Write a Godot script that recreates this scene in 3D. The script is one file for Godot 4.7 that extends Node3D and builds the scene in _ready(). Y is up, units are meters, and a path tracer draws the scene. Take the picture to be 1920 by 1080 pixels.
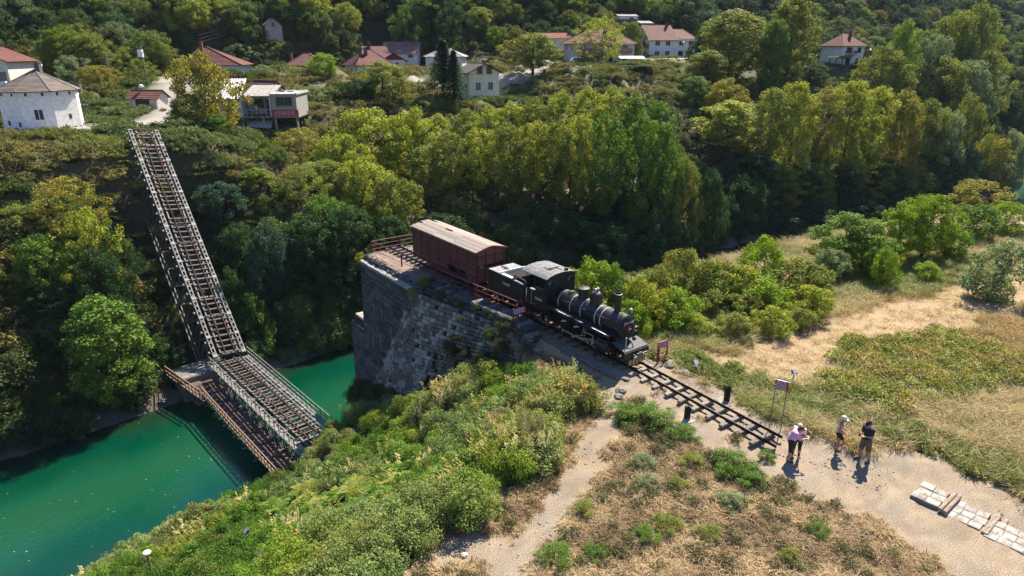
extends Node3D
# A gorge with a fallen railway bridge, a stone pier with a narrow-gauge train on it, and a hillside village.
# Plan coordinates used below: X to the right, F forward from under the drone, y up; the river lies at WATER.

const CAM_H := 15.6
const WATER := -16.0
var rng := RandomNumberGenerator.new()
var used := {}
var mats := {}
var texs := {}
var noise_a := FastNoiseLite.new()
var noise_b := FastNoiseLite.new()
var noise_c := FastNoiseLite.new()


# ---------------------------------------------------------------- mesh builder
class MB:
	var v := PackedVector3Array()
	var n := PackedVector3Array()
	var k := PackedColorArray()
	var tint := Color.WHITE

	func tri(a: Vector3, b: Vector3, c: Vector3) -> void:      # counter-clockwise seen from outside
		var m := (b - a).cross(c - a).normalized()
		v.append(a); v.append(c); v.append(b)
		for i in 3:
			n.append(m); k.append(tint)

	func quad(a: Vector3, b: Vector3, c: Vector3, d: Vector3) -> void:
		tri(a, b, c); tri(a, c, d)

	func strip(a: Vector3, b: Vector3, c: Vector3, d: Vector3, na: Vector3, nb: Vector3, nc: Vector3, nd: Vector3) -> void:
		v.append(a); v.append(c); v.append(b); v.append(a); v.append(d); v.append(c)
		n.append(na); n.append(nc); n.append(nb); n.append(na); n.append(nd); n.append(nc)
		for i in 6: k.append(tint)

	func face(p: Array, cen: Vector3) -> void:                 # convex polygon turned away from cen
		var m: Vector3 = (p[1] - p[0]).cross(p[2] - p[0])
		var out: bool = m.dot(p[0] - cen) >= 0.0
		for i in range(1, p.size() - 1):
			if out: tri(p[0], p[i], p[i + 1])
			else: tri(p[0], p[i + 1], p[i])

	func box(x: Transform3D, s: Vector3, ch := 0.0) -> void:
		var h := s * 0.5
		if ch <= 0.0:
			var q := []
			for i in 8:
				q.append(x * Vector3(h.x if i & 1 else -h.x, h.y if i & 2 else -h.y, h.z if i & 4 else -h.z))
			if x.basis.determinant() < 0.0:
				for f in [[0, 4, 6, 2], [1, 3, 7, 5], [0, 1, 5, 4], [2, 6, 7, 3], [0, 2, 3, 1], [4, 5, 7, 6]]:
					quad(q[f[3]], q[f[2]], q[f[1]], q[f[0]])
				return
			for f in [[0, 4, 6, 2], [1, 3, 7, 5], [0, 1, 5, 4], [2, 6, 7, 3], [0, 2, 3, 1], [4, 5, 7, 6]]:
				quad(q[f[0]], q[f[1]], q[f[2]], q[f[3]])
			return
		var cen := x.origin
		var c := minf(ch, minf(h.x, minf(h.y, h.z)) * 0.9)
		var p := func(ax: int, sx: float, sy: float, sz: float) -> Vector3:
			var g := Vector3(sx * (h.x - (0.0 if ax == 0 else c)), sy * (h.y - (0.0 if ax == 1 else c)), sz * (h.z - (0.0 if ax == 2 else c)))
			return x * g
		for s1 in [-1.0, 1.0]:
			face([p.call(0, s1, -1, -1), p.call(0, s1, 1, -1), p.call(0, s1, 1, 1), p.call(0, s1, -1, 1)], cen)
			face([p.call(1, -1, s1, -1), p.call(1, 1, s1, -1), p.call(1, 1, s1, 1), p.call(1, -1, s1, 1)], cen)
			face([p.call(2, -1, -1, s1), p.call(2, 1, -1, s1), p.call(2, 1, 1, s1), p.call(2, -1, 1, s1)], cen)
			for s2 in [-1.0, 1.0]:
				face([p.call(0, s1, s2, -1), p.call(0, s1, s2, 1), p.call(1, s1, s2, 1), p.call(1, s1, s2, -1)], cen)
				face([p.call(0, s1, -1, s2), p.call(0, s1, 1, s2), p.call(2, s1, 1, s2), p.call(2, s1, -1, s2)], cen)
				face([p.call(1, -1, s1, s2), p.call(1, 1, s1, s2), p.call(2, 1, s1, s2), p.call(2, -1, s1, s2)], cen)
				for s3 in [-1.0, 1.0]:
					face([p.call(0, s1, s2, s3), p.call(1, s1, s2, s3), p.call(2, s1, s2, s3)], cen)

	func bx(x0: float, x1: float, y0: float, y1: float, z0: float, z1: float, ch := 0.0) -> void:
		box(Transform3D(Basis(), Vector3(x0 + x1, y0 + y1, z0 + z1) * 0.5), Vector3(x1 - x0, y1 - y0, z1 - z0), ch)

	func bar(a: Vector3, b: Vector3, w: float, h: float, up := Vector3.UP, ch := 0.0) -> void:
		var d := b - a
		var z := d.normalized()
		var s := up.cross(z)
		if s.length() < 0.01: s = Vector3.RIGHT.cross(z)
		if s.length() < 0.01: s = Vector3.FORWARD.cross(z)
		s = s.normalized()
		box(Transform3D(Basis(s, z.cross(s), z), (a + b) * 0.5), Vector3(w, h, d.length()), ch)

	func tube(a: Vector3, b: Vector3, ra: float, rb: float, seg := 8, caps := true) -> void:
		var z := (b - a).normalized()
		var s := z.cross(Vector3.UP)
		if s.length() < 0.05: s = z.cross(Vector3.RIGHT)
		s = s.normalized()
		var t := s.cross(z)
		var slope := (ra - rb) / maxf((b - a).length(), 0.0001)
		for i in seg:
			var a0 := TAU * i / seg
			var a1 := TAU * (i + 1) / seg
			var d0 := s * cos(a0) - t * sin(a0)
			var d1 := s * cos(a1) - t * sin(a1)
			strip(a + d0 * ra, a + d1 * ra, b + d1 * rb, b + d0 * rb, (d0 + z * slope).normalized(), (d1 + z * slope).normalized(), (d1 + z * slope).normalized(), (d0 + z * slope).normalized())
			if caps:
				tri(b, b + d0 * rb, b + d1 * rb)
				tri(a, a + d1 * ra, a + d0 * ra)

	func pipe(p: Array, r: float, seg := 6) -> void:
		for i in p.size() - 1:
			tube(p[i], p[i + 1], r, r, seg, true)

	func lathe(x: Transform3D, prof: Array, seg := 20) -> void:   # prof: (radius, y) from bottom to top; axis is the local y
		for j in prof.size() - 1:
			var p: Vector2 = prof[j]
			var q: Vector2 = prof[j + 1]
			var m := Vector2(q.y - p.y, p.x - q.x).normalized()
			for i in seg:
				var a0 := TAU * i / seg
				var a1 := TAU * (i + 1) / seg
				var d0 := Vector3(cos(a0), 0, -sin(a0))
				var d1 := Vector3(cos(a1), 0, -sin(a1))
				var n0 := (x.basis * (d0 * m.x + Vector3.UP * m.y)).normalized()
				var n1 := (x.basis * (d1 * m.x + Vector3.UP * m.y)).normalized()
				strip(x * (d0 * p.x + Vector3.UP * p.y), x * (d1 * p.x + Vector3.UP * p.y), x * (d1 * q.x + Vector3.UP * q.y), x * (d0 * q.x + Vector3.UP * q.y), n0, n1, n1, n0)

	func prism(pts: Array, x: Transform3D, depth: float) -> void:  # outline in local xy, pushed out along local z
		var poly := PackedVector2Array(pts)
		if Geometry2D.is_polygon_clockwise(poly): poly.reverse()
		var cw := Geometry2D.is_polygon_clockwise(poly)
		var t := Geometry2D.triangulate_polygon(poly)
		var up := Vector3(0, 0, depth)
		for i in range(0, t.size(), 3):
			var a := poly[t[i]]
			var b := poly[t[i + 1]]
			var c := poly[t[i + 2]]
			if (b - a).cross(c - a) < 0.0:
				var w := b
				b = c
				c = w
			tri(x * (Vector3(a.x, a.y, 0) + up), x * (Vector3(b.x, b.y, 0) + up), x * (Vector3(c.x, c.y, 0) + up))
			tri(x * Vector3(a.x, a.y, 0), x * Vector3(c.x, c.y, 0), x * Vector3(b.x, b.y, 0))
		var area := 0.0
		for i in poly.size():
			area += poly[i].cross(poly[(i + 1) % poly.size()])
		for i in poly.size():
			var a := poly[i]
			var b := poly[(i + 1) % poly.size()]
			var A := Vector3(a.x, a.y, 0)
			var B := Vector3(b.x, b.y, 0)
			if area > 0.0: quad(x * A, x * B, x * (B + up), x * (A + up))
			else: quad(x * B, x * A, x * (A + up), x * (B + up))

	func mesh() -> ArrayMesh:
		var r := []
		r.resize(Mesh.ARRAY_MAX)
		r[Mesh.ARRAY_VERTEX] = v
		r[Mesh.ARRAY_NORMAL] = n
		r[Mesh.ARRAY_COLOR] = k
		var m := ArrayMesh.new()
		if v.size(): m.add_surface_from_arrays(Mesh.PRIMITIVE_TRIANGLES, r)
		return m


# ---------------------------------------------------------------- leaf builder (indexed, two triangles a leaf)
class LB:
	var v := PackedVector3Array()
	var n := PackedVector3Array()
	var k := PackedColorArray()
	var ix := PackedInt32Array()
	var g: RandomNumberGenerator

	func leaf(p: Vector3, m: Vector3, t: Vector3, l: float, w: float, c: Color) -> void:
		var s := m.cross(t).normalized()
		var i := v.size()
		v.append(p - t * l * 0.5); v.append(p + s * w * 0.5 + m * w * 0.12); v.append(p + t * l * 0.5); v.append(p - s * w * 0.5 + m * w * 0.12)
		for j in 4:
			n.append(m); k.append(c)
		ix.append(i); ix.append(i + 1); ix.append(i + 2); ix.append(i); ix.append(i + 2); ix.append(i + 3)

	func clump(c: Vector3, r: Vector3, count: int, size: float, hue: Color, spread := 0.35) -> void:
		for i in count:
			var d := Vector3(g.randfn(), g.randfn(), g.randfn()).normalized()
			var rad := 1.0 - absf(g.randfn()) * spread
			var p := c + d * r * rad
			var m := (d * 0.55 + Vector3(g.randfn(), g.randfn() + 0.6, g.randfn()) * 0.5).normalized()
			var t := m.cross(Vector3(g.randfn(), g.randfn(), g.randfn())).normalized()
			var b := g.randf_range(0.55, 1.45)
			var y := g.randf_range(-0.12, 0.12)
			var l := size * g.randf_range(0.65, 1.35)
			leaf(p, m, t, l, l * 0.62, Color(hue.r * b * (1.0 + y), hue.g * b, hue.b * b))

	func mesh() -> ArrayMesh:
		var r := []
		r.resize(Mesh.ARRAY_MAX)
		r[Mesh.ARRAY_VERTEX] = v
		r[Mesh.ARRAY_NORMAL] = n
		r[Mesh.ARRAY_COLOR] = k
		r[Mesh.ARRAY_INDEX] = ix
		var m := ArrayMesh.new()
		m.add_surface_from_arrays(Mesh.PRIMITIVE_TRIANGLES, r)
		return m


# ---------------------------------------------------------------- names, things, parts
func numbered(called: String) -> String:
	used[called] = used.get(called, -1) + 1
	return called if used[called] == 0 else "%s_%03d" % [called, used[called]]


func tag(o: Node, label: String, category := "", group := "", kind := "") -> void:
	if label: o.set_meta("label", label)
	if category: o.set_meta("category", category)
	if group: o.set_meta("group", group)
	if kind: o.set_meta("kind", kind)


func thing(called: String, label: String, category: String, at := Vector3.ZERO, yaw := 0.0, group := "") -> Node3D:
	var o := Node3D.new()
	o.name = numbered(called)
	o.position = at
	o.rotation.y = yaw
	tag(o, label, category, group)
	add_child(o)
	return o


func part(parent: Node3D, called: String, m, material: Material, label := "", kind := "") -> MeshInstance3D:
	var o := MeshInstance3D.new()
	var key := "%d/%s" % [parent.get_instance_id(), called]
	used[key] = used.get(key, -1) + 1
	o.name = called if used[key] == 0 else "%s_%03d" % [called, used[key]]
	o.mesh = m.mesh() if m is MB or m is LB else m
	o.material_override = material
	tag(o, label, "", "", kind)
	parent.add_child(o)
	return o


func solid(called: String, m, material: Material, label: String, category := "", group := "", kind := "", at := Vector3.ZERO, yaw := 0.0) -> MeshInstance3D:
	var o := MeshInstance3D.new()
	o.name = numbered(called)
	o.mesh = m.mesh() if m is MB or m is LB else m
	o.material_override = material
	o.position = at
	o.rotation.y = yaw
	tag(o, label, category, group, kind)
	add_child(o)
	return o


func scatter(called: String, m: Mesh, material: Material, where: Array, tints: Array, label: String, parent: Node3D = self) -> void:
	if where.is_empty(): return
	var mm := MultiMesh.new()
	mm.transform_format = MultiMesh.TRANSFORM_3D
	mm.use_colors = true
	mm.mesh = m
	mm.instance_count = where.size()
	for i in where.size():
		mm.set_instance_transform(i, where[i])
		mm.set_instance_color(i, tints[i])
	var o := MultiMeshInstance3D.new()
	o.name = numbered(called)
	o.multimesh = mm
	o.material_override = material
	tag(o, label, "", "", "stuff")
	parent.add_child(o)


# ---------------------------------------------------------------- materials
func noise_tex(key: String, seed: int, freq: float, lo: Color, hi: Color, octaves := 5, as_normal := false, bump := 6.0, type := FastNoiseLite.TYPE_SIMPLEX_SMOOTH, side := 512) -> NoiseTexture2D:
	if texs.has(key): return texs[key]
	var f := FastNoiseLite.new()
	f.seed = seed
	f.noise_type = type
	f.frequency = freq
	f.fractal_octaves = octaves
	f.fractal_gain = 0.6
	var t := NoiseTexture2D.new()
	t.width = side
	t.height = side
	t.seamless = true
	t.noise = f
	if as_normal:
		t.as_normal_map = true
		t.bump_strength = bump
	else:
		var r := Gradient.new()
		r.set_color(0, lo)
		r.set_color(1, hi)
		r.set_offset(0, 0.2)
		r.set_offset(1, 0.8)
		t.color_ramp = r
	texs[key] = t
	return t


func mat(key: String, c: Color, rough := 0.8, metal := 0.0, grain := "", scale := 1.0, bump := 0.0, backlight := 0.0) -> StandardMaterial3D:
	if mats.has(key): return mats[key]
	var m := StandardMaterial3D.new()
	m.resource_name = key
	m.albedo_color = c.linear_to_srgb()
	m.roughness = rough
	m.metallic = metal
	m.vertex_color_use_as_albedo = true
	if grain:
		m.uv1_triplanar = true
		m.uv1_world_triplanar = false
		m.uv1_scale = Vector3.ONE * scale
		match grain:
			"mottle": m.albedo_texture = noise_tex("mottle", 3, 0.012, Color(0.62, 0.60, 0.58), Color(1, 1, 1))
			"grit": m.albedo_texture = noise_tex("grit", 5, 0.06, Color(0.55, 0.53, 0.50), Color(1, 1, 1), 4)
			"rust": m.albedo_texture = noise_tex("rust", 7, 0.02, Color(0.45, 0.38, 0.34), Color(1, 1, 1))
			"stain": m.albedo_texture = noise_tex("stain", 9, 0.008, Color(0.72, 0.70, 0.66), Color(1, 1, 1), 6)
			"plaster": m.albedo_texture = noise_tex("plaster", 13, 0.01, Color(0.90, 0.885, 0.86), Color(1, 1, 1), 6)
			"speck": m.albedo_texture = noise_tex("speck", 11, 0.10, Color(0.35, 0.34, 0.33), Color(1, 1, 1), 3)
	if bump > 0.0:
		m.normal_enabled = true
		m.normal_scale = bump
		m.normal_texture = noise_tex("rough_normal", 21, 0.05, Color.BLACK, Color.WHITE, 5, true, 8.0)
		if not grain:
			m.uv1_triplanar = true
			m.uv1_scale = Vector3.ONE * scale
	if backlight > 0.0:
		m.backlight_enabled = true
		m.backlight = Color(backlight, backlight, backlight * 0.55).linear_to_srgb()
	mats[key] = m
	return m


func glass() -> StandardMaterial3D:
	return mat("window glass", Color(0.03, 0.04, 0.05), 0.08)


# ---------------------------------------------------------------- places
func P(x: float, f: float, y := 0.0) -> Vector3:
	return Vector3(x, y, -f)


const TRACK_O := Vector2(6.64, 30.25)          # middle of the track under the engine's front
var track_u := Vector2(-sin(deg_to_rad(36.7)), cos(deg_to_rad(36.7)))   # along the track, towards the pier's end
var track_n := Vector2(-cos(deg_to_rad(36.7)), -sin(deg_to_rad(36.7)))  # across it, towards the viewer


func T(s: float, w: float, y := 0.0) -> Vector3:
	var p := TRACK_O + track_u * s + track_n * w
	return Vector3(p.x, y, -p.y)


const TRACK_YAW := -0.9303                     # turns local +x to the engine's front; local +z is then the viewer's side


func ss(a: float, b: float, x: float) -> float:
	var t := clampf((x - a) / (b - a), 0.0, 1.0)
	return t * t * (3.0 - 2.0 * t)


func ramp(x: float, pts: Array) -> float:      # broken line through (x, y) points
	if x <= pts[0].x: return pts[0].y
	for i in range(1, pts.size()):
		if x < pts[i].x:
			return lerpf(pts[i - 1].y, pts[i].y, (x - pts[i - 1].x) / (pts[i].x - pts[i - 1].x))
	return pts[-1].y


func from_line(p: Vector2, pts: Array) -> float:
	var best := 1e9
	for i in pts.size() - 1:
		best = minf(best, p.distance_squared_to(Geometry2D.get_closest_point_to_segment(p, pts[i], pts[i + 1])))
	return sqrt(best)


# ---------------------------------------------------------------- the lie of the land
const RIVER := [Vector2(-62, 5), Vector2(-34, 38.5), Vector2(-23.5, 49), Vector2(-12, 60), Vector2(8, 77), Vector2(40, 98), Vector2(80, 124), Vector2(119, 154), Vector2(210, 215), Vector2(330, 290)]
var plateau := PackedVector2Array([Vector2(-5.5, 6), Vector2(-4.6, 17.2), Vector2(-1.6, 20.2), Vector2(0.4, 23), Vector2(2.2, 27.2), Vector2(2.2, 30), Vector2(0.6, 33.2), Vector2(-1.0, 36.0), Vector2(-5.6, 43.2), Vector2(-2.2, 47.6), Vector2(2, 44.5), Vector2(5, 43), Vector2(9, 45), Vector2(15, 48.5), Vector2(26, 56), Vector2(38, 63), Vector2(50, 67), Vector2(75, 70), Vector2(150, 84), Vector2(330, 95), Vector2(330, -120), Vector2(-60, -120), Vector2(-30, -30)])
var pads := []                                  # level ground under buildings: (x, f, radius, y)


func river_side(p: Vector2) -> Vector3:         # (signed metres from the middle: + beyond, half width, x of the nearest point)
	var best := 1e9
	var r := Vector3.ZERO
	for i in RIVER.size() - 1:
		var a: Vector2 = RIVER[i]
		var b: Vector2 = RIVER[i + 1]
		var q := Geometry2D.get_closest_point_to_segment(p, a, b)
		var d := p.distance_to(q)
		if d < best:
			best = d
			r = Vector3(d if (b - a).cross(p - a) > 0.0 else -d, 10.2 if i < 1 else 9.8, q.x)
	return r


const BANK_A := [Vector2(-6, -18.0), Vector2(0, -16.2), Vector2(3, -14.2), Vector2(12, -5.5), Vector2(19, 2.6), Vector2(23, 5.8), Vector2(40, 6.3), Vector2(80, 10.5), Vector2(95, 13), Vector2(400, 165)]
const BANK_B := [Vector2(-6, -18.0), Vector2(0, -16.3), Vector2(4, -10), Vector2(7, -8.4), Vector2(22, -7), Vector2(42, 6), Vector2(72, 11.3), Vector2(86, 13), Vector2(400, 185)]
const BANK_C := [Vector2(-6, -18.0), Vector2(0, -16.3), Vector2(3, -9), Vector2(14, -2), Vector2(40, 11), Vector2(75, 13.5), Vector2(88, 18), Vector2(400, 280)]


func land(x: float, f: float) -> float:
	var p := Vector2(x, f)
	var r := river_side(p)
	var d := r.x - r.y
	var h := 0.0
	if r.x > 0.0:
		var wb := ss(-16, 2, r.z) * (1.0 - ss(26, 50, r.z))
		var wc := ss(26, 50, r.z)
		h = ramp(d, BANK_A) * (1.0 - wb - wc)
		if wb > 0.0: h += ramp(d, BANK_B) * wb
		if wc > 0.0: h += ramp(d, BANK_C) * wc
		h += noise_a.get_noise_2d(x, f) * clampf(d * 0.12, 0.0, 1.6) + noise_b.get_noise_2d(x, f) * clampf(d * 0.05, 0.0, 0.5)
		var gully := from_line(p, [Vector2(-30, 61), Vector2(-40, 73.5)])
		if gully < 9.0: h -= 5.6 * (1.0 - ss(3.5, 9.0, gully)) * ss(1.0, 6.0, d) * (1.0 - ss(17.0, 22.0, d))
		if d > 95.0: h += noise_c.get_noise_2d(x, f) * minf((d - 95.0) * 0.12, 9.0)
		for q in pads:
			var e := p.distance_to(Vector2(q.x, q.y))
			if e < q.z * 1.6: h = lerpf(q.w, h, ss(q.z, q.z * 1.6, e))
		return h
	var dw := -r.x - r.y
	if dw < 0.0: return WATER - 0.2 - minf(-dw, 5.0) * 0.5
	if Geometry2D.is_point_in_polygon(p, plateau):
		var near := 1.0 - ss(60, 120, p.length())
		var e0 := p - TRACK_O
		var s0 := e0.dot(track_u)
		var w0 := e0.dot(track_n)
		var dip := 0.45 * ss(1.45, 1.9, w0) * (1.0 - ss(3.0, 5.0, w0)) * ss(-0.8, 0.4, s0) * (1.0 - ss(6.0, 7.5, s0))
		return -dip + noise_b.get_noise_2d(x * 1.3, f * 1.3) * 0.10 + noise_a.get_noise_2d(x, f) * 0.12 * near
	var dp := 1e9
	for i in plateau.size():
		dp = minf(dp, p.distance_squared_to(Geometry2D.get_closest_point_to_segment(p, plateau[i], plateau[(i + 1) % plateau.size()])))
	dp = sqrt(dp)
	var t := dp / (dp + dw + 0.01)
	h = -15.9 * pow(t, 0.92) + (noise_a.get_noise_2d(x, f) * 0.5 + noise_b.get_noise_2d(x, f) * 0.3) * clampf(dp * 0.3, 0.0, 1.0)
	var e := p - TRACK_O
	var s := e.dot(track_u)
	var w := e.dot(track_n)
	if s > -2.0 and s < 28.0 and w > 0.0 and w < 12.0:
		var foot := ramp(s, [Vector2(-2, -0.2), Vector2(1, -0.6), Vector2(5, -1.2), Vector2(8.5, -3.6), Vector2(12.5, -6.4), Vector2(24, -12.4), Vector2(28, -14)])
		h = lerpf(h, minf(h, foot), (1.0 - ss(5.5, 11.0, w)) * ss(-2.0, 0.0, s))
	return h


func _ready() -> void:
	# --- camera
	var cam := Camera3D.new()
	cam.name = "camera"
	cam.position = Vector3(0, CAM_H, 0)
	cam.rotation_degrees = Vector3(-20, 0, 0)
	cam.fov = 47.41
	cam.near = 0.1
	cam.far = 2000.0
	add_child(cam)
	# --- sky, exposure
	var sky := ProceduralSkyMaterial.new()
	sky.sky_top_color = Color(0.36, 0.53, 0.80)
	sky.sky_horizon_color = Color(0.80, 0.84, 0.88)
	sky.sky_curve = 0.14
	sky.ground_bottom_color = Color(0.20, 0.20, 0.16)
	sky.ground_horizon_color = Color(0.60, 0.62, 0.60)
	sky.sky_energy_multiplier = 0.72
	sky.ground_energy_multiplier = 0.4
	var env := Environment.new()
	env.background_mode = Environment.BG_SKY
	env.sky = Sky.new()
	env.sky.sky_material = sky
	env.tonemap_mode = Environment.TONE_MAPPER_LINEAR
	env.tonemap_exposure = 2.6
	env.sdfgi_enabled = true
	env.ssao_enabled = true
	env.ssil_enabled = true
	env.fog_enabled = true
	env.fog_light_color = Color(0.72, 0.80, 0.90)
	env.fog_density = 0.00008
	var we := WorldEnvironment.new()
	we.name = "world_environment"
	we.environment = env
	add_child(we)
	# --- sun: behind the far hill, a little to the right, about 50 degrees up
	var sun := DirectionalLight3D.new()
	sun.name = "sun"
	sun.light_color = Color(1.0, 0.955, 0.88)
	sun.light_energy = 1.6
	sun.light_angular_distance = 0.5
	sun.shadow_enabled = true
	add_child(sun)
	sun.look_at_from_position(Vector3(0.309, 0.766, -0.566) * 100.0, Vector3.ZERO, Vector3.UP)

	rng.seed = 4711
	noise_a.seed = 11; noise_a.frequency = 0.11; noise_a.fractal_octaves = 3
	noise_b.seed = 23; noise_b.frequency = 0.45; noise_b.fractal_octaves = 3
	noise_c.seed = 37; noise_c.frequency = 0.018; noise_c.fractal_octaves = 3
	pads = [Vector4(-60, 87, 9, 6.2), Vector4(-84, 111, 9, 6.5), Vector4(-56, 104, 4, 7.1), Vector4(-39.5, 97.0, 5.5, 2.6), Vector4(-40, 107, 4.5, 5.8), Vector4(-6, 138, 6, 6.2), Vector4(45, 203, 11, 13.3), Vector4(22, 180, 10, 12.1), Vector4(-33, 156, 7, 9.5), Vector4(-45, 154, 7, 10.1), Vector4(-28, 174, 8, 10.8), Vector4(-15, 164, 7, 11.3), Vector4(91, 192, 7, 11.5), Vector4(-60, 143, 8, 9.8), Vector4(35, 216, 4, 23.0), Vector4(39.6, 209, 3, 20.8)]
	build_ground()
	build_water()
	build_crowns()
	build_pier()
	build_track()
	build_engine()
	build_tender()
	build_boxcar()
	build_railings()
	build_bridge()
	build_footbridge()
	build_village()
	build_plateau_things()
	build_people()
	build_trees()
	build_shrubs()
	build_ground_cover()


# ---------------------------------------------------------------- ground
const PATH := [Vector2(4.9, 29.4), Vector2(4.6, 27.0), Vector2(4.0, 24.8), Vector2(3.0, 22.2), Vector2(1.5, 19.4), Vector2(0.0, 16.6), Vector2(-1.2, 13), Vector2(-2.0, 8)]
const SPUR := [Vector2(-0.3, 17.4), Vector2(-1.9, 17.4)]
const CLEARING := [Vector2(4.8, 31), Vector2(6.0, 28.6), Vector2(7.6, 25.6), Vector2(9.6, 22.9), Vector2(12.2, 21.6), Vector2(14.6, 20.6), Vector2(16.2, 18.0), Vector2(17.2, 14.5), Vector2(18, 8)]
const TRACKBED := [Vector2(6.9, 30.4), Vector2(11.2, 23.8)]
const GREENBAND := [Vector2(8.6, 31.6), Vector2(11.4, 29.3), Vector2(14.4, 26.6), Vector2(17.4, 23.6), Vector2(19.6, 21.0), Vector2(22, 17.5)]
const FARTRACK := [Vector2(11.7, 31.0), Vector2(17.6, 33.0), Vector2(25.3, 37.2), Vector2(35, 42.6), Vector2(60, 55)]
const ROAD := [Vector2(-120, 74), Vector2(-72, 79.5), Vector2(-60, 81.6), Vector2(-52, 86), Vector2(-49, 93), Vector2(-48, 100), Vector2(-56, 112), Vector2(-62, 130)]
const ROAD2 := [Vector2(-20, 143), Vector2(2, 150), Vector2(10, 166), Vector2(20, 178), Vector2(36, 187), Vector2(60, 196)]


func path_mask(p: Vector2) -> float:
	var j := noise_b.get_noise_2d(p.x * 2.0, p.y * 2.0) * 0.6
	return maxf(1.0 - ss(0.45, 1.0, from_line(p, PATH) + j), 1.0 - ss(0.5, 1.3, from_line(p, SPUR) + j))


func clearing_mask(p: Vector2) -> float:
	var j := noise_b.get_noise_2d(p.x * 1.3, p.y * 1.3) * 0.9
	var w := 0.9 + 1.7 * ss(9.0, 14.0, p.x) + 0.8 * ss(15, 17, p.x)
	return maxf(1.0 - ss(w - 0.3, w + 0.7, from_line(p, CLEARING) + j), 1.0 - ss(0.9, 2.3, from_line(p, TRACKBED) + j))


func band_mask(p: Vector2) -> float:
	var j := noise_b.get_noise_2d(p.x, p.y + 40.0) * 0.8
	return 1.0 - ss(0.5, 1.7, from_line(p, GREENBAND) + j)


func straw_mask(p: Vector2) -> float:
	var j := noise_a.get_noise_2d(p.x * 1.4, p.y * 1.4) * 1.8
	return 1.0 - ss(1.2, 3.4, from_line(p, FARTRACK) + j)


func bramble_mask(p: Vector2) -> float:          # low green weeds on the open field right of the track
	var j := noise_a.get_noise_2d(p.x * 1.2, p.y * 1.2 + 9.0) * 1.6
	return maxf(1.0 - ss(2.2, 3.8, p.distance_to(Vector2(20.5, 30.2)) + j), maxf(1.0 - ss(1.8, 3.6, p.distance_to(Vector2(24.6, 31.8)) + j), 1.0 - ss(1.0, 2.6, p.distance_to(Vector2(17.0, 28.0)) + j)))


func thatch_mask(p: Vector2) -> float:           # darker tussocks in the triangle between path and track
	var j := noise_b.get_noise_2d(p.x * 0.9, p.y * 0.9) * 1.1
	return maxf(1.0 - ss(0.9, 1.9, from_line(p, [Vector2(5.4, 25.9), Vector2(7.0, 24.6)]) + j), 1.0 - ss(0.4, 1.3, from_line(p, [Vector2(8.6, 22.0), Vector2(9.8, 20.6)]) + j))


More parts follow.
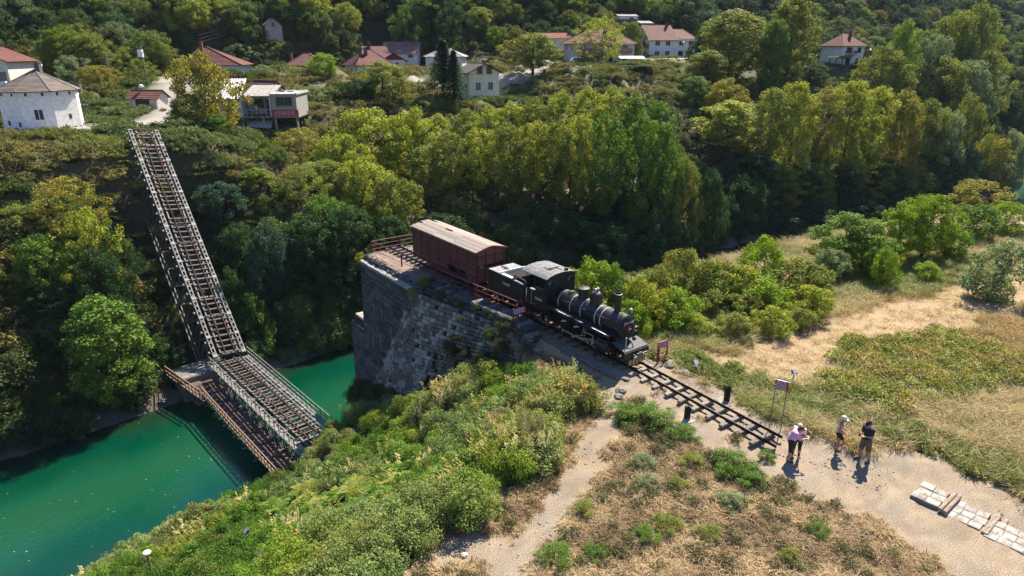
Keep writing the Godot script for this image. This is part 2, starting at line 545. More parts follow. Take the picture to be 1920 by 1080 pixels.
func ground_color(x: float, f: float, h: float) -> Color:
	var p := Vector2(x, f)
	var a := noise_a.get_noise_2d(x * 1.5, f * 1.5)
	var b := noise_b.get_noise_2d(x * 1.7, f * 1.7)
	var r := river_side(p)
	if r.x > 0.0:
		var d := r.x - r.y
		var c := Color(0.048, 0.055, 0.024).lerp(Color(0.10, 0.08, 0.045), clampf(0.5 + a * 1.2 + b * 0.4, 0, 1))
		if d < 3.0: c = c.lerp(Color(0.16, 0.15, 0.13), 0.6)
		var wb := ss(-10, 4, r.z) * (1.0 - ss(30, 52, r.z))
		if wb > 0.0: c = c.lerp(Color(0.17, 0.12, 0.08), wb * ss(5, 8, d) * (1.0 - ss(24, 32, d)) * 0.9)
		if d > 20.0: c = c.lerp(Color(0.065, 0.085, 0.026).lerp(Color(0.16, 0.14, 0.06), clampf(0.3 + b * 1.5 + a, 0, 1)), 0.85)
		if d > 90.0: c = c * 0.6
		if r.z > 26.0 and d < 14.0: c = c.lerp(Color(0.22, 0.22, 0.20), 0.6)
		var road := 1.0 - ss(3.2, 4.2, from_line(p, ROAD) + b * 0.4)
		road = maxf(road, 1.0 - ss(2.4, 3.2, from_line(p, ROAD2) + b * 0.4))
		return c.lerp(Color(0.40, 0.385, 0.355), road)
	if h < -0.9: return Color(0.06, 0.06, 0.028).lerp(Color(0.12, 0.10, 0.05), clampf(0.4 + a, 0, 1))
	var straw := Color(0.38, 0.275, 0.145).lerp(Color(0.45, 0.34, 0.195), clampf(0.5 + b, 0, 1))
	var brown := Color(0.26, 0.165, 0.085)
	var c := straw.lerp(brown, clampf(0.28 + a * 1.3 + b * 0.7, 0.0, 0.8))
	var onright: float = (p - TRACK_O).dot(-track_n)
	if onright > 1.2:
		var g := clampf(0.35 + a * 1.1 + noise_a.get_noise_2d(x * 0.6, f * 0.6) * 1.2, 0, 1)
		c = c.lerp(Color(0.21, 0.19, 0.07), g * 0.8)
		c = c.lerp(Color(0.34, 0.22, 0.09), 0.7 * (1.0 - ss(3.0, 6.0, p.distance_to(Vector2(27, 36.2)))))
		c = c.lerp(Color(0.12, 0.14, 0.04), bramble_mask(p) * 0.9)
		c = c.lerp(Color(0.43, 0.32, 0.185), straw_mask(p) * clampf(0.9 + b * 0.6, 0, 1))
		c = c.lerp(Color(0.15, 0.19, 0.05), band_mask(p) * 0.9)
	else:
		c = c.lerp(Color(0.13, 0.11, 0.045), thatch_mask(p) * 0.85)
	var bare := ss(13.0, 15.0, x) * (1.0 - ss(19.5, 21.5, f)) * (1.0 - band_mask(p))
	c = c.lerp(Color(0.37, 0.275, 0.17), bare * clampf(0.75 + b * 0.8, 0, 1))
	var dirt := Color(0.375, 0.295, 0.200).lerp(Color(0.31, 0.268, 0.21), clampf(0.5 + b * 1.4 + a, 0, 1))
	var fine := noise_b.get_noise_2d(x * 4.0 + 30.0, f * 4.0)
	dirt = dirt.lerp(Color(0.235, 0.185, 0.13), clampf(0.12 + fine * 0.9 + noise_a.get_noise_2d(x * 3.0, f * 3.0) * 0.8, 0.0, 0.55))
	dirt = dirt.lerp(Color(0.43, 0.37, 0.29), clampf(-fine * 0.9 - 0.05, 0.0, 0.5))
	c = c.lerp(dirt, maxf(path_mask(p), clearing_mask(p)))
	return c


func axis(lo: float, hi: float, step: float, far_lo: float, far_hi: float) -> PackedFloat32Array:
	var r := PackedFloat32Array()
	var x := lo
	var s := step
	while x > far_lo:
		s = minf(s * 1.07, 5.0)
		x -= s
		r.append(x)
	r.reverse()
	x = lo
	while x < hi:
		r.append(x)
		x += step
	s = step
	while x < far_hi:
		r.append(x)
		s = minf(s * 1.05, 5.0)
		x += s
	r.append(x)
	return r


func build_ground() -> void:
	var xs := axis(-16.0, 30.0, 0.32, -330.0, 330.0)
	var fs := axis(12.0, 46.0, 0.32, -130.0, 420.0)
	var nx := xs.size()
	var nf := fs.size()
	var v := PackedVector3Array()
	var k := PackedColorArray()
	var zone := PackedInt32Array()
	v.resize(nx * nf); k.resize(nx * nf); zone.resize(nx * nf)
	for j in nf:
		for i in nx:
			var h := land(xs[i], fs[j])
			var q := Vector2(xs[i], fs[j])
			v[j * nx + i] = Vector3(xs[i], h, -fs[j])
			k[j * nx + i] = ground_color(xs[i], fs[j], h)
			var z := 0
			var r := river_side(q)
			if r.x > 0.0:
				z = 3
				if r.x - r.y > 20.0 and minf(from_line(q, ROAD), from_line(q, ROAD2)) < 2.7: z = 4
			elif absf(q.x) < 40.0 and q.y < 60.0 and h > -0.9:
				if path_mask(q) > 0.5: z = 1
				elif clearing_mask(q) > 0.5: z = 2
			zone[j * nx + i] = z
	var n := PackedVector3Array()
	n.resize(v.size())
	for j in nf:
		for i in nx:
			var dx := v[j * nx + mini(i + 1, nx - 1)] - v[j * nx + maxi(i - 1, 0)]
			var df := v[mini(j + 1, nf - 1) * nx + i] - v[maxi(j - 1, 0) * nx + i]
			n[j * nx + i] = dx.cross(df).normalized()
	var names := ["ground", "footpath", "gravel_clearing", "hillside", "village_road"]
	var labels := ["dry grassy plateau with a weedy slope down to the river", "worn pale dirt footpath past the end of the curb", "trodden gravel clearing round the end of the open track", "steep far bank rising from the river to the wooded hill", "pale village road along the top of the far bank"]
	var soil := StandardMaterial3D.new()
	soil.resource_name = "soil"
	soil.vertex_color_use_as_albedo = true
	soil.roughness = 0.95
	soil.albedo_texture = noise_tex("soil", 31, 0.045, Color(0.66, 0.63, 0.60), Color(1, 1, 1), 6, false, 0.0, FastNoiseLite.TYPE_SIMPLEX_SMOOTH, 1024)
	soil.uv1_triplanar = true
	soil.uv1_world_triplanar = true
	soil.uv1_scale = Vector3.ONE * 0.31
	soil.normal_enabled = true
	soil.normal_texture = noise_tex("soil_normal", 33, 0.06, Color.BLACK, Color.WHITE, 6, true, 10.0, FastNoiseLite.TYPE_SIMPLEX_SMOOTH, 1024)
	soil.normal_scale = 0.28
	for z in 5:
		var ix := PackedInt32Array()
		var back := {}
		var vv := PackedVector3Array()
		var nn := PackedVector3Array()
		var kk := PackedColorArray()
		for j in nf - 1:
			for i in nx - 1:
				var a := j * nx + i
				if zone[a] != z: continue
				var q := [a, a + nx, a + nx + 1, a, a + nx + 1, a + 1]
				for t in q:
					if not back.has(t):
						back[t] = vv.size()
						vv.append(v[t]); nn.append(n[t]); kk.append(k[t])
					ix.append(back[t])
		if ix.is_empty(): continue
		var r := []
		r.resize(Mesh.ARRAY_MAX)
		r[Mesh.ARRAY_VERTEX] = vv
		r[Mesh.ARRAY_NORMAL] = nn
		r[Mesh.ARRAY_COLOR] = kk
		r[Mesh.ARRAY_INDEX] = ix
		var m := ArrayMesh.new()
		m.add_surface_from_arrays(Mesh.PRIMITIVE_TRIANGLES, r)
		solid(names[z], m, soil, labels[z], "", "", "structure")


func water_tone(q: Vector2) -> Color:           # deeper water is greener, the bed shows near the shore
	var rs := river_side(q)
	var shore := rs.y - absf(rs.x) + noise_a.get_noise_2d(q.x, q.y) * 1.2
	return Color(0.012, 0.024, 0.013).lerp(Color(0.002, 0.036, 0.019), ss(0.0, 3.5, shore)).lerp(Color(0.008, 0.062, 0.031), ss(2.5, 8.5, shore + noise_c.get_noise_2d(q.x * 4.0, q.y * 4.0) * 3.0))


func build_water() -> void:
	var b := MB.new()
	var pts := []
	for i in RIVER.size():
		var a: Vector2 = RIVER[maxi(i - 1, 0)]
		var c: Vector2 = RIVER[mini(i + 1, RIVER.size() - 1)]
		var d := (c - a).normalized()
		pts.append([RIVER[i] + Vector2(-d.y, d.x) * 15.0, RIVER[i] - Vector2(-d.y, d.x) * 15.0])
	pts.insert(0, [Vector2(-140, -50), Vector2(-60, -75)])
	for i in pts.size() - 1:
		var n := maxi(1, int((pts[i + 1][0] as Vector2).distance_to(pts[i][0]) / 1.5))
		for q in n:
			for s in 20:
				var e := []
				for g in [[q, s], [q + 1, s], [q + 1, s + 1], [q, s + 1]]:
					var l: Vector2 = (pts[i][1] as Vector2).lerp(pts[i + 1][1], float(g[0]) / n)
					e.append(l.lerp((pts[i][0] as Vector2).lerp(pts[i + 1][0], float(g[0]) / n), g[1] / 20.0))
				b.quad(P(e[0].x, e[0].y, WATER), P(e[1].x, e[1].y, WATER), P(e[2].x, e[2].y, WATER), P(e[3].x, e[3].y, WATER))
				var tone := []
				for g in 4: tone.append(water_tone(e[g]))
				var z := b.k.size() - 6
				for g in 6: b.k[z + g] = tone[[0, 2, 1, 0, 3, 2][g]]
	var m := StandardMaterial3D.new()
	m.resource_name = "river water"
	m.vertex_color_use_as_albedo = true
	m.roughness = 0.04
	m.normal_enabled = true
	m.normal_texture = noise_tex("ripples", 41, 0.02, Color.BLACK, Color.WHITE, 4, true, 3.0)
	m.normal_scale = 0.3
	m.uv1_triplanar = true
	m.uv1_world_triplanar = true
	m.uv1_scale = Vector3.ONE * 0.16
	solid("river_water", b, m, "emerald green river water under the fallen bridge", "", "", "structure")
	var lb := MB.new()
	lb.tri(Vector3(-0.07, 0, -0.05), Vector3(0.02, 0, 0.06), Vector3(0.08, 0.01, -0.03))
	var at := []
	var tint := []
	for i in 110:
		var q := Vector2(rng.randf_range(-44, -24), rng.randf_range(28, 52))
		var r := river_side(q)
		if absf(r.x) > r.y - 0.6 or noise_a.get_noise_2d(q.x * 0.7, q.y * 0.7) < -0.12: continue
		at.append(Transform3D(Basis(Vector3.UP, rng.randf() * TAU).scaled(Vector3.ONE * rng.randf_range(0.3, 0.8)), P(q.x, q.y, WATER + 0.012)))
		tint.append(Color(0.75, 0.75, 0.6))
	scatter("floating_leaves", lb.mesh(), mat("pale leaf", Color(0.8, 0.78, 0.6), 0.7), at, tint, "pale specks of fallen leaves drifting on green water")


# ---------------------------------------------------------------- trees
var crowns := {}
var trunks := {}


func limb(b: MB, a: Vector3, d: Vector3, r: float, depth: int) -> void:
	var e := a + d
	b.tube(a, e, r, r * 0.62, 6 if depth > 1 else 4, false)
	if depth <= 0: return
	for i in 2:
		var w := (d.normalized() + Vector3(rng.randfn() * 0.5, rng.randf() * 0.3, rng.randfn() * 0.5)).normalized()
		limb(b, e, w * d.length() * rng.randf_range(0.6, 0.8), r * 0.6, depth - 1)


func trunk_mesh(seed: int, tall: float, r: float, low: float, spread: float, limbs: int) -> ArrayMesh:
	rng.seed = seed
	var b := MB.new()
	var a := Vector3(0, -0.6, 0)
	var steps := 5
	var at := [a]
	for i in steps:
		a = Vector3(rng.randfn() * 0.12 * tall / 10.0, tall * 0.86 * (i + 1) / steps, rng.randfn() * 0.12 * tall / 10.0)
		at.append(a)
	for i in steps:
		b.tube(at[i], at[i + 1], r * (1.0 - 0.17 * i), r * (1.0 - 0.17 * (i + 1)), 8, false)
	for i in limbs:
		var y := lerpf(low, 0.75, float(i) / limbs)
		var s := y / 0.86 * steps
		var q: Vector3 = at[clampi(int(s), 0, steps - 1)].lerp(at[clampi(int(s) + 1, 0, steps)], fmod(s, 1.0))
		var g := rng.randf() * TAU
		limb(b, q, Vector3(cos(g) * spread, rng.randf_range(0.35, 0.8) * spread, sin(g) * spread) * rng.randf_range(0.35, 0.5), r * 0.42, 2)
	return b.mesh()


func crown_mesh(seed: int, low: float, top: float, rad: float, clumps: int, per: int, leaf: float, cr: float, hue: Color, shape: float, flat := 0.62) -> ArrayMesh:
	# shape 0 = egg, 1 = dome widest near its foot, -1 = widest near its top
	var l := LB.new()
	l.g = RandomNumberGenerator.new()
	l.g.seed = seed
	var g := l.g
	for i in clumps:
		var u := (i + g.randf()) / clumps
		var prof := sqrt(maxf(0.0, 1.0 - pow(absf(u * 2.0 - 1.0 - shape * 0.0), 2.4)))
		prof *= lerpf(1.0, clampf(1.25 - u * 0.9 * shape, 0.25, 1.25), absf(shape)) if shape > 0.0 else clampf(1.0 + shape * (0.75 - u) * 0.9, 0.3, 1.2)
		var an := i * 2.39996 + g.randfn() * 0.35
		var rr := rad * prof * (1.0 - 0.75 * pow(g.randf(), 2.4))
		var lob := 1.0 + 0.22 * sin(an * 3.0 + seed) + 0.12 * sin(an * 5.0 + u * 9.0)
		var c := Vector3(cos(an) * rr * lob, lerpf(low, top, u) + g.randfn() * cr * 0.25, sin(an) * rr * lob)
		var s := cr * g.randf_range(0.6, 1.25)
		var w := g.randf_range(0.72, 1.25)
		var y := g.randf_range(-0.15, 0.22)
		var h := Color(hue.r * w * (1.0 + y), hue.g * w, hue.b * w * (1.0 - y * 0.5))
		l.clump(c, Vector3(s, s * flat, s), int(per * s * s / (cr * cr)) + 8, leaf, h)
	return l.mesh()


func conifer_mesh(seed: int) -> ArrayMesh:
	var l := LB.new()
	l.g = RandomNumberGenerator.new()
	l.g.seed = seed
	var g := l.g
	for i in 240:
		var u := pow(i / 240.0, 0.85)
		var y := lerpf(2.2, 12.4, u)
		var len := lerpf(4.3, 0.35, pow(u, 1.2)) * g.randf_range(0.75, 1.12)
		var an := i * 2.39996
		var d := Vector3(cos(an), -0.28, sin(an))
		var w := g.randf_range(0.7, 1.3)
		for j in 34:
			var t := (j + g.randf()) / 34.0
			var p := Vector3(0, y, 0) + d * len * t + Vector3(g.randfn() * 0.16, g.randfn() * 0.09 - 0.10 * t, g.randfn() * 0.16)
			var m := Vector3(g.randfn() * 0.5, 1, g.randfn() * 0.5).normalized()
			var ax := m.cross(Vector3(g.randfn(), 0, g.randfn())).normalized()
			l.leaf(p, m, ax, 0.5, 0.2, Color(0.6 * w, 0.66 * w, 1.0 * w))
	return l.mesh()


func frond_mesh(seed: int, stems: int, tall: float, reach: float, hue: Color, leaflet: float) -> ArrayMesh:    # feathery leaves springing from stem tops
	var l := LB.new()
	l.g = RandomNumberGenerator.new()
	l.g.seed = seed
	var g := l.g
	for i in stems:
		var c := Vector3(g.randfn() * reach * 0.42, tall * g.randf_range(0.45, 1.0), g.randfn() * reach * 0.42)
		for j in 11:
			var an := j * 2.39996 + g.randf()
			var d := Vector3(cos(an), g.randf_range(0.1, 0.8), sin(an)).normalized()
			var len := reach * g.randf_range(0.35, 0.6)
			var w := g.randf_range(0.7, 1.3)
			for q in 13:
				var t := (q + 1) / 13.0
				var p := c + d * len * t - Vector3(0, len * t * t * 0.55, 0)
				var side := d.cross(Vector3.UP).normalized()
				for sgn in [-1.0, 1.0]:
					var ll := leaflet * (1.0 - 0.5 * t)
					var ax: Vector3 = (side * sgn + d * 0.35 - Vector3(0, 0.25, 0)).normalized()
					var m := ax.cross(d).normalized()
					if m.y < 0.0: m = -m
					l.leaf(p + ax * ll * 0.5, m, ax, ll, ll * 0.36, Color(hue.r * w, hue.g * w, hue.b * w))
	return l.mesh()


const REF := {"round": [10.0, 9.2], "tall": [17.0, 7.2], "column": [15.0, 7.6], "airy": [9.0, 8.0], "shrub": [3.2, 3.8], "conifer": [12.6, 5.6], "feather": [5.0, 5.4], "thicket": [2.4, 3.0]}
# hue families, linear
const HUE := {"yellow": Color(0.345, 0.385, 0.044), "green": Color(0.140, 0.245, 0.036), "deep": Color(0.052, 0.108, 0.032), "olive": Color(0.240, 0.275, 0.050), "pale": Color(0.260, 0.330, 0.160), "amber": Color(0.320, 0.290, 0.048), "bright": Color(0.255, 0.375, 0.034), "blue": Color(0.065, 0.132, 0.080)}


func build_crowns() -> void:
	for i in 3: crowns["round%d" % i] = crown_mesh(100 + i, 1.6, 9.6, 4.0, 115, 125, 0.28, 0.86, Color.WHITE, 0.25, 0.85)
	for i in 3: crowns["tall%d" % i] = crown_mesh(120 + i, 5.0, 16.6, 3.0, 95, 80, 0.30, 0.76, Color.WHITE, -0.8, 0.9)
	for i in 2: crowns["column%d" % i] = crown_mesh(140 + i, 0.6, 14.6, 3.2, 150, 100, 0.31, 0.88, Color.WHITE, 0.3, 0.95)
	for i in 2: crowns["airy%d" % i] = crown_mesh(160 + i, 1.0, 8.8, 3.5, 80, 75, 0.26, 0.75, Color.WHITE, 0.2, 0.85)
	for i in 3: crowns["shrub%d" % i] = crown_mesh(180 + i, 0.0, 3.0, 1.6, 56, 130, 0.15, 0.46, Color.WHITE, 0.45, 0.95)
	for i in 2: crowns["thicket%d" % i] = crown_mesh(200 + i, 0.0, 2.2, 1.3, 44, 170, 0.095, 0.40, Color.WHITE, 0.55, 0.8)
	for i in 2: crowns["conifer%d" % i] = conifer_mesh(220 + i)
	for i in 2: crowns["feather%d" % i] = frond_mesh(240 + i, 26, 4.4, 2.6, Color.WHITE, 0.40)
	for i in 2:
		trunks["round%d" % i] = trunk_mesh(300 + i, 10.0, 0.24, 0.22, 4.4, 9)
		trunks["tall%d" % i] = trunk_mesh(310 + i, 17.0, 0.19, 0.40, 3.2, 9)
		trunks["column%d" % i] = trunk_mesh(320 + i, 15.0, 0.24, 0.12, 3.0, 9)
		trunks["airy%d" % i] = trunk_mesh(330 + i, 9.0, 0.13, 0.15, 3.6, 10)
		trunks["shrub%d" % i] = trunk_mesh(340 + i, 3.0, 0.05, 0.1, 1.6, 7)
		trunks["conifer%d" % i] = trunk_mesh(350 + i, 14.4, 0.18, 0.9, 0.4, 1)
		trunks["feather%d" % i] = trunk_mesh(360 + i, 4.6, 0.07, 0.15, 2.2, 8)
	trunks["thicket0"] = trunks["shrub0"]
	trunks["thicket1"] = trunks["shrub1"]


func leaf_mat(hue: String) -> StandardMaterial3D:
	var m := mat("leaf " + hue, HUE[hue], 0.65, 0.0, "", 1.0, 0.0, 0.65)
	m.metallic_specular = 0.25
	return m


func plant(called: String, label: String, category: String, group: String, kind: String, hue: String, x: float, f: float, top: float, wide: float, variant: int, base = null) -> Node3D:
	var y: float = land(x, f) if base == null else base
	var tall := maxf(top - y, 0.4)
	if tall < 0.62 * wide and kind in ["shrub", "feather", "round", "airy"]: wide = tall / 0.62
	var sx: float = wide / REF[kind][1]
	var sy: float = tall / REF[kind][0]
	var o := thing(called, label, category, P(x, f, y), variant * 1.7, group)
	var count := 0
	while crowns.has("%s%d" % [kind, count]): count += 1
	var c := part(o, "crown", crowns["%s%d" % [kind, variant % count]], leaf_mat(hue))
	c.scale = Vector3(sx, sy, sx)
	var t := part(o, "trunk" if tall > 4.0 else "stem", trunks["%s%d" % [kind, variant % 2]], mat("bark", Color(0.085, 0.07, 0.055), 0.9, 0.0, "rust", 0.8))
	t.scale = Vector3(sx, sy, sx) if sy / sx < 2.2 else Vector3(sx, sy, sx)
	return o


# ---------------------------------------------------------------- pier, walls, track
func L(s: float, h: float, w: float) -> Vector3:      # track-side place in a frame at T(23, 0, WATER)
	return Vector3(23.0 - s, h - WATER, w)


func build_pier() -> void:
	rng.seed = 900
	var o := thing("stone_pier", "tall dark ashlar pier under the boxcar, pale streaks down its face", "pier", T(23, 0, WATER), TRACK_YAW)
	var tones := []
	for i in 6:
		var g := 0.055 + 0.024 * i
		tones.append(mat("ashlar %d" % i, Color(g * 0.94, g, g * 1.08), 0.9, 0.0, "stain", 0.45, 0.8))
	var pale := mat("pale ledge stone", Color(0.44, 0.42, 0.38), 0.9, 0.0, "stain", 0.5, 0.6)
	var core := MB.new()
	core.prism([Vector2(2.95, -0.5), Vector2(3.42, -17.5), Vector2(-3.4, -17.5), Vector2(-2.9, -0.5)], Transform3D(Basis(Vector3(0, 0, 1), Vector3(0, 1, 0), Vector3(-1, 0, 0)), Vector3(23.0 - 17.0, 16, 0)), 10.1)
	core.prism([Vector2(3.05, -6.0), Vector2(3.42, -17.5), Vector2(-3.4, -17.5), Vector2(-2.9, -6.0)], Transform3D(Basis(Vector3(0, 0, 1), Vector3(0, 1, 0), Vector3(-1, 0, 0)), Vector3(23.0 - 27.1, 16, 0)), 2.6)
	part(o, "core", core, mat("pier mortar", Color(0.045, 0.047, 0.05), 0.95, 0.0, "stain", 0.4, 0.8))
	var shapes := []
	for i in 4:
		var b := MB.new()
		var j := 0.012 * i
		b.box(Transform3D(Basis(Vector3.UP, (i - 1.5) * 0.012), Vector3(0, 0, -0.06 + j * 0.6)), Vector3(1.0, 0.40, 0.34), 0.03)
		shapes.append(b.mesh())
	var row := 0
	var h := -0.62
	while h > -16.4:
		var z := 3.06 + (-0.4 - h) * 0.028
		var s: float = 27.2 if h > -6.1 else 29.75
		var stop := lerpf(18.0, 24.0, clampf((-0.3 - h) / 10.7, 0, 1)) - 1.2
		s -= 0.0 if row % 2 == 0 else 0.45
		if row % 2 == 1: s += 0.45
		var first := true
		while s > stop:
			var len := rng.randf_range(0.72, 1.12) * (0.55 if first and row % 2 == 1 else 1.0)
			first = false
			var c := part(o, "ashlar_block", shapes[rng.randi() % 4], tones[clampi(int(2.5 + rng.randfn() * 1.2 + (1.0 if h < -6.0 and row % 5 < 2 else 0.0)), 0, 5)])
			c.transform = Transform3D(Basis.from_scale(Vector3(len - 0.03, 0.98, 1)), L(s - len * 0.5, h, z + rng.randf_range(-0.015, 0.02)))
			s -= len
		row += 1
		h -= 0.42
	# pale streaks of lime run down from the joints
	var st := MB.new()
	for i in 16:
		var s0 := rng.randf_range(20.5, 26.5)
		var h0 := rng.randf_range(-6.5, -3.2)
		if s0 < lerpf(18.0, 24.0, (-0.3 - h0 + 2.0) / 10.7) + 0.6: continue
		var ln := rng.randf_range(0.5, 2.2)
		var w := rng.randf_range(0.03, 0.09)
		for q in int(ln / 0.2):
			var hh := h0 - q * 0.2
			var zz := 3.06 + (-0.4 - hh) * 0.028 + 0.158
			st.box(Transform3D(Basis(), L(s0 + rng.randfn() * 0.01, hh, zz)), Vector3(w * (1.0 - q * 0.2 / ln * 0.6), 0.2, 0.006))
	part(o, "lime_streaks", st, mat("lime", Color(0.34, 0.34, 0.33), 0.95), "", "stuff")
	var s2 := 27.35
	while s2 > 18.2:
		var len := rng.randf_range(0.85, 1.35)
		var b := MB.new()
		b.box(Transform3D(Basis(Vector3.UP, rng.randfn() * 0.015), L(s2 - len * 0.5, -0.40 + rng.randfn() * 0.012, 2.92)), Vector3(len - 0.025, 0.22, 0.62), 0.035)
		part(o, "coping_slab", b, pale if s2 > 19.5 else tones[5])
		s2 -= len
	for i in 3:
		var b := MB.new()
		b.box(Transform3D(Basis(), L(28.55, -5.88, 2.1 - i * 1.75)), Vector3(2.5, 0.24, 1.7), 0.05)
		part(o, "buttress_slab", b, pale)
	for i in 4:
		var b := MB.new()
		b.box(Transform3D(Basis(Vector3.UP, 0.1), L(27.25, -0.45 - i * 0.9, 2.6 + i * 0.05)), Vector3(0.5, 0.35, 0.5), 0.06)
		part(o, "corner_block", b, tones[3])
	# rough stones that edge the deck above the ledge, and the gravel that fills it
	var rub := MB.new()
	for i in 150:
		var s3 := rng.randf_range(18.0, 27.4)
		var hh := rng.randf_range(-0.3, -0.02)
		var g := rng.randf_range(0.07, 0.26)
		rub.tint = Color(g, g * 0.95, g * 0.87)
		rub.box(Transform3D(Basis.from_euler(Vector3(rng.randfn() * 0.25, rng.randfn() * 0.4, rng.randfn() * 0.2)), L(s3, hh, 2.5 - hh * 0.7 + rng.randfn() * 0.05)), Vector3(rng.randf_range(0.18, 0.45), rng.randf_range(0.12, 0.24), rng.randf_range(0.2, 0.34)), 0.05)
	part(o, "deck_edge_stones", rub, mat("rubble", Color.WHITE, 0.95, 0.0, "grit", 0.7, 0.8), "", "stuff")
	var deck := MB.new()
	var g0 := []
	for i in 26:
		var rowp := []
		for j in 14:
			var s4 := lerpf(27.5, 16.5, i / 25.0)
			var w4 := lerpf(2.6, -2.7, j / 13.0)
			rowp.append(L(s4, 0.03 + noise_b.get_noise_2d(s4 * 2.0, w4 * 2.0) * 0.10, w4))
		g0.append(rowp)
	for i in 25:
		for j in 13:
			var gg := noise_b.get_noise_2d(i * 3.0, j * 3.0)
			deck.tint = Color(0.30, 0.20, 0.16).lerp(Color(0.42, 0.34, 0.28), clampf(0.5 + gg, 0, 1))
			deck.quad(g0[i][j], g0[i + 1][j], g0[i + 1][j + 1], g0[i][j + 1])
	part(o, "deck_gravel", deck, mat("deck gravel", Color.WHITE, 0.95, 0.0, "grit", 0.8, 1.0))
	var fill := MB.new()
	fill.bx(23 - 27.4, 23 - 17.0, 15.0, 15.9, -2.75, 2.55)
	part(o, "deck_fill", fill, mat("rubble fill", Color(0.16, 0.15, 0.13), 0.95, 0.0, "grit", 0.7, 0.8))

	# rubble wall: the battered flank between pier and plateau
	var r := thing("rubble_wall", "leaning rubble stone wall below the red railing, patched with pale stones", "stone wall", T(23, 0, WATER), TRACK_YAW)
	var A := L(18.3, -0.35, 3.2)
	var C := L(6.4, 0.35, 2.2)
	var B := L(24.3, -11.5, 4.9)
	var D := L(8.0, -5.5, 5.6)
	var spot := func(u: float, v: float) -> Vector3:
		return A.lerp(C, u).lerp(B.lerp(D, u), v) + Vector3(0, 0, 0.9 * sin(u * PI) * sin(v * PI * 0.9))
	var back := MB.new()
	for i in 16:
		for j in 12:
			var q := Vector3(0, 0, -0.16)
			back.quad(spot.call(i / 16.0, (j + 1) / 12.0) + q, spot.call((i + 1) / 16.0, (j + 1) / 12.0) + q, spot.call((i + 1) / 16.0, j / 12.0) + q, spot.call(i / 16.0, j / 12.0) + q)
			if i == 0:
				back.quad(spot.call(0, j / 12.0) + Vector3(0.6, 0, -2.5), spot.call(0, (j + 1) / 12.0) + Vector3(0.6, 0, -2.5), spot.call(0, (j + 1) / 12.0) + q, spot.call(0, j / 12.0) + q)
	part(r, "mortar_bed", back, mat("rubble bed", Color(0.06, 0.056, 0.048), 0.95, 0.0, "grit", 0.6, 0.8))
	var stones := [MB.new(), MB.new()]
	var rows := 34
	for j in rows:
		var v := (j + 0.5) / rows
		var u := rng.randf() * 0.02
		var wide := A.lerp(B, v).distance_to(C.lerp(D, v))
		var tallrow := lerpf(11.3, 6.6, 0.5) / rows
		while u < 1.0:
			var len := rng.randf_range(0.26, 0.6)
			var du := len / wide
			var p: Vector3 = spot.call(u + du * 0.5, v)
			var ex: Vector3 = (spot.call(u + du, v) - spot.call(u, v)).normalized()
			var ey: Vector3 = (spot.call(u + du * 0.5, v - 0.02) - spot.call(u + du * 0.5, v + 0.02))
			var tall := ey.length() / 0.04 / rows
			ey = ey.normalized()
			var ez := ex.cross(ey).normalized()
			ey = ez.cross(ex)
			var patch := noise_a.get_noise_2d(u * 60.0, v * 50.0)
			var g := rng.randf_range(0.17, 0.30)
			if patch > 0.02 and rng.randf() < 0.5 + patch: g = rng.randf_range(0.38, 0.58)
			if u > 0.55 and rng.randf() < 0.7: g *= 0.7
			var b: MB = stones[0]
			b.tint = Color(g * 1.10, g * 0.99, g * 0.84)
			if rng.randf() > 0.06:
				b.box(Transform3D(Basis(ex, ey, ez) * Basis.from_euler(Vector3(rng.randfn() * 0.07, rng.randfn() * 0.07, rng.randfn() * 0.10)), p + ez * rng.randf_range(-0.03, 0.04)), Vector3(len - 0.03, (tall - 0.03) * rng.randf_range(0.8, 1.02), 0.3), 0.045)
			u += du
	part(r, "wall_stones", stones[0], mat("rubble stone", Color.WHITE, 0.92, 0.0, "grit", 0.9, 0.9), "", "stuff")
	# parapet that carries the railing
	var par := MB.new()
	for j in 4:
		var s5 := 18.4
		while s5 > 6.6:
			var len := rng.randf_range(0.28, 0.62)
			var top := ramp(s5, [Vector2(6.6, 0.72), Vector2(8, 0.85), Vector2(12.4, 0.64), Vector2(17.3, 0.42), Vector2(18.6, 0.1)])
			var hh := lerpf(-0.3, top - 0.1, j / 3.0)
			var g := rng.randf_range(0.07, 0.16) if rng.randf() < 0.85 else rng.randf_range(0.2, 0.3)
			par.tint = Color(g, g * 0.98, g * 0.95)
			for w in [2.25, 1.75]:
				par.box(Transform3D(Basis.from_euler(Vector3(rng.randfn() * 0.08, rng.randfn() * 0.10, rng.randfn() * 0.08)), L(s5 - len * 0.5, hh, w + (top - hh) * 0.25 * (1 if w > 2 else 0) + rng.randfn() * 0.03)), Vector3(len - 0.03, maxf((top + 0.3) / 3.6, 0.16), 0.5), 0.05)
			s5 -= len
	part(r, "parapet_stones", par, mats["rubble stone"], "", "stuff")

	# low concrete kerb wall beside the engine
	var k := thing("concrete_curb", "low weathered concrete curb beside the engine's wheels", "curb", T(23, 0, WATER), TRACK_YAW)
	var pts := [Vector2(6.9, 1.28), Vector2(5.2, 1.34), Vector2(3.4, 1.44), Vector2(1.6, 1.52), Vector2(0.3, 1.46), Vector2(-0.35, 1.2)]
	for i in pts.size() - 1:
		var b := MB.new()
		b.bar(L(pts[i].x, -0.22, pts[i].y), L(pts[i + 1].x, -0.22, pts[i + 1].y), 0.30, 0.66, Vector3.UP, 0.04)
		part(k, "curb_segment", b, mat("old concrete", Color(0.20, 0.19, 0.18), 0.9, 0.0, "stain", 0.6, 0.7))
	# boulders at the foot of the railing and below the curb
	var bouldery := mat("boulder", Color(0.36, 0.33, 0.29), 0.92, 0.0, "grit", 0.8, 0.9)
	var n := 0
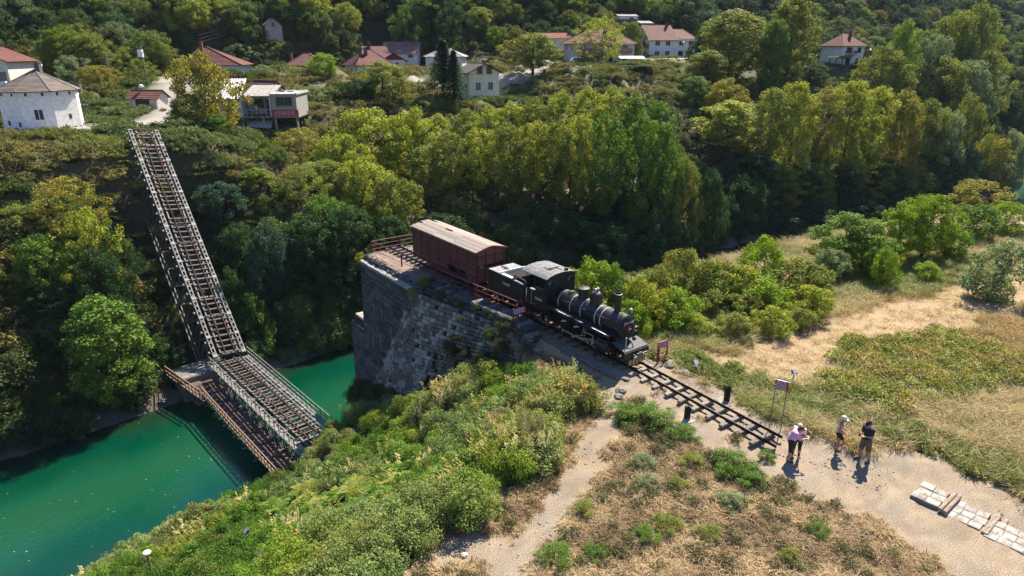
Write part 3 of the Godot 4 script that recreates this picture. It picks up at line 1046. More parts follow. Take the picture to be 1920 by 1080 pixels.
	for q in [[5.9, 2.05, 0.34, "pale boulder in the shade just past the end of the red railing"], [-0.9, 2.35, 0.30, "rounded pale rock below the front end of the curb"], [-1.3, 2.9, 0.22, "small grey rock in the trampled dirt left of the first sleepers"], [-0.5, -1.75, 0.36, "pale flat rock beyond the rails by the red sign frame"], [-1.5, -1.6, 0.30, "pale rock leaning by the far rail, next to the sleepers"], [0.6, 3.3, 0.2, "stone lying in the shaded dirt below the curb"], [-2.6, 2.6, 0.18, "flat stone beside the second sleeper end"]]:
		var at := T(q[0], q[1], 0)
		var bl := rock_mesh(40 + n, q[2])
		solid("boulder", bl, bouldery, q[3], "boulder", "rocks by the track", "", Vector3(at.x, land(at.x, -at.z) + 0.02, at.z), n * 1.3)
		n += 1


func rock_mesh(seed: int, r: float) -> ArrayMesh:
	var g := RandomNumberGenerator.new()
	g.seed = seed
	var f := FastNoiseLite.new()
	f.seed = seed
	f.frequency = 0.9
	var b := MB.new()
	var pt := func(i: int, j: int) -> Vector3:
		var a := TAU * (i % 10) / 10.0
		var e := -PI / 2 + PI * j / 6.0
		var d := Vector3(cos(a) * cos(e), sin(e), sin(a) * cos(e))
		var q := d * (1.0 + 0.45 * f.get_noise_3dv(d * 1.2))
		q = Vector3(q.x * 1.25, q.y * 0.7, q.z)
		return q * r
	for j in 6:
		for i in 10:
			b.face([pt.call(i, j), pt.call(i + 1, j), pt.call(i + 1, j + 1), pt.call(i, j + 1)] if j > 0 and j < 5 else ([pt.call(0, 0), pt.call(i, 1), pt.call(i + 1, 1)] if j == 0 else [pt.call(i, 5), pt.call(i + 1, 5), pt.call(0, 6)]), Vector3.ZERO)
	return b.mesh()


func drift(s: float) -> float:                 # the open rails swing a little to the viewer's side
	return 0.0 if s > 0.0 else -s * 0.056


func rail_bit(b: MB, a: Vector3, c: Vector3) -> void:
	b.bar(a + Vector3(0, -0.035, 0), c + Vector3(0, -0.035, 0), 0.052, 0.034, Vector3.UP, 0.008)
	b.bar(a + Vector3(0, -0.085, 0), c + Vector3(0, -0.085, 0), 0.016, 0.075)
	b.bar(a + Vector3(0, -0.128, 0), c + Vector3(0, -0.128, 0), 0.10, 0.018)


func build_track() -> void:
	rng.seed = 77
	var o := thing("railway_track", "narrow gauge track from the pier's end to beyond the engine", "railway track", T(0, 0, 0), TRACK_YAW)
	var steel := mat("dark rail", Color(0.075, 0.062, 0.055), 0.55, 0.6, "rust", 2.0, 0.3)
	for w in [0.41, -0.41]:
		var b := MB.new()
		var s0 := 27.9 if w > 0 else 27.8
		var end := -8.25 if w > 0 else -8.0
		var pts := [s0, 20.0, 10.0, 0.3, -2.0, -4.0, -6.0, end]
		for i in pts.size() - 1:
			rail_bit(b, Vector3(-pts[i], 0.33, w + drift(pts[i])), Vector3(-pts[i + 1], 0.33, w + drift(pts[i + 1])))
		part(o, "rail", b, steel)
	var wood := []
	for i in 4:
		var g := 0.22 + 0.06 * i
		wood.append(mat("sleeper %d" % i, Color(g * 1.05, g * 0.93, g * 0.80), 0.9, 0.0, "mottle", 1.6, 0.8))
	var shape := MB.new()
	shape.box(Transform3D(), Vector3(0.21, 0.16, 1.62), 0.02)
	var m := shape.mesh()
	var s := 27.4
	while s > -7.9:
		var open := s < 0.0
		var c := part(o, "sleeper", m, wood[rng.randi() % 4] if open else wood[rng.randi() % 2])
		c.position = Vector3(-s, 0.115 + rng.randfn() * 0.006, drift(s) + (0.10 if open else 0.0) + rng.randfn() * 0.04)
		c.rotation.y = rng.randfn() * 0.02
		s -= 0.82 if s < 1.0 else 0.72
	var plates := MB.new()
	for i in 10:
		var q := -0.2 - 0.82 * i
		for w in [0.41, -0.41]:
			plates.bx(-q - 0.07, -q + 0.07, 0.193, 0.205, w + drift(q) - 0.10, w + drift(q) + 0.10)
			for e in [-0.075, 0.075]: plates.bx(-q - 0.02, -q + 0.02, 0.2, 0.235, w + drift(q) + e - 0.015, w + drift(q) + e + 0.015)
	part(o, "rail_fastenings", plates, steel, "", "stuff")


func build_railings() -> void:
	var red := mat("red rail paint", Color(0.23, 0.024, 0.030), 0.5, 0.0, "stain", 1.5)
	var rose := mat("faded red rail", Color(0.28, 0.085, 0.085), 0.55, 0.0, "stain", 1.5)
	var o := thing("red_railing", "red pipe railing round the pier's end and along the parapet", "railing", T(23, 0, 0), TRACK_YAW)
	var Q := func(s: float, h: float, w: float) -> Vector3: return Vector3(23.0 - s, h, w)
	var base := [[27.5, 0.0], [22.4, 0.2], [17.45, 0.44], [17.2, 0.44], [12.4, 0.64], [7.9, 0.86]]
	for q in base:
		var b := MB.new()
		b.box(Transform3D(Basis(), Q.call(q[0], q[1] + 0.47, 1.95)), Vector3(0.085, 1.0, 0.085), 0.012)
		part(o, "post", b, red)
	for w in [-0.6, -2.45]:
		var b := MB.new()
		b.box(Transform3D(Basis(), Q.call(27.5, 0.47, w)), Vector3(0.085, 1.0, 0.085), 0.012)
		part(o, "post", b, red)
	for j in 3:
		var y := [1.0, 0.66, 0.33][j] as float
		for sec in [[0, 2], [3, 5]]:
			var b := MB.new()
			var pts := []
			for i in range(sec[0], sec[1] + 1):
				pts.append(Q.call(base[i][0], base[i][1] + y, 1.95))
			b.pipe(pts, 0.028 if j == 0 else 0.02, 7)
			part(o, "rail_bar", b, rose if j == 0 else red)
		var b := MB.new()
		b.pipe([Q.call(27.5, y, 1.95), Q.call(27.5, y, -2.45)], 0.028 if j == 0 else 0.022, 7)
		part(o, "rail_bar", b, rose)
		b = MB.new()
		b.pipe([Q.call(27.5, y, -2.45), Q.call(17.0, y + 0.1, -2.45)], 0.028 if j == 0 else 0.022, 7)
		part(o, "rail_bar", b, rose)
	for s in [22.4, 17.2]:
		var b := MB.new()
		b.box(Transform3D(Basis(), Q.call(s, 0.5, -2.45)), Vector3(0.085, 1.0, 0.085), 0.012)
		part(o, "post", b, red)
	var p2 := thing("red_railing", "short red two bar railing behind the engine's front end", "railing", T(0.2, -1.4, 0), TRACK_YAW)
	for s in [0.0, 2.2, 4.4]:
		var b := MB.new()
		b.box(Transform3D(Basis(), Vector3(-s, 0.42, -0.12 - s * 0.05)), Vector3(0.07, 1.0, 0.07), 0.01)
		part(p2, "post", b, red)
	for y in [0.88, 0.5]:
		var b := MB.new()
		b.pipe([Vector3(0.0, y, -0.12), Vector3(-4.4, y, -0.34)], 0.024, 7)
		part(p2, "rail_bar", b, rose)
	# warning boards
	warning_board("warning_board", "white lettered red warning board on the end of the pier railing", T(7.55, 2.15, 0.80), 0.64, 1.0, 0.5, red, rose, false)
	warning_board("warning_board", "faded pink warning board on a red frame at the engine's front", T(0.15, -1.75, 0.0), 0.64, 0.85, 0.85, red, rose, true)


func word_lines(b: MB, x: float, y: float, w: float, h: float, rows: int, seed: int) -> void:   # rows of small raised letter strokes, too small to read
	var g := RandomNumberGenerator.new()
	g.seed = seed
	for j in rows:
		var yy := y + h * 0.5 - h * (j + 0.5) / rows
		var xx := x - w * 0.46
		var end := x + w * (0.46 - 0.16 * g.randf())
		var left := g.randi_range(3, 8)
		while xx < end:
			var lw := w * 0.028
			var lh := h / rows * 0.62
			b.bx(xx, xx + lw * 0.35, yy - lh * 0.5, yy + lh * 0.5, 0.0, 0.006)
			if g.randf() < 0.75: b.bx(xx + lw * 0.35, xx + lw * 0.8, yy + lh * 0.28, yy + lh * 0.5, 0.0, 0.006)
			if g.randf() < 0.6: b.bx(xx + lw * 0.35, xx + lw * 0.8, yy - lh * 0.5, yy - lh * 0.28, 0.0, 0.006)
			if g.randf() < 0.45: b.bx(xx + lw * 0.8, xx + lw, yy - lh * 0.5, yy + lh * 0.5, 0.0, 0.006)
			xx += lw * 1.22
			left -= 1
			if left == 0:
				xx += lw * 1.2
				left = g.randi_range(3, 8)


func warning_board(called: String, label: String, at: Vector3, yaw: float, w: float, low: float, red: Material, rose: Material, pink: bool) -> void:
	var o := thing(called, label, "warning sign", at, yaw, "red warning boards")
	for x in [-w * 0.42, w * 0.42]:
		var b := MB.new()
		b.bx(x - 0.035, x + 0.035, -0.1, low + 0.38, -0.035, 0.035, 0.008)
		part(o, "post", b, red)
	for y in [low * 0.45, low]:
		var b := MB.new()
		b.bx(-w * 0.42 + 0.036, w * 0.42 - 0.036, y - 0.02, y + 0.02, -0.02, 0.02)
		part(o, "cross_bar", b, rose)
	var tilt := Transform3D(Basis(Vector3.RIGHT, -0.45), Vector3(0, low + 0.20, 0.06))
	var p := MB.new()
	p.box(Transform3D(), Vector3(w, 0.33, 0.02), 0.005)
	var pl := part(o, "sign_plate", p, mat("pink plate", Color(0.50, 0.25, 0.26), 0.5) if pink else mat("red plate", Color(0.25, 0.02, 0.03), 0.5))
	pl.transform = tilt
	var l := MB.new()
	word_lines(l, 0.0, 0.0, w * 0.96, 0.30, 4 if not pink else 3, 5)
	var t := part(o, "lettering", l, mat("white letters", Color(0.80, 0.78, 0.80), 0.5) if not pink else mat("red letters", Color(0.30, 0.03, 0.06), 0.5), "", "stuff")
	t.transform = tilt * Transform3D(Basis(), Vector3(0, 0, 0.0105))


# ---------------------------------------------------------------- the train (local x = metres ahead of the base, z towards the viewer's side)
func lettering(parent: Node3D, called: String, text: String, size: float, material: Material, x: Transform3D, depth := 0.006) -> MeshInstance3D:
	var t := TextMesh.new()
	var f := SystemFont.new()
	f.font_names = PackedStringArray(["Droid Sans"])
	f.font_weight = 700
	t.font = f
	t.text = text
	t.font_size = 32
	t.pixel_size = size / 32.0 * 1.38
	t.depth = depth
	var o := part(parent, called, t, material)
	o.transform = x
	return o


func disc(b: MB, c: Vector3, r: float, w: float, hole := 0.0, seg := 24) -> void:       # wheel or ring lying in the xy plane
	var x := Transform3D(Basis(Vector3(1, 0, 0), Vector3(0, 0, 1), Vector3(0, -1, 0)), c)
	if hole <= 0.0: b.lathe(x, [Vector2(0, -w * 0.5), Vector2(r, -w * 0.5), Vector2(r, w * 0.5), Vector2(0, w * 0.5)], seg)
	else: b.lathe(x, [Vector2(hole, -w * 0.5), Vector2(r, -w * 0.5), Vector2(r, w * 0.5), Vector2(hole, w * 0.5), Vector2(hole, -w * 0.5)], seg)


func spoked(o: Node3D, at: Vector3, r: float, spokes: int, tyre: Material, body: Material, weight: Material = null, turn := 0.6) -> void:
	var w := MB.new()
	for i in spokes:
		var a := TAU * i / spokes
		w.bar(at + Vector3(cos(a), sin(a), 0) * r * 0.15, at + Vector3(cos(a), sin(a), 0) * r * 0.86, 0.05, 0.045, Vector3(0, 0, 1))
	disc(w, at, r * 0.2, 0.12, 0.0, 12)
	var p := part(o, "driving_wheel" if r > 0.4 else "wheel", w, body)
	var t := MB.new()
	disc(t, at, r, 0.10, r * 0.84)
	disc(t, at + Vector3(0, 0, -0.07 * signf(at.z)), r + 0.03, 0.03, r * 0.84)
	part(p, "tyre", t, tyre)
	if weight:
		var c := MB.new()
		var pts := []
		for i in 9:
			var a := turn + lerpf(-0.72, 0.72, i / 8.0)
			pts.append(Vector2(cos(a), sin(a)) * r * 0.84)
		c.prism(pts, Transform3D(Basis(), at + Vector3(0, 0, 0.03 if at.z > 0 else -0.09)), 0.06)
		part(p, "counterweight", c, weight)


func build_engine() -> void:
	var o := thing("steam_locomotive", "black narrow gauge steam engine with pale boiler bands and grey cab roof", "locomotive", T(4.7, 0, 0), TRACK_YAW)
	var blk := mat("engine black", Color(0.018, 0.020, 0.024), 0.42, 0.0, "stain", 0.7, 0.25)
	var mtt := mat("engine soot", Color(0.014, 0.014, 0.015), 0.7, 0.0, "rust", 1.2, 0.4)
	var cabp := mat("cab black", Color(0.016, 0.019, 0.020), 0.5, 0.0, "stain", 0.8, 0.15)
	var roofp := mat("grey roof paint", Color(0.20, 0.21, 0.225), 0.75, 0.0, "stain", 0.7, 0.2)
	var band := mat("pale band", Color(0.50, 0.49, 0.46), 0.5)
	var rod := mat("pale grey rods", Color(0.62, 0.60, 0.55), 0.5, 0.0, "rust", 3.0)
	var redp := mat("red hub", Color(0.36, 0.02, 0.035), 0.5)
	var chalk := mat("pale number", Color(0.62, 0.60, 0.56), 0.6)
	var X := func(s: float) -> float: return 4.7 - s
	var along := func(s: float, h: float) -> Transform3D: return Transform3D(Basis(Vector3(0, 1, 0), Vector3(1, 0, 0), Vector3(0, 0, -1)), Vector3(4.7 - s, h, 0))   # local y runs to the front
	# boiler with its bands
	var b := MB.new()
	b.lathe(along.call(6.45, 2.12), [Vector2(0.58, 0), Vector2(0.60, 0.03), Vector2(0.60, 4.35), Vector2(0.575, 4.38)], 40)
	part(o, "boiler", b, blk)
	b = MB.new()
	b.lathe(along.call(2.10, 2.12), [Vector2(0.0, -0.02), Vector2(0.625, 0), Vector2(0.63, 0.02), Vector2(0.63, 0.92), Vector2(0.60, 0.96), Vector2(0.0, 0.965)], 40)
	b.prism([Vector2(-0.45, 0), Vector2(0.45, 0), Vector2(0.34, 0.55), Vector2(-0.34, 0.55)], Transform3D(Basis(Vector3(0, 0, 1), Vector3(0, 1, 0), Vector3(-1, 0, 0)), Vector3(4.7 - 1.25, 1.15, 0)), 0.75)
	part(o, "smokebox", b, blk)
	for s in [5.95, 4.97, 4.12, 2.98, 2.58]:
		b = MB.new()
		b.lathe(along.call(s, 2.12), [Vector2(0.6, -0.028), Vector2(0.617, -0.026), Vector2(0.617, 0.026), Vector2(0.6, 0.028)], 40)
		part(o, "boiler_band", b, band)
	b = MB.new()
	b.lathe(along.call(1.14, 2.12), [Vector2(0.55, 0), Vector2(0.545, 0.03), Vector2(0.40, 0.085), Vector2(0.0, 0.12)], 36)
	var door := part(o, "smokebox_door", b, mtt)
	b = MB.new()
	for a in [0.5, -0.5]: b.bar(Vector3(4.7 - 1.07, 2.12 + a * 0.55, -0.1), Vector3(4.7 - 1.07, 2.12 + a * 0.55, -0.56), 0.03, 0.05)
	part(door, "hinge", b, mtt)
	b = MB.new()
	b.lathe(along.call(1.02, 2.06), [Vector2(0.13, 0), Vector2(0.13, 0.03), Vector2(0.0, 0.05)], 20)
	part(door, "red_hub", b, redp)
	b = MB.new()
	b.lathe(along.call(0.97, 2.06), [Vector2(0.03, 0), Vector2(0.03, 0.06), Vector2(0, 0.06)], 10)
	b.bar(Vector3(4.7 - 0.93, 2.06, 0.09), Vector3(4.7 - 0.93, 2.06, -0.11), 0.02, 0.02)
	part(door, "door_handle", b, chalk)
	lettering(door, "number", "73-019", 0.16, chalk, Transform3D(Basis(Vector3(0, 0, -1), Vector3(0.12, 0.99, 0), Vector3(0.99, -0.12, 0)), Vector3(4.7 - 1.045, 2.34, 0)), 0.012)
	# chimney, domes
	b = MB.new()
	b.lathe(Transform3D(Basis(), Vector3(4.7 - 1.9, 2.62, 0)), [Vector2(0.36, -0.05), Vector2(0.30, 0.05), Vector2(0.20, 0.13), Vector2(0.165, 0.2), Vector2(0.185, 0.98), Vector2(0.215, 1.0), Vector2(0.22, 1.1), Vector2(0.17, 1.11), Vector2(0.15, 1.0), Vector2(0.14, 0.5), Vector2(0, 0.5)], 28)
	part(o, "chimney", b, blk)
	b = MB.new()
	b.lathe(Transform3D(Basis(), Vector3(4.7 - 4.5, 2.6, 0)), [Vector2(0.38, -0.05), Vector2(0.31, 0.1), Vector2(0.30, 0.2), Vector2(0.30, 0.62), Vector2(0.33, 0.64), Vector2(0.33, 0.69), Vector2(0.0, 0.73)], 28)
	part(o, "sand_dome", b, blk)
	b = MB.new()
	b.lathe(Transform3D(Basis(), Vector3(4.7 - 3.52, 2.6, 0)), [Vector2(0.42, -0.05), Vector2(0.34, 0.1), Vector2(0.33, 0.2), Vector2(0.33, 0.55), Vector2(0.30, 0.66), Vector2(0.22, 0.73), Vector2(0.0, 0.76)], 28)
	var sd := part(o, "steam_dome", b, blk)
	for z in [-0.09, 0.09]:
		b = MB.new()
		b.lathe(Transform3D(Basis(), Vector3(4.7 - 3.50, 3.33, z)), [Vector2(0.06, 0), Vector2(0.05, 0.12), Vector2(0.085, 0.14), Vector2(0.07, 0.22), Vector2(0.0, 0.26)], 12)
		part(sd, "safety_valve", b, mat("valve steel", Color(0.35, 0.35, 0.37), 0.35, 0.7))
	b = MB.new()
	b.lathe(Transform3D(Basis(), Vector3(4.7 - 5.45, 2.68, 0)), [Vector2(0.24, 0), Vector2(0.24, 0.06), Vector2(0.18, 0.08), Vector2(0.16, 0.14), Vector2(0, 0.15)], 20)
	for i in 8: b.box(Transform3D(Basis(), Vector3(4.7 - 5.45 + cos(i * TAU / 8) * 0.2, 2.77, sin(i * TAU / 8) * 0.2)), Vector3(0.04, 0.05, 0.04))
	part(o, "washout_cover", b, mtt)
	b = MB.new()
	for z in [-0.60, 0.60]:
		b.pipe([Vector3(4.7 - 6.4, 2.42, z * 1.07), Vector3(4.7 - 2.2, 2.42, z * 1.07), Vector3(4.7 - 1.3, 2.5, z * 0.98)], 0.017, 6)
		for s in [2.4, 3.8, 5.2]: b.tube(Vector3(4.7 - s, 2.40, z * 0.9), Vector3(4.7 - s, 2.42, z * 1.07), 0.02, 0.02, 6)
	part(o, "handrail_pipe", b, mtt)
	b = MB.new()
	b.pipe([Vector3(4.7 - 6.3, 2.75, 0.42), Vector3(4.7 - 4.8, 2.68, 0.38), Vector3(4.7 - 4.5, 2.85, 0.32)], 0.022, 6)
	b.pipe([Vector3(4.7 - 1.35, 2.55, 0.35), Vector3(4.7 - 1.25, 2.92, 0.30)], 0.022, 6)
	b.tube(Vector3(4.7 - 5.0, 1.85, 0.72), Vector3(4.7 - 4.55, 1.85, 0.72), 0.07, 0.07, 10)
	part(o, "feed_pipes", b, mtt)
	b = MB.new()
	b.lathe(Transform3D(Basis(), Vector3(4.7 - 1.35, 2.72, -0.42)), [Vector2(0.1, 0), Vector2(0.12, 0.03), Vector2(0.12, 0.2), Vector2(0.06, 0.26), Vector2(0, 0.27)], 14)
	part(o, "bell", b, mat("valve steel", Color.GRAY))
	# running boards and frame
	for z in [-1.0, 1.0]:
		b = MB.new()
		b.prism([Vector2(4.7 - 6.42, 1.86), Vector2(4.7 - 1.35, 1.74), Vector2(4.7 - 1.35, 1.79), Vector2(4.7 - 6.42, 1.91)], Transform3D(Basis(), Vector3(0, 0, 0.55 if z > 0 else -1.1)), 0.55)
		b.prism([Vector2(4.7 - 6.42, 1.76), Vector2(4.7 - 1.35, 1.64), Vector2(4.7 - 1.35, 1.74), Vector2(4.7 - 6.42, 1.86)], Transform3D(Basis(), Vector3(0, 0, 1.06 if z > 0 else -1.1)), 0.04)
		var rb := part(o, "running_board", b, mat("board black", Color(0.028, 0.029, 0.031), 0.6, 0.0, "rust", 0.9, 0.3))
		if z > 0:
			for q in [[5.35, 4.72], [4.6, 4.52], [3.95, 3.52], [2.62, 1.42]]:
				b = MB.new()
				var y0: float = 1.91 - (6.42 - q[0]) * 0.0237
				var y1: float = 1.91 - (6.42 - q[1]) * 0.0237
				b.bar(Vector3(4.7 - q[0], y0 + 0.006, 1.07), Vector3(4.7 - q[1], y1 + 0.006, 1.07), 0.066, 0.012)
				part(rb, "worn_edge", b, mat("worn metal edge", Color(0.62, 0.62, 0.60), 0.5))
	b = MB.new()
	for z in [-0.36, 0.36]: b.bx(4.7 - 8.35, 4.7 - 0.6, 0.72, 1.2, z - 0.03, z + 0.03)
	b.bx(4.7 - 6.4, 4.7 - 1.6, 1.2, 1.62, -0.40, 0.40)
	b.bx(4.7 - 8.4, 4.7 - 6.4, 1.1, 1.5, -0.8, 0.8)
	b.bx(4.7 - 6.9, 4.7 - 5.0, 0.7, 1.5, -0.5, 0.5)
	part(o, "frame", b, mtt)
	for z in [-0.86, 0.86]:
		b = MB.new()
		b.lathe(along.call(2.4, 1.0), [Vector2(0, 0), Vector2(0.27, 0), Vector2(0.28, 0.02), Vector2(0.28, 0.82), Vector2(0.25, 0.86), Vector2(0, 0.87)], 22)
		for i in b.v.size(): b.v[i].z += z
		b.bx(4.7 - 2.3, 4.7 - 1.6, 1.2, 1.42, z - 0.2, z + 0.2, 0.03)
		b.tube(Vector3(4.7 - 2.75, 1.0, z), Vector3(4.7 - 2.4, 1.0, z), 0.05, 0.05, 8)
		part(o, "cylinder", b, blk)
	for z in [0.44, -0.44]:
		for s in [3.3, 4.35, 5.4]:
			spoked(o, Vector3(4.7 - s, 0.80, z), 0.46, 11, mtt, mtt, mat("pale counterweight", Color(0.62, 0.65, 0.65), 0.5) if z > 0 and s > 4.0 else mtt, 1.9)
		spoked(o, Vector3(4.7 - 1.75, 0.64, z), 0.31, 9, mtt, mtt)
		spoked(o, Vector3(4.7 - 7.4, 0.66, z), 0.33, 9, rod if z > 0 else mtt, mtt)
	for z in [0.66, -0.66]:
		b = MB.new()
		b.bar(Vector3(4.7 - 5.4, 0.64, z), Vector3(4.7 - 3.3, 0.64, z), 0.035, 0.075)
		for s in [3.3, 4.35, 5.4]: disc(b, Vector3(4.7 - s, 0.64, z), 0.075, 0.07, 0.0, 12)
		part(o, "coupling_rod", b, rod if z > 0 else mtt)
		var zz: float = z * 1.2
		b = MB.new()
		b.bar(Vector3(4.7 - 4.38, 0.64, zz), Vector3(4.7 - 2.75, 0.97, zz), 0.035, 0.07)
		disc(b, Vector3(4.7 - 4.38, 0.64, zz), 0.09, 0.09, 0.0, 12)
		part(o, "connecting_rod", b, rod if z > 0 else mtt)
		b = MB.new()
		b.bar(Vector3(4.7 - 2.72, 1.32, zz * 1.15), Vector3(4.7 - 2.48, 0.68, zz * 1.15), 0.03, 0.05)
		b.bar(Vector3(4.7 - 2.48, 0.68, zz * 1.15), Vector3(4.7 - 2.85, 0.76, zz * 1.15), 0.025, 0.04)
		b.bar(Vector3(4.7 - 2.75, 1.1, zz * 1.1), Vector3(4.7 - 2.75, 0.82, zz * 1.1), 0.06, 0.16)
		b.bar(Vector3(4.7 - 2.72, 1.30, zz * 1.15), Vector3(4.7 - 3.42, 1.30, zz * 1.15), 0.025, 0.045)
		for e in [0.0, 0.16]:
			b.pipe([Vector3(4.7 - 3.56 + e, 1.02, zz * 1.12), Vector3(4.7 - 3.50 + e, 1.25, zz * 1.12), Vector3(4.7 - 3.46 + e, 1.5, zz * 1.12)], 0.022, 6)
		b.bar(Vector3(4.7 - 3.5, 1.04, zz * 1.12), Vector3(4.7 - 4.2, 0.72, zz * 1.12), 0.025, 0.045)
		part(o, "valve_gear", b, rod if z > 0 else mtt)
	# front platform, buffer beam, striped plate
	b = MB.new()
	b.prism([Vector2(4.7 - 1.35, 1.42), Vector2(4.7 - 0.42, 1.17), Vector2(4.7 - 0.42, 1.11), Vector2(4.7 - 1.35, 1.36)], Transform3D(Basis(), Vector3(0, 0, -0.86)), 1.72)
	part(o, "front_platform", b, mat("platform black", Color(0.075, 0.085, 0.105), 0.72, 0.0, "stain", 0.8, 0.2))
	b = MB.new()
	b.bx(4.7 - 0.5, 4.7 - 0.36, 0.74, 1.11, -0.9, 0.9, 0.02)
	b.bx(4.7 - 1.6, 4.7 - 0.5, 0.72, 1.1, -0.36, 0.36)
	part(o, "buffer_beam", b, blk)
	b = MB.new()
	b.bx(4.7 - 0.36, 4.7 - 0.14, 0.80, 0.94, -0.09, 0.09, 0.02)
	b.lathe(Transform3D(Basis(Vector3(0, 1, 0), Vector3(1, 0, 0), Vector3(0, 0, -1)), Vector3(4.7 - 0.16, 0.88, 0)), [Vector2(0.0, 0), Vector2(0.2, 0), Vector2(0.2, 0.05), Vector2(0, 0.07)], 18)
	for z in [-0.28, 0.28]: b.pipe([Vector3(4.7 - 0.36, 0.95, z), Vector3(4.7 - 0.1, 0.85, z), Vector3(4.7 - 0.05, 0.62, z * 0.8)], 0.025, 6)
	b.pipe([Vector3(4.7 - 0.12, 0.99, -0.5), Vector3(4.7 - 0.12, 0.99, 0.1)], 0.03, 6)
	part(o, "coupler", b, mat("coupler steel", Color(0.16, 0.16, 0.16), 0.45, 0.5))
	b = MB.new()
	b.box(Transform3D(Basis(), Vector3(4.7 - 0.34, 0.52, 0)), Vector3(0.03, 0.28, 1.25))
	var plate := part(o, "striped_plate", b, mat("rust brown plate", Color(0.16, 0.055, 0.03), 0.6))
	for i in 5:
		b = MB.new()
		b.prism([Vector2(-0.075, -0.14), Vector2(0.055, -0.14), Vector2(0.085, 0.14), Vector2(-0.045, 0.14)], Transform3D(Basis(Vector3(0, 0, -1), Vector3(0, 1, 0), Vector3(1, 0, 0)), Vector3(4.7 - 0.322, 0.52, 0.5 - i * 0.25)), 0.006)
		part(plate, "stripe", b, mat("pale yellow stripe", Color(0.60, 0.42, 0.16), 0.6))
	b = MB.new()
	b.tube(Vector3(4.7 - 0.6, 1.15, 0.6), Vector3(4.7 - 0.6, 1.82, 0.6), 0.022, 0.022, 8)
	b.lathe(Transform3D(Basis(), Vector3(4.7 - 0.6, 1.80, 0.6)), [Vector2(0.035, 0), Vector2(0.045, 0.04), Vector2(0, 0.08)], 10)
	part(o, "marker_rod", b, mat("yellowed rod", Color(0.50, 0.46, 0.30), 0.6))
	b = MB.new()
	b.pipe([Vector3(4.7 - 0.85, 1.28, 0.25), Vector3(4.7 - 0.75, 1.6, 0.22), Vector3(4.7 - 0.62, 1.45, 0.15), Vector3(4.7 - 0.55, 1.2, 0.1)], 0.028, 7)
	b.tube(Vector3(4.7 - 1.3, 2.7, -0.2), Vector3(4.7 - 1.2, 2.95, -0.2), 0.02, 0.02, 6)
	for z in [-0.5, 0.5]:
		b.lathe(Transform3D(Basis(Vector3(0, 1, 0), Vector3(1, 0, 0), Vector3(0, 0, -1)), Vector3(4.7 - 1.25, 1.62, z * 1.4)), [Vector2(0, 0), Vector2(0.1, 0), Vector2(0.12, 0.16), Vector2(0.1, 0.17), Vector2(0, 0.12)], 14)
	part(o, "front_fittings", b, mtt)
	# cab
	b = MB.new()
	for z in [1.05, -1.05]:
		var zs: float = z - 0.025 if z > 0 else z - 0.015
		b.prism([Vector2(4.7 - 8.25, 1.5), Vector2(4.7 - 6.42, 1.5), Vector2(4.7 - 6.42, 3.46), Vector2(4.7 - 6.62, 3.46), Vector2(4.7 - 6.62, 2.66), Vector2(4.7 - 7.45, 2.66), Vector2(4.7 - 7.45, 2.5), Vector2(4.7 - 8.25, 2.46)], Transform3D(Basis(), Vector3(0, 0, zs)), 0.04)
		b.prism([Vector2(4.7 - 7.56, 2.66), Vector2(4.7 - 7.46, 2.66), Vector2(4.7 - 7.46, 3.46), Vector2(4.7 - 7.56, 3.46)], Transform3D(Basis(), Vector3(0, 0, zs)), 0.04)
		b.bx(4.7 - 7.55, 4.7 - 6.45, 2.63, 2.68, z - 0.05, z + 0.05)
	var cab := part(o, "cab_side", b, cabp)
	b = MB.new()
	var fr := [Vector2(-1.03, 1.5), Vector2(1.03, 1.5), Vector2(1.03, 3.46), Vector2(0.6, 3.63), Vector2(0, 3.68), Vector2(-0.6, 3.63), Vector2(-1.03, 3.46)]
	b.prism(fr, Transform3D(Basis(Vector3(0, 0, 1), Vector3(0, 1, 0), Vector3(-1, 0, 0)), Vector3(4.7 - 6.42, 0, 0)), 0.04)
	b.bx(4.7 - 8.3, 4.7 - 6.5, 1.44, 1.5, -1.03, 1.03)
	part(o, "cab_front", b, cabp)
	for z in [0.72, -0.72]:
		b = MB.new()
		b.lathe(Transform3D(Basis(Vector3(0, 1, 0), Vector3(1, 0, 0), Vector3(0, 0, -1)), Vector3(4.7 - 6.42, 3.08, z)), [Vector2(0.25, 0), Vector2(0.25, 0.05), Vector2(0.20, 0.05), Vector2(0.20, 0.0)], 24)
		var hood := MB.new()
		for i in 10:
			var a0 := lerpf(0.15, PI - 0.15, i / 10.0)
			var a1 := lerpf(0.15, PI - 0.15, (i + 1) / 10.0)
			var p0 := Vector3(4.7 - 6.40, 3.08 + sin(a0) * 0.27, z + cos(a0) * 0.27)
			var p1 := Vector3(4.7 - 6.40, 3.08 + sin(a1) * 0.27, z + cos(a1) * 0.27)
			hood.bar(p0.lerp(p1, 0.5), p0.lerp(p1, 0.5) + Vector3(0.17, 0.02, 0), 0.088, 0.012, Vector3(0, (p0 + p1).y * 0.5 - 3.08, (p0 + p1).z * 0.5 - z))
		var w := part(o, "spectacle_window", b, cabp)
		part(w, "hood", hood, roofp)
		b = MB.new()
		disc(b, Vector3.ZERO, 0.205, 0.012)
		var pane := part(w, "pane", b, glass())
		pane.transform = Transform3D(Basis(Vector3(0, 0, -1), Vector3(0, 1, 0), Vector3(1, 0, 0)), Vector3(4.7 - 6.405, 3.08, z))
	b = MB.new()
	var arc := [Vector2(-1.16, 3.44), Vector2(-0.95, 3.55), Vector2(-0.6, 3.64), Vector2(0, 3.69), Vector2(0.6, 3.64), Vector2(0.95, 3.55), Vector2(1.16, 3.44)]
	var shell := arc.duplicate()
	for i in range(6, -1, -1): shell.append(arc[i] + Vector2(0, 0.045))
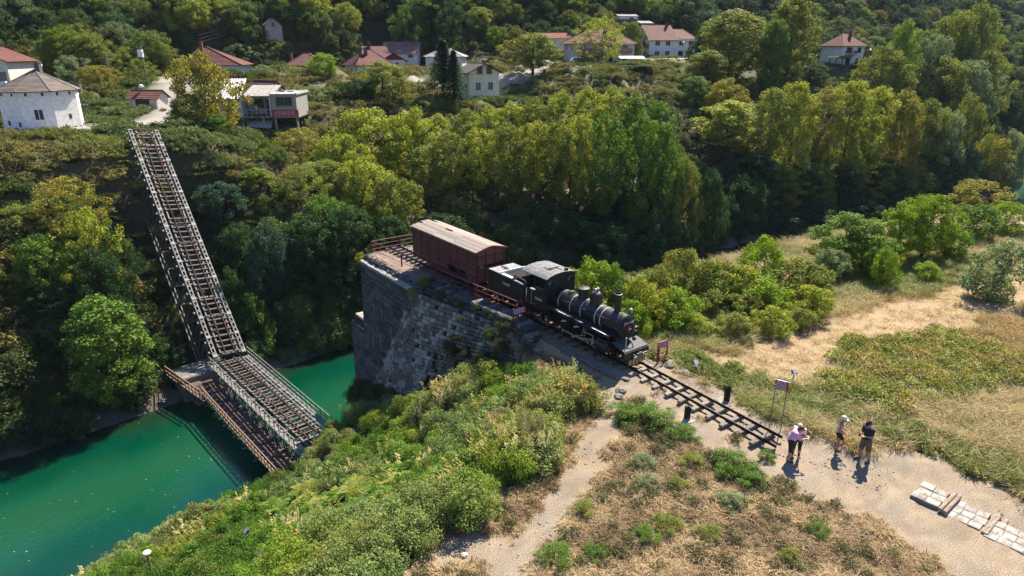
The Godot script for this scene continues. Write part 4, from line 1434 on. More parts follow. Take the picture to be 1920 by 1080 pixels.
	b.prism(shell, Transform3D(Basis(Vector3(0, 0, 1), Vector3(0, 1, 0), Vector3(-1, 0, 0)), Vector3(4.7 - 6.28, 0, 0)), 2.35)
	var roof := part(o, "cab_roof", b, roofp)
	b = MB.new()
	for q in [[7.3, 0.35, 0.5, 0.03], [7.0, 0.1, 0.03, 0.6], [6.85, -0.2, 0.5, 0.03], [7.15, 0.0, 0.03, 0.9]]: b.box(Transform3D(Basis(Vector3(1, 0, 0), 0.1 if q[1] > 0.2 else 0.0), Vector3(4.7 - q[0], 3.75 - absf(q[1]) * 0.08, q[1])), Vector3(q[2], 0.035, q[3]))
	part(roof, "roof_hatch_rim", b, mtt)
	b = MB.new()
	b.tube(Vector3(4.7 - 6.5, 3.5, -0.45), Vector3(4.7 - 6.5, 3.84, -0.45), 0.12, 0.12, 14)
	part(roof, "ventilator", b, blk)
	b = MB.new()
	for s in [8.22, 7.72]:
		b.pipe([Vector3(4.7 - s, 1.62, 1.12), Vector3(4.7 - s, 2.42, 1.12)], 0.018, 6)
		b.tube(Vector3(4.7 - s, 1.62, 1.06), Vector3(4.7 - s, 1.62, 1.12), 0.018, 0.018, 6)
		b.tube(Vector3(4.7 - s, 2.42, 1.06), Vector3(4.7 - s, 2.42, 1.12), 0.018, 0.018, 6)
	part(cab, "grab_rail", b, rod)
	b = MB.new()
	b.pipe([Vector3(4.7 - 8.3, 1.5, 1.0), Vector3(4.7 - 8.3, 3.46, 1.0)], 0.02, 6)
	b.pipe([Vector3(4.7 - 8.3, 1.5, -1.0), Vector3(4.7 - 8.3, 3.46, -1.0)], 0.02, 6)
	part(cab, "roof_post", b, mtt)
	lettering(cab, "number", "73-019", 0.15, chalk, Transform3D(Basis(), Vector3(4.7 - 7.15, 2.05, 1.068)))
	b = MB.new()
	b.box(Transform3D(Basis(), Vector3(4.7 - 7.52, 1.68, 1.069)), Vector3(0.22, 0.13, 0.006))
	part(cab, "red_plate", b, redp)
	b = MB.new()
	b.bx(4.7 - 8.1, 4.7 - 7.75, 1.05, 1.09, 0.75, 1.1)
	b.bx(4.7 - 8.1, 4.7 - 7.75, 0.7, 0.74, 0.75, 1.1)
	b.bx(4.7 - 8.1, 4.7 - 8.07, 0.7, 1.5, 0.75, 0.79)
	part(o, "cab_step", b, mtt)


func build_tender() -> void:
	var o := thing("tender", "black tender with grey top between engine cab and boxcar", "tender", T(10.4, 0, 0), TRACK_YAW)
	var blk: Material = mat("cab black", Color.BLACK)
	var mtt: Material = mat("engine soot", Color.BLACK)
	var X := 10.4
	var b := MB.new()
	b.bx(X - 12.3, X - 9.8, 1.15, 2.5, -1.0, 1.0, 0.02)
	b.bx(X - 9.8, X - 8.6, 1.15, 2.42, 0.80, 1.0, 0.02)
	b.bx(X - 9.8, X - 8.6, 1.15, 2.42, -1.0, -0.80, 0.02)
	b.bx(X - 9.8, X - 8.6, 1.15, 1.75, -0.8, 0.8)
	part(o, "tank", b, blk)
	b = MB.new()
	b.bx(X - 12.28, X - 11.0, 2.502, 2.545, -0.98, 0.98, 0.012)
	var top := part(o, "tank_top", b, mat("grey tank top", Color(0.30, 0.31, 0.33), 0.55, 0.0, "stain", 0.7, 0.2))
	b = MB.new()
	b.pipe([Vector3(X - 12.0, 2.62, 0.15), Vector3(X - 11.25, 2.62, 0.15)], 0.035, 6)
	for s in [12.0, 11.62, 11.25]: b.tube(Vector3(X - s, 2.54, 0.15), Vector3(X - s, 2.62, 0.15), 0.03, 0.03, 6)
	b.pipe([Vector3(X - 11.7, 2.60, -0.02), Vector3(X - 11.55, 2.60, 0.32)], 0.025, 6)
	part(top, "lid_handle", b, mtt)
	b = MB.new()
	for z in [0.86, -0.86]: b.bx(X - 11.0, X - 9.85, 2.5, 2.56, z - 0.12, z + 0.12, 0.01)
	b.bx(X - 11.02, X - 10.96, 2.5, 2.66, -0.95, 0.95)
	part(o, "coal_bunker_rim", b, mat("worn metal edge", Color(0.62, 0.62, 0.60), 0.5))
	b = MB.new()
	b.bx(X - 10.9, X - 9.8, 2.40, 2.51, -0.74, 0.74)
	part(o, "coal_space", b, mat("coal dark", Color(0.012, 0.012, 0.013), 0.9, 0.0, "speck", 1.5, 1.0))
	for z in [0.9, -0.9]:
		b = MB.new()
		var pts := []
		for i in 9:
			var a := PI * i / 8.0
			pts.append(Vector3(X - 9.75 + cos(a) * 0.12 + (0.12 if i < 4 else 0.0), 2.5 + sin(a) * 0.18, z))
		b.pipe([Vector3(X - 9.9, 2.42, z * 0.85), Vector3(X - 9.85, 2.66, z * 0.85), Vector3(X - 9.6, 2.72, z * 0.85), Vector3(X - 8.75, 2.62, z * 0.85), Vector3(X - 8.62, 2.42, z * 0.85)], 0.05, 8)
		b.bx(X - 9.75, X - 8.7, 2.42, 2.46, z - 0.08, z + 0.08)
		part(o, "side_locker", b, mat("worn metal edge", Color.GRAY) if z < -5 else mtt)
	b = MB.new()
	b.bx(X - 9.7, X - 8.75, 2.461, 2.475, 0.83, 0.98)
	part(o, "worn_edge", b, mat("worn metal edge", Color.GRAY))
	b = MB.new()
	b.bx(X - 9.5, X - 8.7, 1.76, 1.80, -0.7, 0.7)
	part(o, "floor_plate", b, mat("pale floor plate", Color(0.5, 0.5, 0.5), 0.6, 0.0, "speck", 2.0))
	b = MB.new()
	for z in [-0.4, 0.4]: b.bx(X - 12.4, X - 8.55, 0.75, 1.13, z - 0.03, z + 0.03)
	b.bx(X - 12.45, X - 12.33, 0.7, 1.13, -0.9, 0.9)
	b.bx(X - 12.3, X - 8.6, 1.09, 1.148, -0.98, 0.98)
	part(o, "frame", b, mtt)
	for z in [0.44, -0.44]:
		for s in [9.35, 10.5, 11.65]: spoked(o, Vector3(X - s, 0.66, z), 0.32, 9, mtt, mtt)
	lettering(o, "number", "73-019", 0.17, mat("pale number", Color.WHITE), Transform3D(Basis(), Vector3(X - 10.38, 2.02, 1.003)))
	b = MB.new()
	b.box(Transform3D(Basis(), Vector3(X - 8.85, 1.38, 1.004)), Vector3(0.26, 0.2, 0.008))
	part(o, "red_plate", b, mat("red hub", Color.RED))


func build_boxcar() -> void:
	rng.seed = 55
	var o := thing("boxcar", "weathered rust red boxcar with pale plank roof and a broken lower board", "boxcar", T(17.7, 0, 0), TRACK_YAW)
	var X := 17.7
	var tones := []
	for i in 4:
		var g := 0.75 + 0.2 * i
		tones.append(mat("boxcar plank %d" % i, Color(0.205 * g, 0.068 * g, 0.050 * g), 0.85, 0.0, "mottle", 1.2, 0.5))
	var rib := mat("boxcar rib", Color(0.19, 0.048, 0.045), 0.75, 0.0, "rust", 1.5, 0.3)
	var dark: Material = mat("engine soot", Color.BLACK)
	var s0 := 13.5
	var s1 := 22.0
	# side planks, one part a side; a gap where boards are broken away
	for z in [1.08, -1.08]:
		for i in 14:
			var y := 1.24 + 0.137 * i
			var cuts := [s0, s0 + 1.35, s0 + 3.6, s1]
			for c in 3:
				if z > 0 and i < 3 and c == 1: continue
				if z > 0 and i == 3 and c == 1: cuts[2] = s0 + 2.4
				var b := MB.new()
				b.bx(X - cuts[c + 1] + 0.003, X - cuts[c] - 0.003, y, y + 0.130, z - 0.022, z + 0.022 + rng.randf() * 0.006, 0.006)
				part(o, "side_plank", b, tones[rng.randi() % 4])
	for s in [s0, s1]:
		for i in 15:
			var b := MB.new()
			var y := 1.24 + 0.137 * i
			if s == s0 and i == 7: continue
			b.bx(X - s - 0.022, X - s + 0.022 + rng.randf() * 0.006, y, y + 0.130, -1.05, 1.05, 0.006)
			part(o, "end_plank", b, tones[rng.randi() % 4] if rng.randf() < 0.75 else mat("peeled plank", Color(0.26, 0.15, 0.13), 0.85, 0.0, "grit", 1.5))
	for z in [1.11, -1.11]:
		for s in [13.52, 14.55, 15.75, 16.75, 18.3, 19.55, 20.75, 21.98]:
			var b := MB.new()
			b.bx(X - s - 0.045, X - s + 0.045, 1.0, 3.17, z - 0.03, z + 0.03, 0.01)
			part(o, "side_rib", b, rib)
		var br := MB.new()
		br.bar(Vector3(X - 14.6, 1.3, z * 1.01), Vector3(X - 16.7, 1.8, z * 1.01), 0.05, 0.06, Vector3(0, 0, 1))
		part(o, "diagonal_brace", br, rib)
		var sill := MB.new()
		sill.bx(X - 22.05, X - 13.45, 1.02, 1.2, z - 0.05, z + 0.02, 0.01)
		part(o, "sill", sill, rib)
	for s in [13.44, 22.06]:
		for z in [-1.05, -0.38, 0.38, 1.05]:
			var b := MB.new()
			b.bx(X - s - 0.035, X - s + 0.035, 1.0, 3.2 + (0.3 if absf(z) < 0.5 else 0.0), z - 0.05, z + 0.05, 0.01)
			part(o, "end_rib", b, rib)
		var g := MB.new()
		g.prism([Vector2(-1.1, 3.15), Vector2(1.1, 3.15), Vector2(1.1, 3.22), Vector2(0.4, 3.47), Vector2(0, 3.52), Vector2(-0.4, 3.47), Vector2(-1.1, 3.22)], Transform3D(Basis(Vector3(0, 0, 1), Vector3(0, 1, 0), Vector3(-1, 0, 0)), Vector3(X - s + 0.02, 0, 0)), 0.05)
		part(o, "gable_board", g, tones[2])
	# roof planks run along the car and overhang; a hatch hole shows dark
	var pal := []
	for i in 4:
		var g := 0.36 + 0.05 * i
		pal.append(mat("roof plank %d" % i, Color(g, g * 0.87, g * 0.76), 0.9, 0.0, "mottle", 1.3, 0.6))
	for i in 14:
		var z0 := -1.22 + 2.44 * i / 14.0
		var z1 := -1.22 + 2.44 * (i + 1) / 14.0
		var h0 := 3.60 - 0.28 * pow(absf(z0) / 1.22, 1.25)
		var h1 := 3.60 - 0.28 * pow(absf(z1) / 1.22, 1.25)
		var ends := [s0 - 0.18, s0 + 2.9, s0 + 5.4, s1 + 0.2 - (rng.randf() * 0.25)]
		for c in 3:
			var a0: float = ends[c] + 0.004
			var a1: float = ends[c + 1] - 0.004
			if c == 1 and i == 7: a1 = s0 + 4.45
			if c == 2 and i in [3, 4]: a1 -= 1.1
			if c == 2 and i == 9: a1 -= 0.5
			var b := MB.new()
			b.bar(Vector3(X - a0, (h0 + h1) * 0.5 + rng.randf() * 0.008, (z0 + z1) * 0.5), Vector3(X - a1, (h0 + h1) * 0.5 + rng.randf() * 0.008, (z0 + z1) * 0.5), Vector2(z1 - z0, h1 - h0).length() - 0.006, 0.026, Vector3(0, z1 - z0, h0 - h1).normalized(), 0.004)
			part(o, "roof_plank", b, pal[rng.randi() % 4])
	var trim := MB.new()
	for k in 10:
		var za := -1.24 + 2.48 * k / 10.0
		var zb := -1.24 + 2.48 * (k + 1) / 10.0
		trim.bar(Vector3(X - s0 + 0.2, 3.59 - 0.28 * pow(absf(za) / 1.22, 1.25), za), Vector3(X - s0 + 0.2, 3.59 - 0.28 * pow(absf(zb) / 1.22, 1.25), zb), 0.04, 0.11)
	part(o, "roof_end_trim", trim, mat("red trim", Color(0.26, 0.055, 0.045), 0.7))
	for z in [1.23, -1.23]:
		var e := MB.new()
		e.bx(X - s1 - 0.15, X - s0 + 0.18, 3.24, 3.29, z - 0.02, z + 0.02)
		part(o, "eave_board", e, pal[1])
	var inner := MB.new()
	inner.bx(X - 22.0, X - 13.5, 1.14, 1.2, -1.0, 1.0)
	inner.bx(X - 21.9, X - 13.6, 3.0, 3.05, -0.95, 0.95)
	part(o, "floor", inner, mat("dark planks", Color(0.03, 0.022, 0.018), 0.9))
	var fr := MB.new()
	for z in [-0.5, 0.5]: fr.bx(X - 22.3, X - 13.2, 0.85, 1.14, z - 0.05, z + 0.05)
	for s in [13.3, 22.2]: fr.bx(X - s - 0.06, X - s + 0.06, 0.8, 1.14, -0.95, 0.95)
	fr.bx(X - 19.3, X - 16.2, 0.6, 0.84, 0.2, 0.5)
	fr.bar(Vector3(X - 20.5, 0.85, 0.6), Vector3(X - 17.7, 0.55, 0.6), 0.04, 0.04)
	fr.bar(Vector3(X - 15.0, 0.85, 0.6), Vector3(X - 17.7, 0.55, 0.6), 0.04, 0.04)
	part(o, "underframe", fr, dark)
	for s in [15.2, 20.3]:
		for z in [0.44, -0.44]:
			spoked(o, Vector3(X - s, 0.66, z), 0.32, 9, dark, dark)
			var ax := MB.new()
			ax.bx(X - s - 0.13, X - s + 0.13, 0.5, 0.95, z * 1.28 - 0.05, z * 1.28 + 0.05, 0.02)
			ax.bar(Vector3(X - s - 0.55, 0.98, z * 1.28), Vector3(X - s + 0.55, 0.98, z * 1.28), 0.07, 0.06)
			part(o, "axle_guard", ax, dark)
	for s in [13.1, 22.4]:
		var bu := MB.new()
		bu.lathe(Transform3D(Basis(Vector3(0, 1, 0), Vector3(1, 0, 0), Vector3(0, 0, -1)), Vector3(X - s - 0.12, 0.9, 0)), [Vector2(0, 0), Vector2(0.16, 0), Vector2(0.16, 0.05), Vector2(0.05, 0.07), Vector2(0.05, 0.24), Vector2(0, 0.24)], 14)
		part(o, "buffer", bu, dark)
	var brake := MB.new()
	brake.bx(X - 13.40, X - 13.34, 1.9, 2.5, -0.86, -0.82)
	part(o, "brake_post", brake, dark)


# ---------------------------------------------------------------- fallen bridge
func truss(o: Node3D, a: Vector3, b: Vector3, deep: float, wide: float, panels: int, roll: float) -> void:
	# a = lower end, b = upper end of the deck's middle line; bars of a deck truss hang below it
	var d := (b - a).normalized()
	var s := d.cross(Vector3.UP).normalized()          # to the right when looking from a to b
	var up := s.cross(d).normalized()
	s = s.rotated(d, roll)
	up = up.rotated(d, roll)
	var n := a.distance_to(b)
	var steel := mat("bridge steel", Color(0.17, 0.168, 0.168), 0.65, 0.0, "stain", 0.8, 0.4)
	var pale := mat("bridge pale steel", Color(0.285, 0.28, 0.275), 0.6, 0.0, "stain", 0.9, 0.3)
	var rusty := mat("bridge rust", Color(0.16, 0.075, 0.05), 0.8, 0.2, "rust", 1.2, 0.3)
	var old := mat("bridge sleeper", Color(0.23, 0.205, 0.19), 0.9, 0.0, "mottle", 1.3, 0.7)
	var redw := mat("bridge red sleeper", Color(0.17, 0.095, 0.08), 0.9, 0.0, "mottle", 1.3, 0.6)
	var at := func(t: float, y: float, z: float) -> Vector3: return a + d * t + up * y + s * z
	for z in [-wide * 0.5, wide * 0.5]:
		for pair in [-0.16, 0.16]:
			var m := MB.new()
			m.bar(at.call(0, 0, z + pair), at.call(n, 0, z + pair), 0.09, 0.18, up, 0.012)
			part(o, "top_chord", m, pale)
			m = MB.new()
			m.bar(at.call(0.4, -deep, z + pair), at.call(n - 0.6, -deep, z + pair), 0.13, 0.20, up, 0.012)
			part(o, "bottom_chord", m, steel)
		# lacing between the two channels of each top chord
		var lace := MB.new()
		var k := 0
		var t := 0.25
		while t < n - 0.4:
			lace.bar(at.call(t, 0.105, z - 0.16), at.call(t + 0.42, 0.105, z + 0.16), 0.05, 0.012, up)
			lace.bar(at.call(t, 0.105, z + 0.16), at.call(t + 0.42, 0.119, z - 0.16), 0.05, 0.012, up)
			t += 0.62
			k += 1
		part(o, "lacing_bars", lace, pale, "", "stuff")
		for i in panels + 1:
			var t0 := n * i / panels
			var v := MB.new()
			for pair in [-0.09, 0.09]:
				v.bar(at.call(clampf(t0, 0.15, n - 0.7), -0.1, z + pair), at.call(clampf(t0, 0.4, n - 0.7), -deep + 0.1, z + pair), 0.07, 0.09, d)
			part(o, "vertical", v, steel)
			var g := MB.new()
			g.bar(at.call(clampf(t0 - 0.16, 0, n), 0.02, z), at.call(clampf(t0 + 0.16, 0.3, n), 0.02, z), 0.44, 0.22, up, 0.01)
			part(o, "gusset_plate", g, pale)
			if i < panels:
				var t1 := n * (i + 1) / panels - (0.7 if i == panels - 1 else 0.0)
				var q := MB.new()
				for pair in [-0.07, 0.07]:
					q.bar(at.call(t0 + 0.1, -0.15, z + pair), at.call(t1 - 0.1, -deep + 0.15, z + pair), 0.05, 0.11, s.cross(d))
				part(o, "diagonal", q, steel)
				q = MB.new()
				for pair in [-0.03, 0.03]:
					q.bar(at.call(t0 + 0.1, -deep + 0.15, z + pair), at.call(t1 - 0.1, -0.15, z + pair), 0.04, 0.08, s.cross(d))
				part(o, "counter_diagonal", q, steel)
	for i in panels + 1:
		var t0 := clampf(n * i / panels, 0.2, n - 0.7)
		var c := MB.new()
		c.bar(at.call(t0, -0.06, -wide * 0.5), at.call(t0, -0.06, wide * 0.5), 0.16, 0.24, up)
		part(o, "cross_beam", c, steel)
		c = MB.new()
		c.bar(at.call(t0, -deep, -wide * 0.5), at.call(t0, -deep, wide * 0.5), 0.12, 0.12, up)
		c.bar(at.call(t0, -0.3, -wide * 0.5), at.call(t0, -deep + 0.1, wide * 0.5), 0.07, 0.07, d)
		c.bar(at.call(t0, -deep + 0.1, -wide * 0.5), at.call(t0 + 0.02, -0.3, wide * 0.5), 0.07, 0.07, d)
		part(o, "sway_brace", c, steel)
	for z in [-0.82, 0.82]:
		var m := MB.new()
		m.bar(at.call(0.1, 0.10, z), at.call(n - 0.1, 0.10, z), 0.14, 0.16, up)
		part(o, "stringer", m, steel)
	var k := 0
	var t := 0.35
	while t < n - 0.1:
		if not (k % 17 == 11):
			var m := MB.new()
			var e := rng.randf_range(-0.06, 0.06)
			m.bar(at.call(t + e, 0.235, -0.98 + rng.randf() * 0.08), at.call(t + e + rng.randf_range(-0.06, 0.06), 0.235, 0.98 - rng.randf() * 0.08), 0.15, 0.11, up, 0.012)
			part(o, "sleeper", m, redw if rng.randf() < 0.3 else old)
		t += 0.62
		k += 1
	for z in [-0.46, 0.46]:
		var m := MB.new()
		var bend := 0.0
		for i in 8:
			var t0 := -0.1 + (n + 0.7) * i / 8.0
			var t1 := -0.1 + (n + 0.7) * (i + 1) / 8.0
			m.bar(at.call(t0, 0.345, z + 0.05 * sin(t0 * 0.5)), at.call(t1, 0.345, z + 0.05 * sin(t1 * 0.5)), 0.06, 0.10, up)
		part(o, "rail", m, rusty)
	# bolted flange plates and hangers that catch the light along the left chord
	for i in panels * 2:
		var m := MB.new()
		var t0 := n * (i + 0.6) / (panels * 2)
		var z := -wide * 0.5 - 0.34
		m.box(Transform3D(Basis(s, up, s.cross(up)), at.call(t0, -0.12, z)), Vector3(0.26, 0.16, 0.24), 0.03)
		part(o, "bracket", m, pale)


func walk_edge(o: Node3D, a: Vector3, b: Vector3, s: Vector3, pale: Material) -> void:   # light lattice side walk fence of the lower span
	var d := (b - a).normalized()
	var n := a.distance_to(b)
	for y in [0.10, 0.52, 0.95]:
		var m := MB.new()
		m.bar(a + Vector3.UP * y, b + Vector3.UP * y, 0.05, 0.06)
		part(o, "walk_rail", m, pale)
	var k := int(n / 0.9)
	for i in k + 1:
		var m := MB.new()
		var p := a + d * n * i / k
		m.bar(p, p + Vector3.UP * 1.0, 0.05, 0.06, d)
		part(o, "walk_post", m, pale)


func build_bridge() -> void:
	rng.seed = 31
	var J := P(-27.5, 58.0, -12.75)
	var top := P(-42.0, 76.3, 6.95)
	var o := thing("bridge_span", "steep upper span of the fallen steel railway bridge leaning on the far bank", "bridge", J, 0.0, "broken railway bridge")
	truss(o, Vector3(0, 0, 0) + (top - J).normalized() * 0.3, top - J, 4.5, 2.75, 13, 0.14)
	var low := P(-12.7, 41.0, -13.0)
	var o2 := thing("bridge_span", "level lower span of the fallen steel railway bridge lying in the river", "bridge", P(-27.45, 57.5, -12.95), 0.0, "broken railway bridge")
	var a := low - o2.position
	truss(o2, Vector3.ZERO - a.normalized() * 0.0, a, 2.6, 2.75, 10, 0.0)
	var d := a.normalized()
	var s := d.cross(Vector3.UP).normalized()
	var pale: Material = mats["bridge pale steel"]
	for z in [-1.78, 1.78]:
		walk_edge(o2, s * z + Vector3(0, 0.1, 0), a + s * z + Vector3(0, 0.1, 0), s, pale)
		for i in 22:
			var m := MB.new()
			var p: Vector3 = d * (0.3 + i * 0.96) + s * (z - signf(z) * 0.1)
			m.bar(p + Vector3(0, 0.06, 0) - d * 0.44, p + Vector3(0, 0.06 + rng.randf() * 0.04, 0) + d * 0.44, 0.34, 0.04, Vector3.UP, 0.008)
			part(o2, "walkway_plank", m, pale)
	var m := MB.new()
	m.bar(a + s * -1.9 + Vector3(0, 0.15, 0), a + s * 1.9 + Vector3(0, 0.15, 0), 0.2, 0.3)
	m.bar(a + s * -1.9 + d * 0.4 + Vector3(0, 0.3, 0), a + s * 1.9 + d * 0.4 + Vector3(0, 0.3, 0), 0.08, 0.08)
	part(o2, "end_beam", m, pale)
	# concrete footing on the shore under the joint
	var f := MB.new()
	f.box(Transform3D(Basis(Vector3.UP, 0.75), Vector3(0, 1.6, 0)), Vector3(4.6, 3.2, 3.0), 0.08)
	f.box(Transform3D(Basis(Vector3.UP, 0.75), Vector3(1.2, -0.3, 1.3)), Vector3(3.4, 2.6, 2.4), 0.08)
	solid("concrete_footing", f, mat("footing concrete", Color(0.20, 0.195, 0.18), 0.9, 0.0, "stain", 0.35, 0.6), "grey concrete footing at the waterline under the bend of the bridge", "footing", "", "", P(-30.4, 57.6, -16.8))


func build_footbridge() -> void:
	rng.seed = 32
	var o := thing("footbridge", "brown plank footbridge with lattice railing beside the sunken bridge span", "footbridge", P(-27.0, 52.6, -14.4))
	var base := o.position
	var way := [P(-32.6, 57.6, -14.0) - base, P(-27.6, 53.6, -14.35) - base, P(-16.2, 41.0, -14.6) - base]
	var planks := []
	for i in 4:
		var g := 0.75 + 0.2 * i
		planks.append(mat("foot plank %d" % i, Color(0.135 * g, 0.085 * g, 0.062 * g), 0.88, 0.0, "mottle", 1.2, 0.6))
	var wood := mat("foot rail", Color(0.33, 0.22, 0.15), 0.8, 0.0, "mottle", 1.4, 0.4)
	var iron := mat("bridge steel", Color.GRAY)
	for k in 2:
		var a: Vector3 = way[k]
		var b: Vector3 = way[k + 1]
		var d := (b - a).normalized()
		var s := d.cross(Vector3.UP).normalized()
		var n := a.distance_to(b)
		var w0 := 1.25 if k == 0 else 0.9
		var i := 0
		var t := 0.1
		while t < n:
			var m := MB.new()
			m.bar(a + d * t - s * w0 + Vector3(0, rng.randf() * 0.015, 0), a + d * t + s * w0 + Vector3(0, rng.randf() * 0.015, 0), 0.215, 0.05, Vector3.UP, 0.006)
			part(o, "plank", m, planks[rng.randi() % 4])
			t += 0.225
		for z in [-w0 * 0.7, w0 * 0.7]:
			var m := MB.new()
			m.bar(a + s * z + Vector3(0, -0.14, 0), b + s * z + Vector3(0, -0.14, 0), 0.14, 0.2)
			part(o, "beam", m, iron)
		for z in [w0]:
			var e: Vector3 = s * w0
			for y in [1.0, 0.55, 0.12]:
				var m := MB.new()
				m.bar(a + e + Vector3.UP * y, b + e + Vector3.UP * y, 0.07, 0.09 if y > 0.9 else 0.06)
				part(o, "handrail", m, wood)
			var c := int(n / 0.62)
			for q in c + 1:
				var m := MB.new()
				var p := a + d * n * q / c + e
				m.bar(p + Vector3(0, -0.1, 0), p + Vector3.UP * 1.0, 0.06, 0.06, d)
				part(o, "baluster", m, wood)
			for q in c:
				if q % 2: continue
				var m := MB.new()
				m.bar(a + d * n * q / c + e + Vector3.UP * 0.12, a + d * n * (q + 1) / c + e + Vector3.UP * 0.55, 0.03, 0.05)
				part(o, "lattice_bar", m, wood)
	# outriggers that stick out over the water
	var a: Vector3 = way[1]
	var b: Vector3 = way[2]
	var d := (b - a).normalized()
	var s := d.cross(Vector3.UP).normalized()
	for i in 7:
		var m := MB.new()
		var p := a + d * (1.2 + i * 2.2)
		m.bar(p - s * (1.7 + 0.3 * rng.randf()) + Vector3(0, -0.28, 0), p + s * 1.2 + Vector3(0, -0.28, 0), 0.09, 0.1)
		part(o, "outrigger", m, iron)
	var st := thing("dirt_steps", "worn dirt and log steps climbing the shaded bank left of the bridge", "steps", P(-37.5, 60.0, land(-37.5, 60.0)))
	for i in 12:
		var q := Vector2(-36.2 - i * 0.42, 57.6 + i * 0.5)
		q = Vector2(lerpf(-37.6, -35.2, i / 11.0), lerpf(58.5, 64.5, i / 11.0))
		var m := MB.new()
		var y := land(q.x, q.y)
		m.box(Transform3D(Basis(Vector3.UP, -1.1), P(q.x, q.y, y + 0.1) - st.position), Vector3(0.35, 0.26, 1.1), 0.03)
		part(st, "step", m, mat("step earth", Color(0.24, 0.19, 0.15), 0.95, 0.0, "grit", 1.0, 0.8))


# ---------------------------------------------------------------- village
func wmat(key: String, c: Color) -> StandardMaterial3D:
	return mat("wall " + key, c, 0.9, 0.0, "plaster", 0.25, 0.2)


func walls(o: Node3D, w: float, d: float, h: float, m: Material, called := "wall") -> void:
	for q in [[Vector3(0, h * 0.5 - 0.5, d * 0.5 - 0.1), Vector3(w, h + 1.0, 0.2)], [Vector3(0, h * 0.5 - 0.5, -d * 0.5 + 0.1), Vector3(w, h + 1.0, 0.2)], [Vector3(w * 0.5 - 0.1, h * 0.5 - 0.5, 0), Vector3(0.2, h + 1.0, d - 0.404)], [Vector3(-w * 0.5 + 0.1, h * 0.5 - 0.5, 0), Vector3(0.2, h + 1.0, d - 0.404)]]:
		var b := MB.new()
		b.box(Transform3D(Basis(), q[0]), q[1], 0.02)
		part(o, called, b, m)
	var f := MB.new()
	f.bx(-w * 0.5 + 0.2, w * 0.5 - 0.2, h - 0.25, h - 0.1, -d * 0.5 + 0.2, d * 0.5 - 0.2)
	part(o, "upper_floor", f, m)


func window(o: Node3D, w: float, d: float, face: int, u: float, y: float, ww: float, hh: float, frame: Material, called := "window", dark := false) -> void:
	# face 0 front (+z), 1 right (+x), 2 back, 3 left; u along the face from its middle
	var a := [0.0, PI / 2, PI, -PI / 2][face] as float
	var x := Transform3D(Basis(Vector3.UP, a), Vector3.ZERO) * Transform3D(Basis(), Vector3(u, y, (d if face % 2 == 0 else w) * 0.5))
	var b := MB.new()
	var t := 0.07
	b.box(Transform3D(Basis(), Vector3(-ww * 0.5, 0, 0.03)), Vector3(t, hh + t, 0.08))
	b.box(Transform3D(Basis(), Vector3(ww * 0.5, 0, 0.03)), Vector3(t, hh + t, 0.08))
	b.box(Transform3D(Basis(), Vector3(0, hh * 0.5, 0.031)), Vector3(ww - t, t, 0.08))
	b.box(Transform3D(Basis(), Vector3(0, -hh * 0.5, 0.05)), Vector3(ww + 0.2, 0.06, 0.16))
	if ww > 0.8 and called == "window": b.box(Transform3D(Basis(), Vector3(0, 0, 0.032)), Vector3(0.06, hh - t, 0.07))
	var p := part(o, called, b, frame)
	p.transform = x
	var g := MB.new()
	g.box(Transform3D(Basis(), Vector3(0, 0, 0.012)), Vector3(ww - 0.02, hh - 0.02, 0.02))
	part(p, "pane" if called == "window" else "leaf", g, mat("dark opening", Color(0.018, 0.018, 0.02), 0.6) if dark else glass())


func slope(b: MB, a: Vector3, c: Vector3, e: Vector3, f: Vector3, step := 0.42) -> void:   # roof plane a-c eave, e-f ridge above c-a, laid in overlapping courses
	var n := maxi(2, int((f - a).length() / step))
	var up := (c - a).cross(f - a)
	if up.length() < 0.001: up = (c - a).cross(e - a)
	up = up.normalized() * 0.05
	var g := RandomNumberGenerator.new()
	g.seed = n * 7 + int(a.x * 10.0)
	for i in n:
		var t0 := float(i) / n
		var t1 := float(i + 1) / n + (0.0 if i == n - 1 else 0.0)
		var l0 := a.lerp(f, t0)
		var r0 := c.lerp(e, t0)
		var l1 := a.lerp(f, t1)
		var r1 := c.lerp(e, t1)
		var k := maxi(1, int((r0 - l0).length() / 0.9))
		for j in k:
			var q := g.randf_range(0.72, 1.12)
			b.tint = Color(q, q * g.randf_range(0.92, 1.0), q * g.randf_range(0.9, 1.0))
			var p0 := l0.lerp(r0, float(j) / k)
			var p1 := l0.lerp(r0, float(j + 1) / k)
			var p2 := l1.lerp(r1, float(j + 1) / k)
			var p3 := l1.lerp(r1, float(j) / k)
			b.quad(p0 + up, p1 + up, p2, p3)
			b.quad(p0 - up * 0.6, p1 - up * 0.6, p1 + up, p0 + up)
	b.tint = Color(0.5, 0.5, 0.5)
	b.quad(a - up * 1.6, f - up * 1.6, e - up * 1.6, c - up * 1.6)


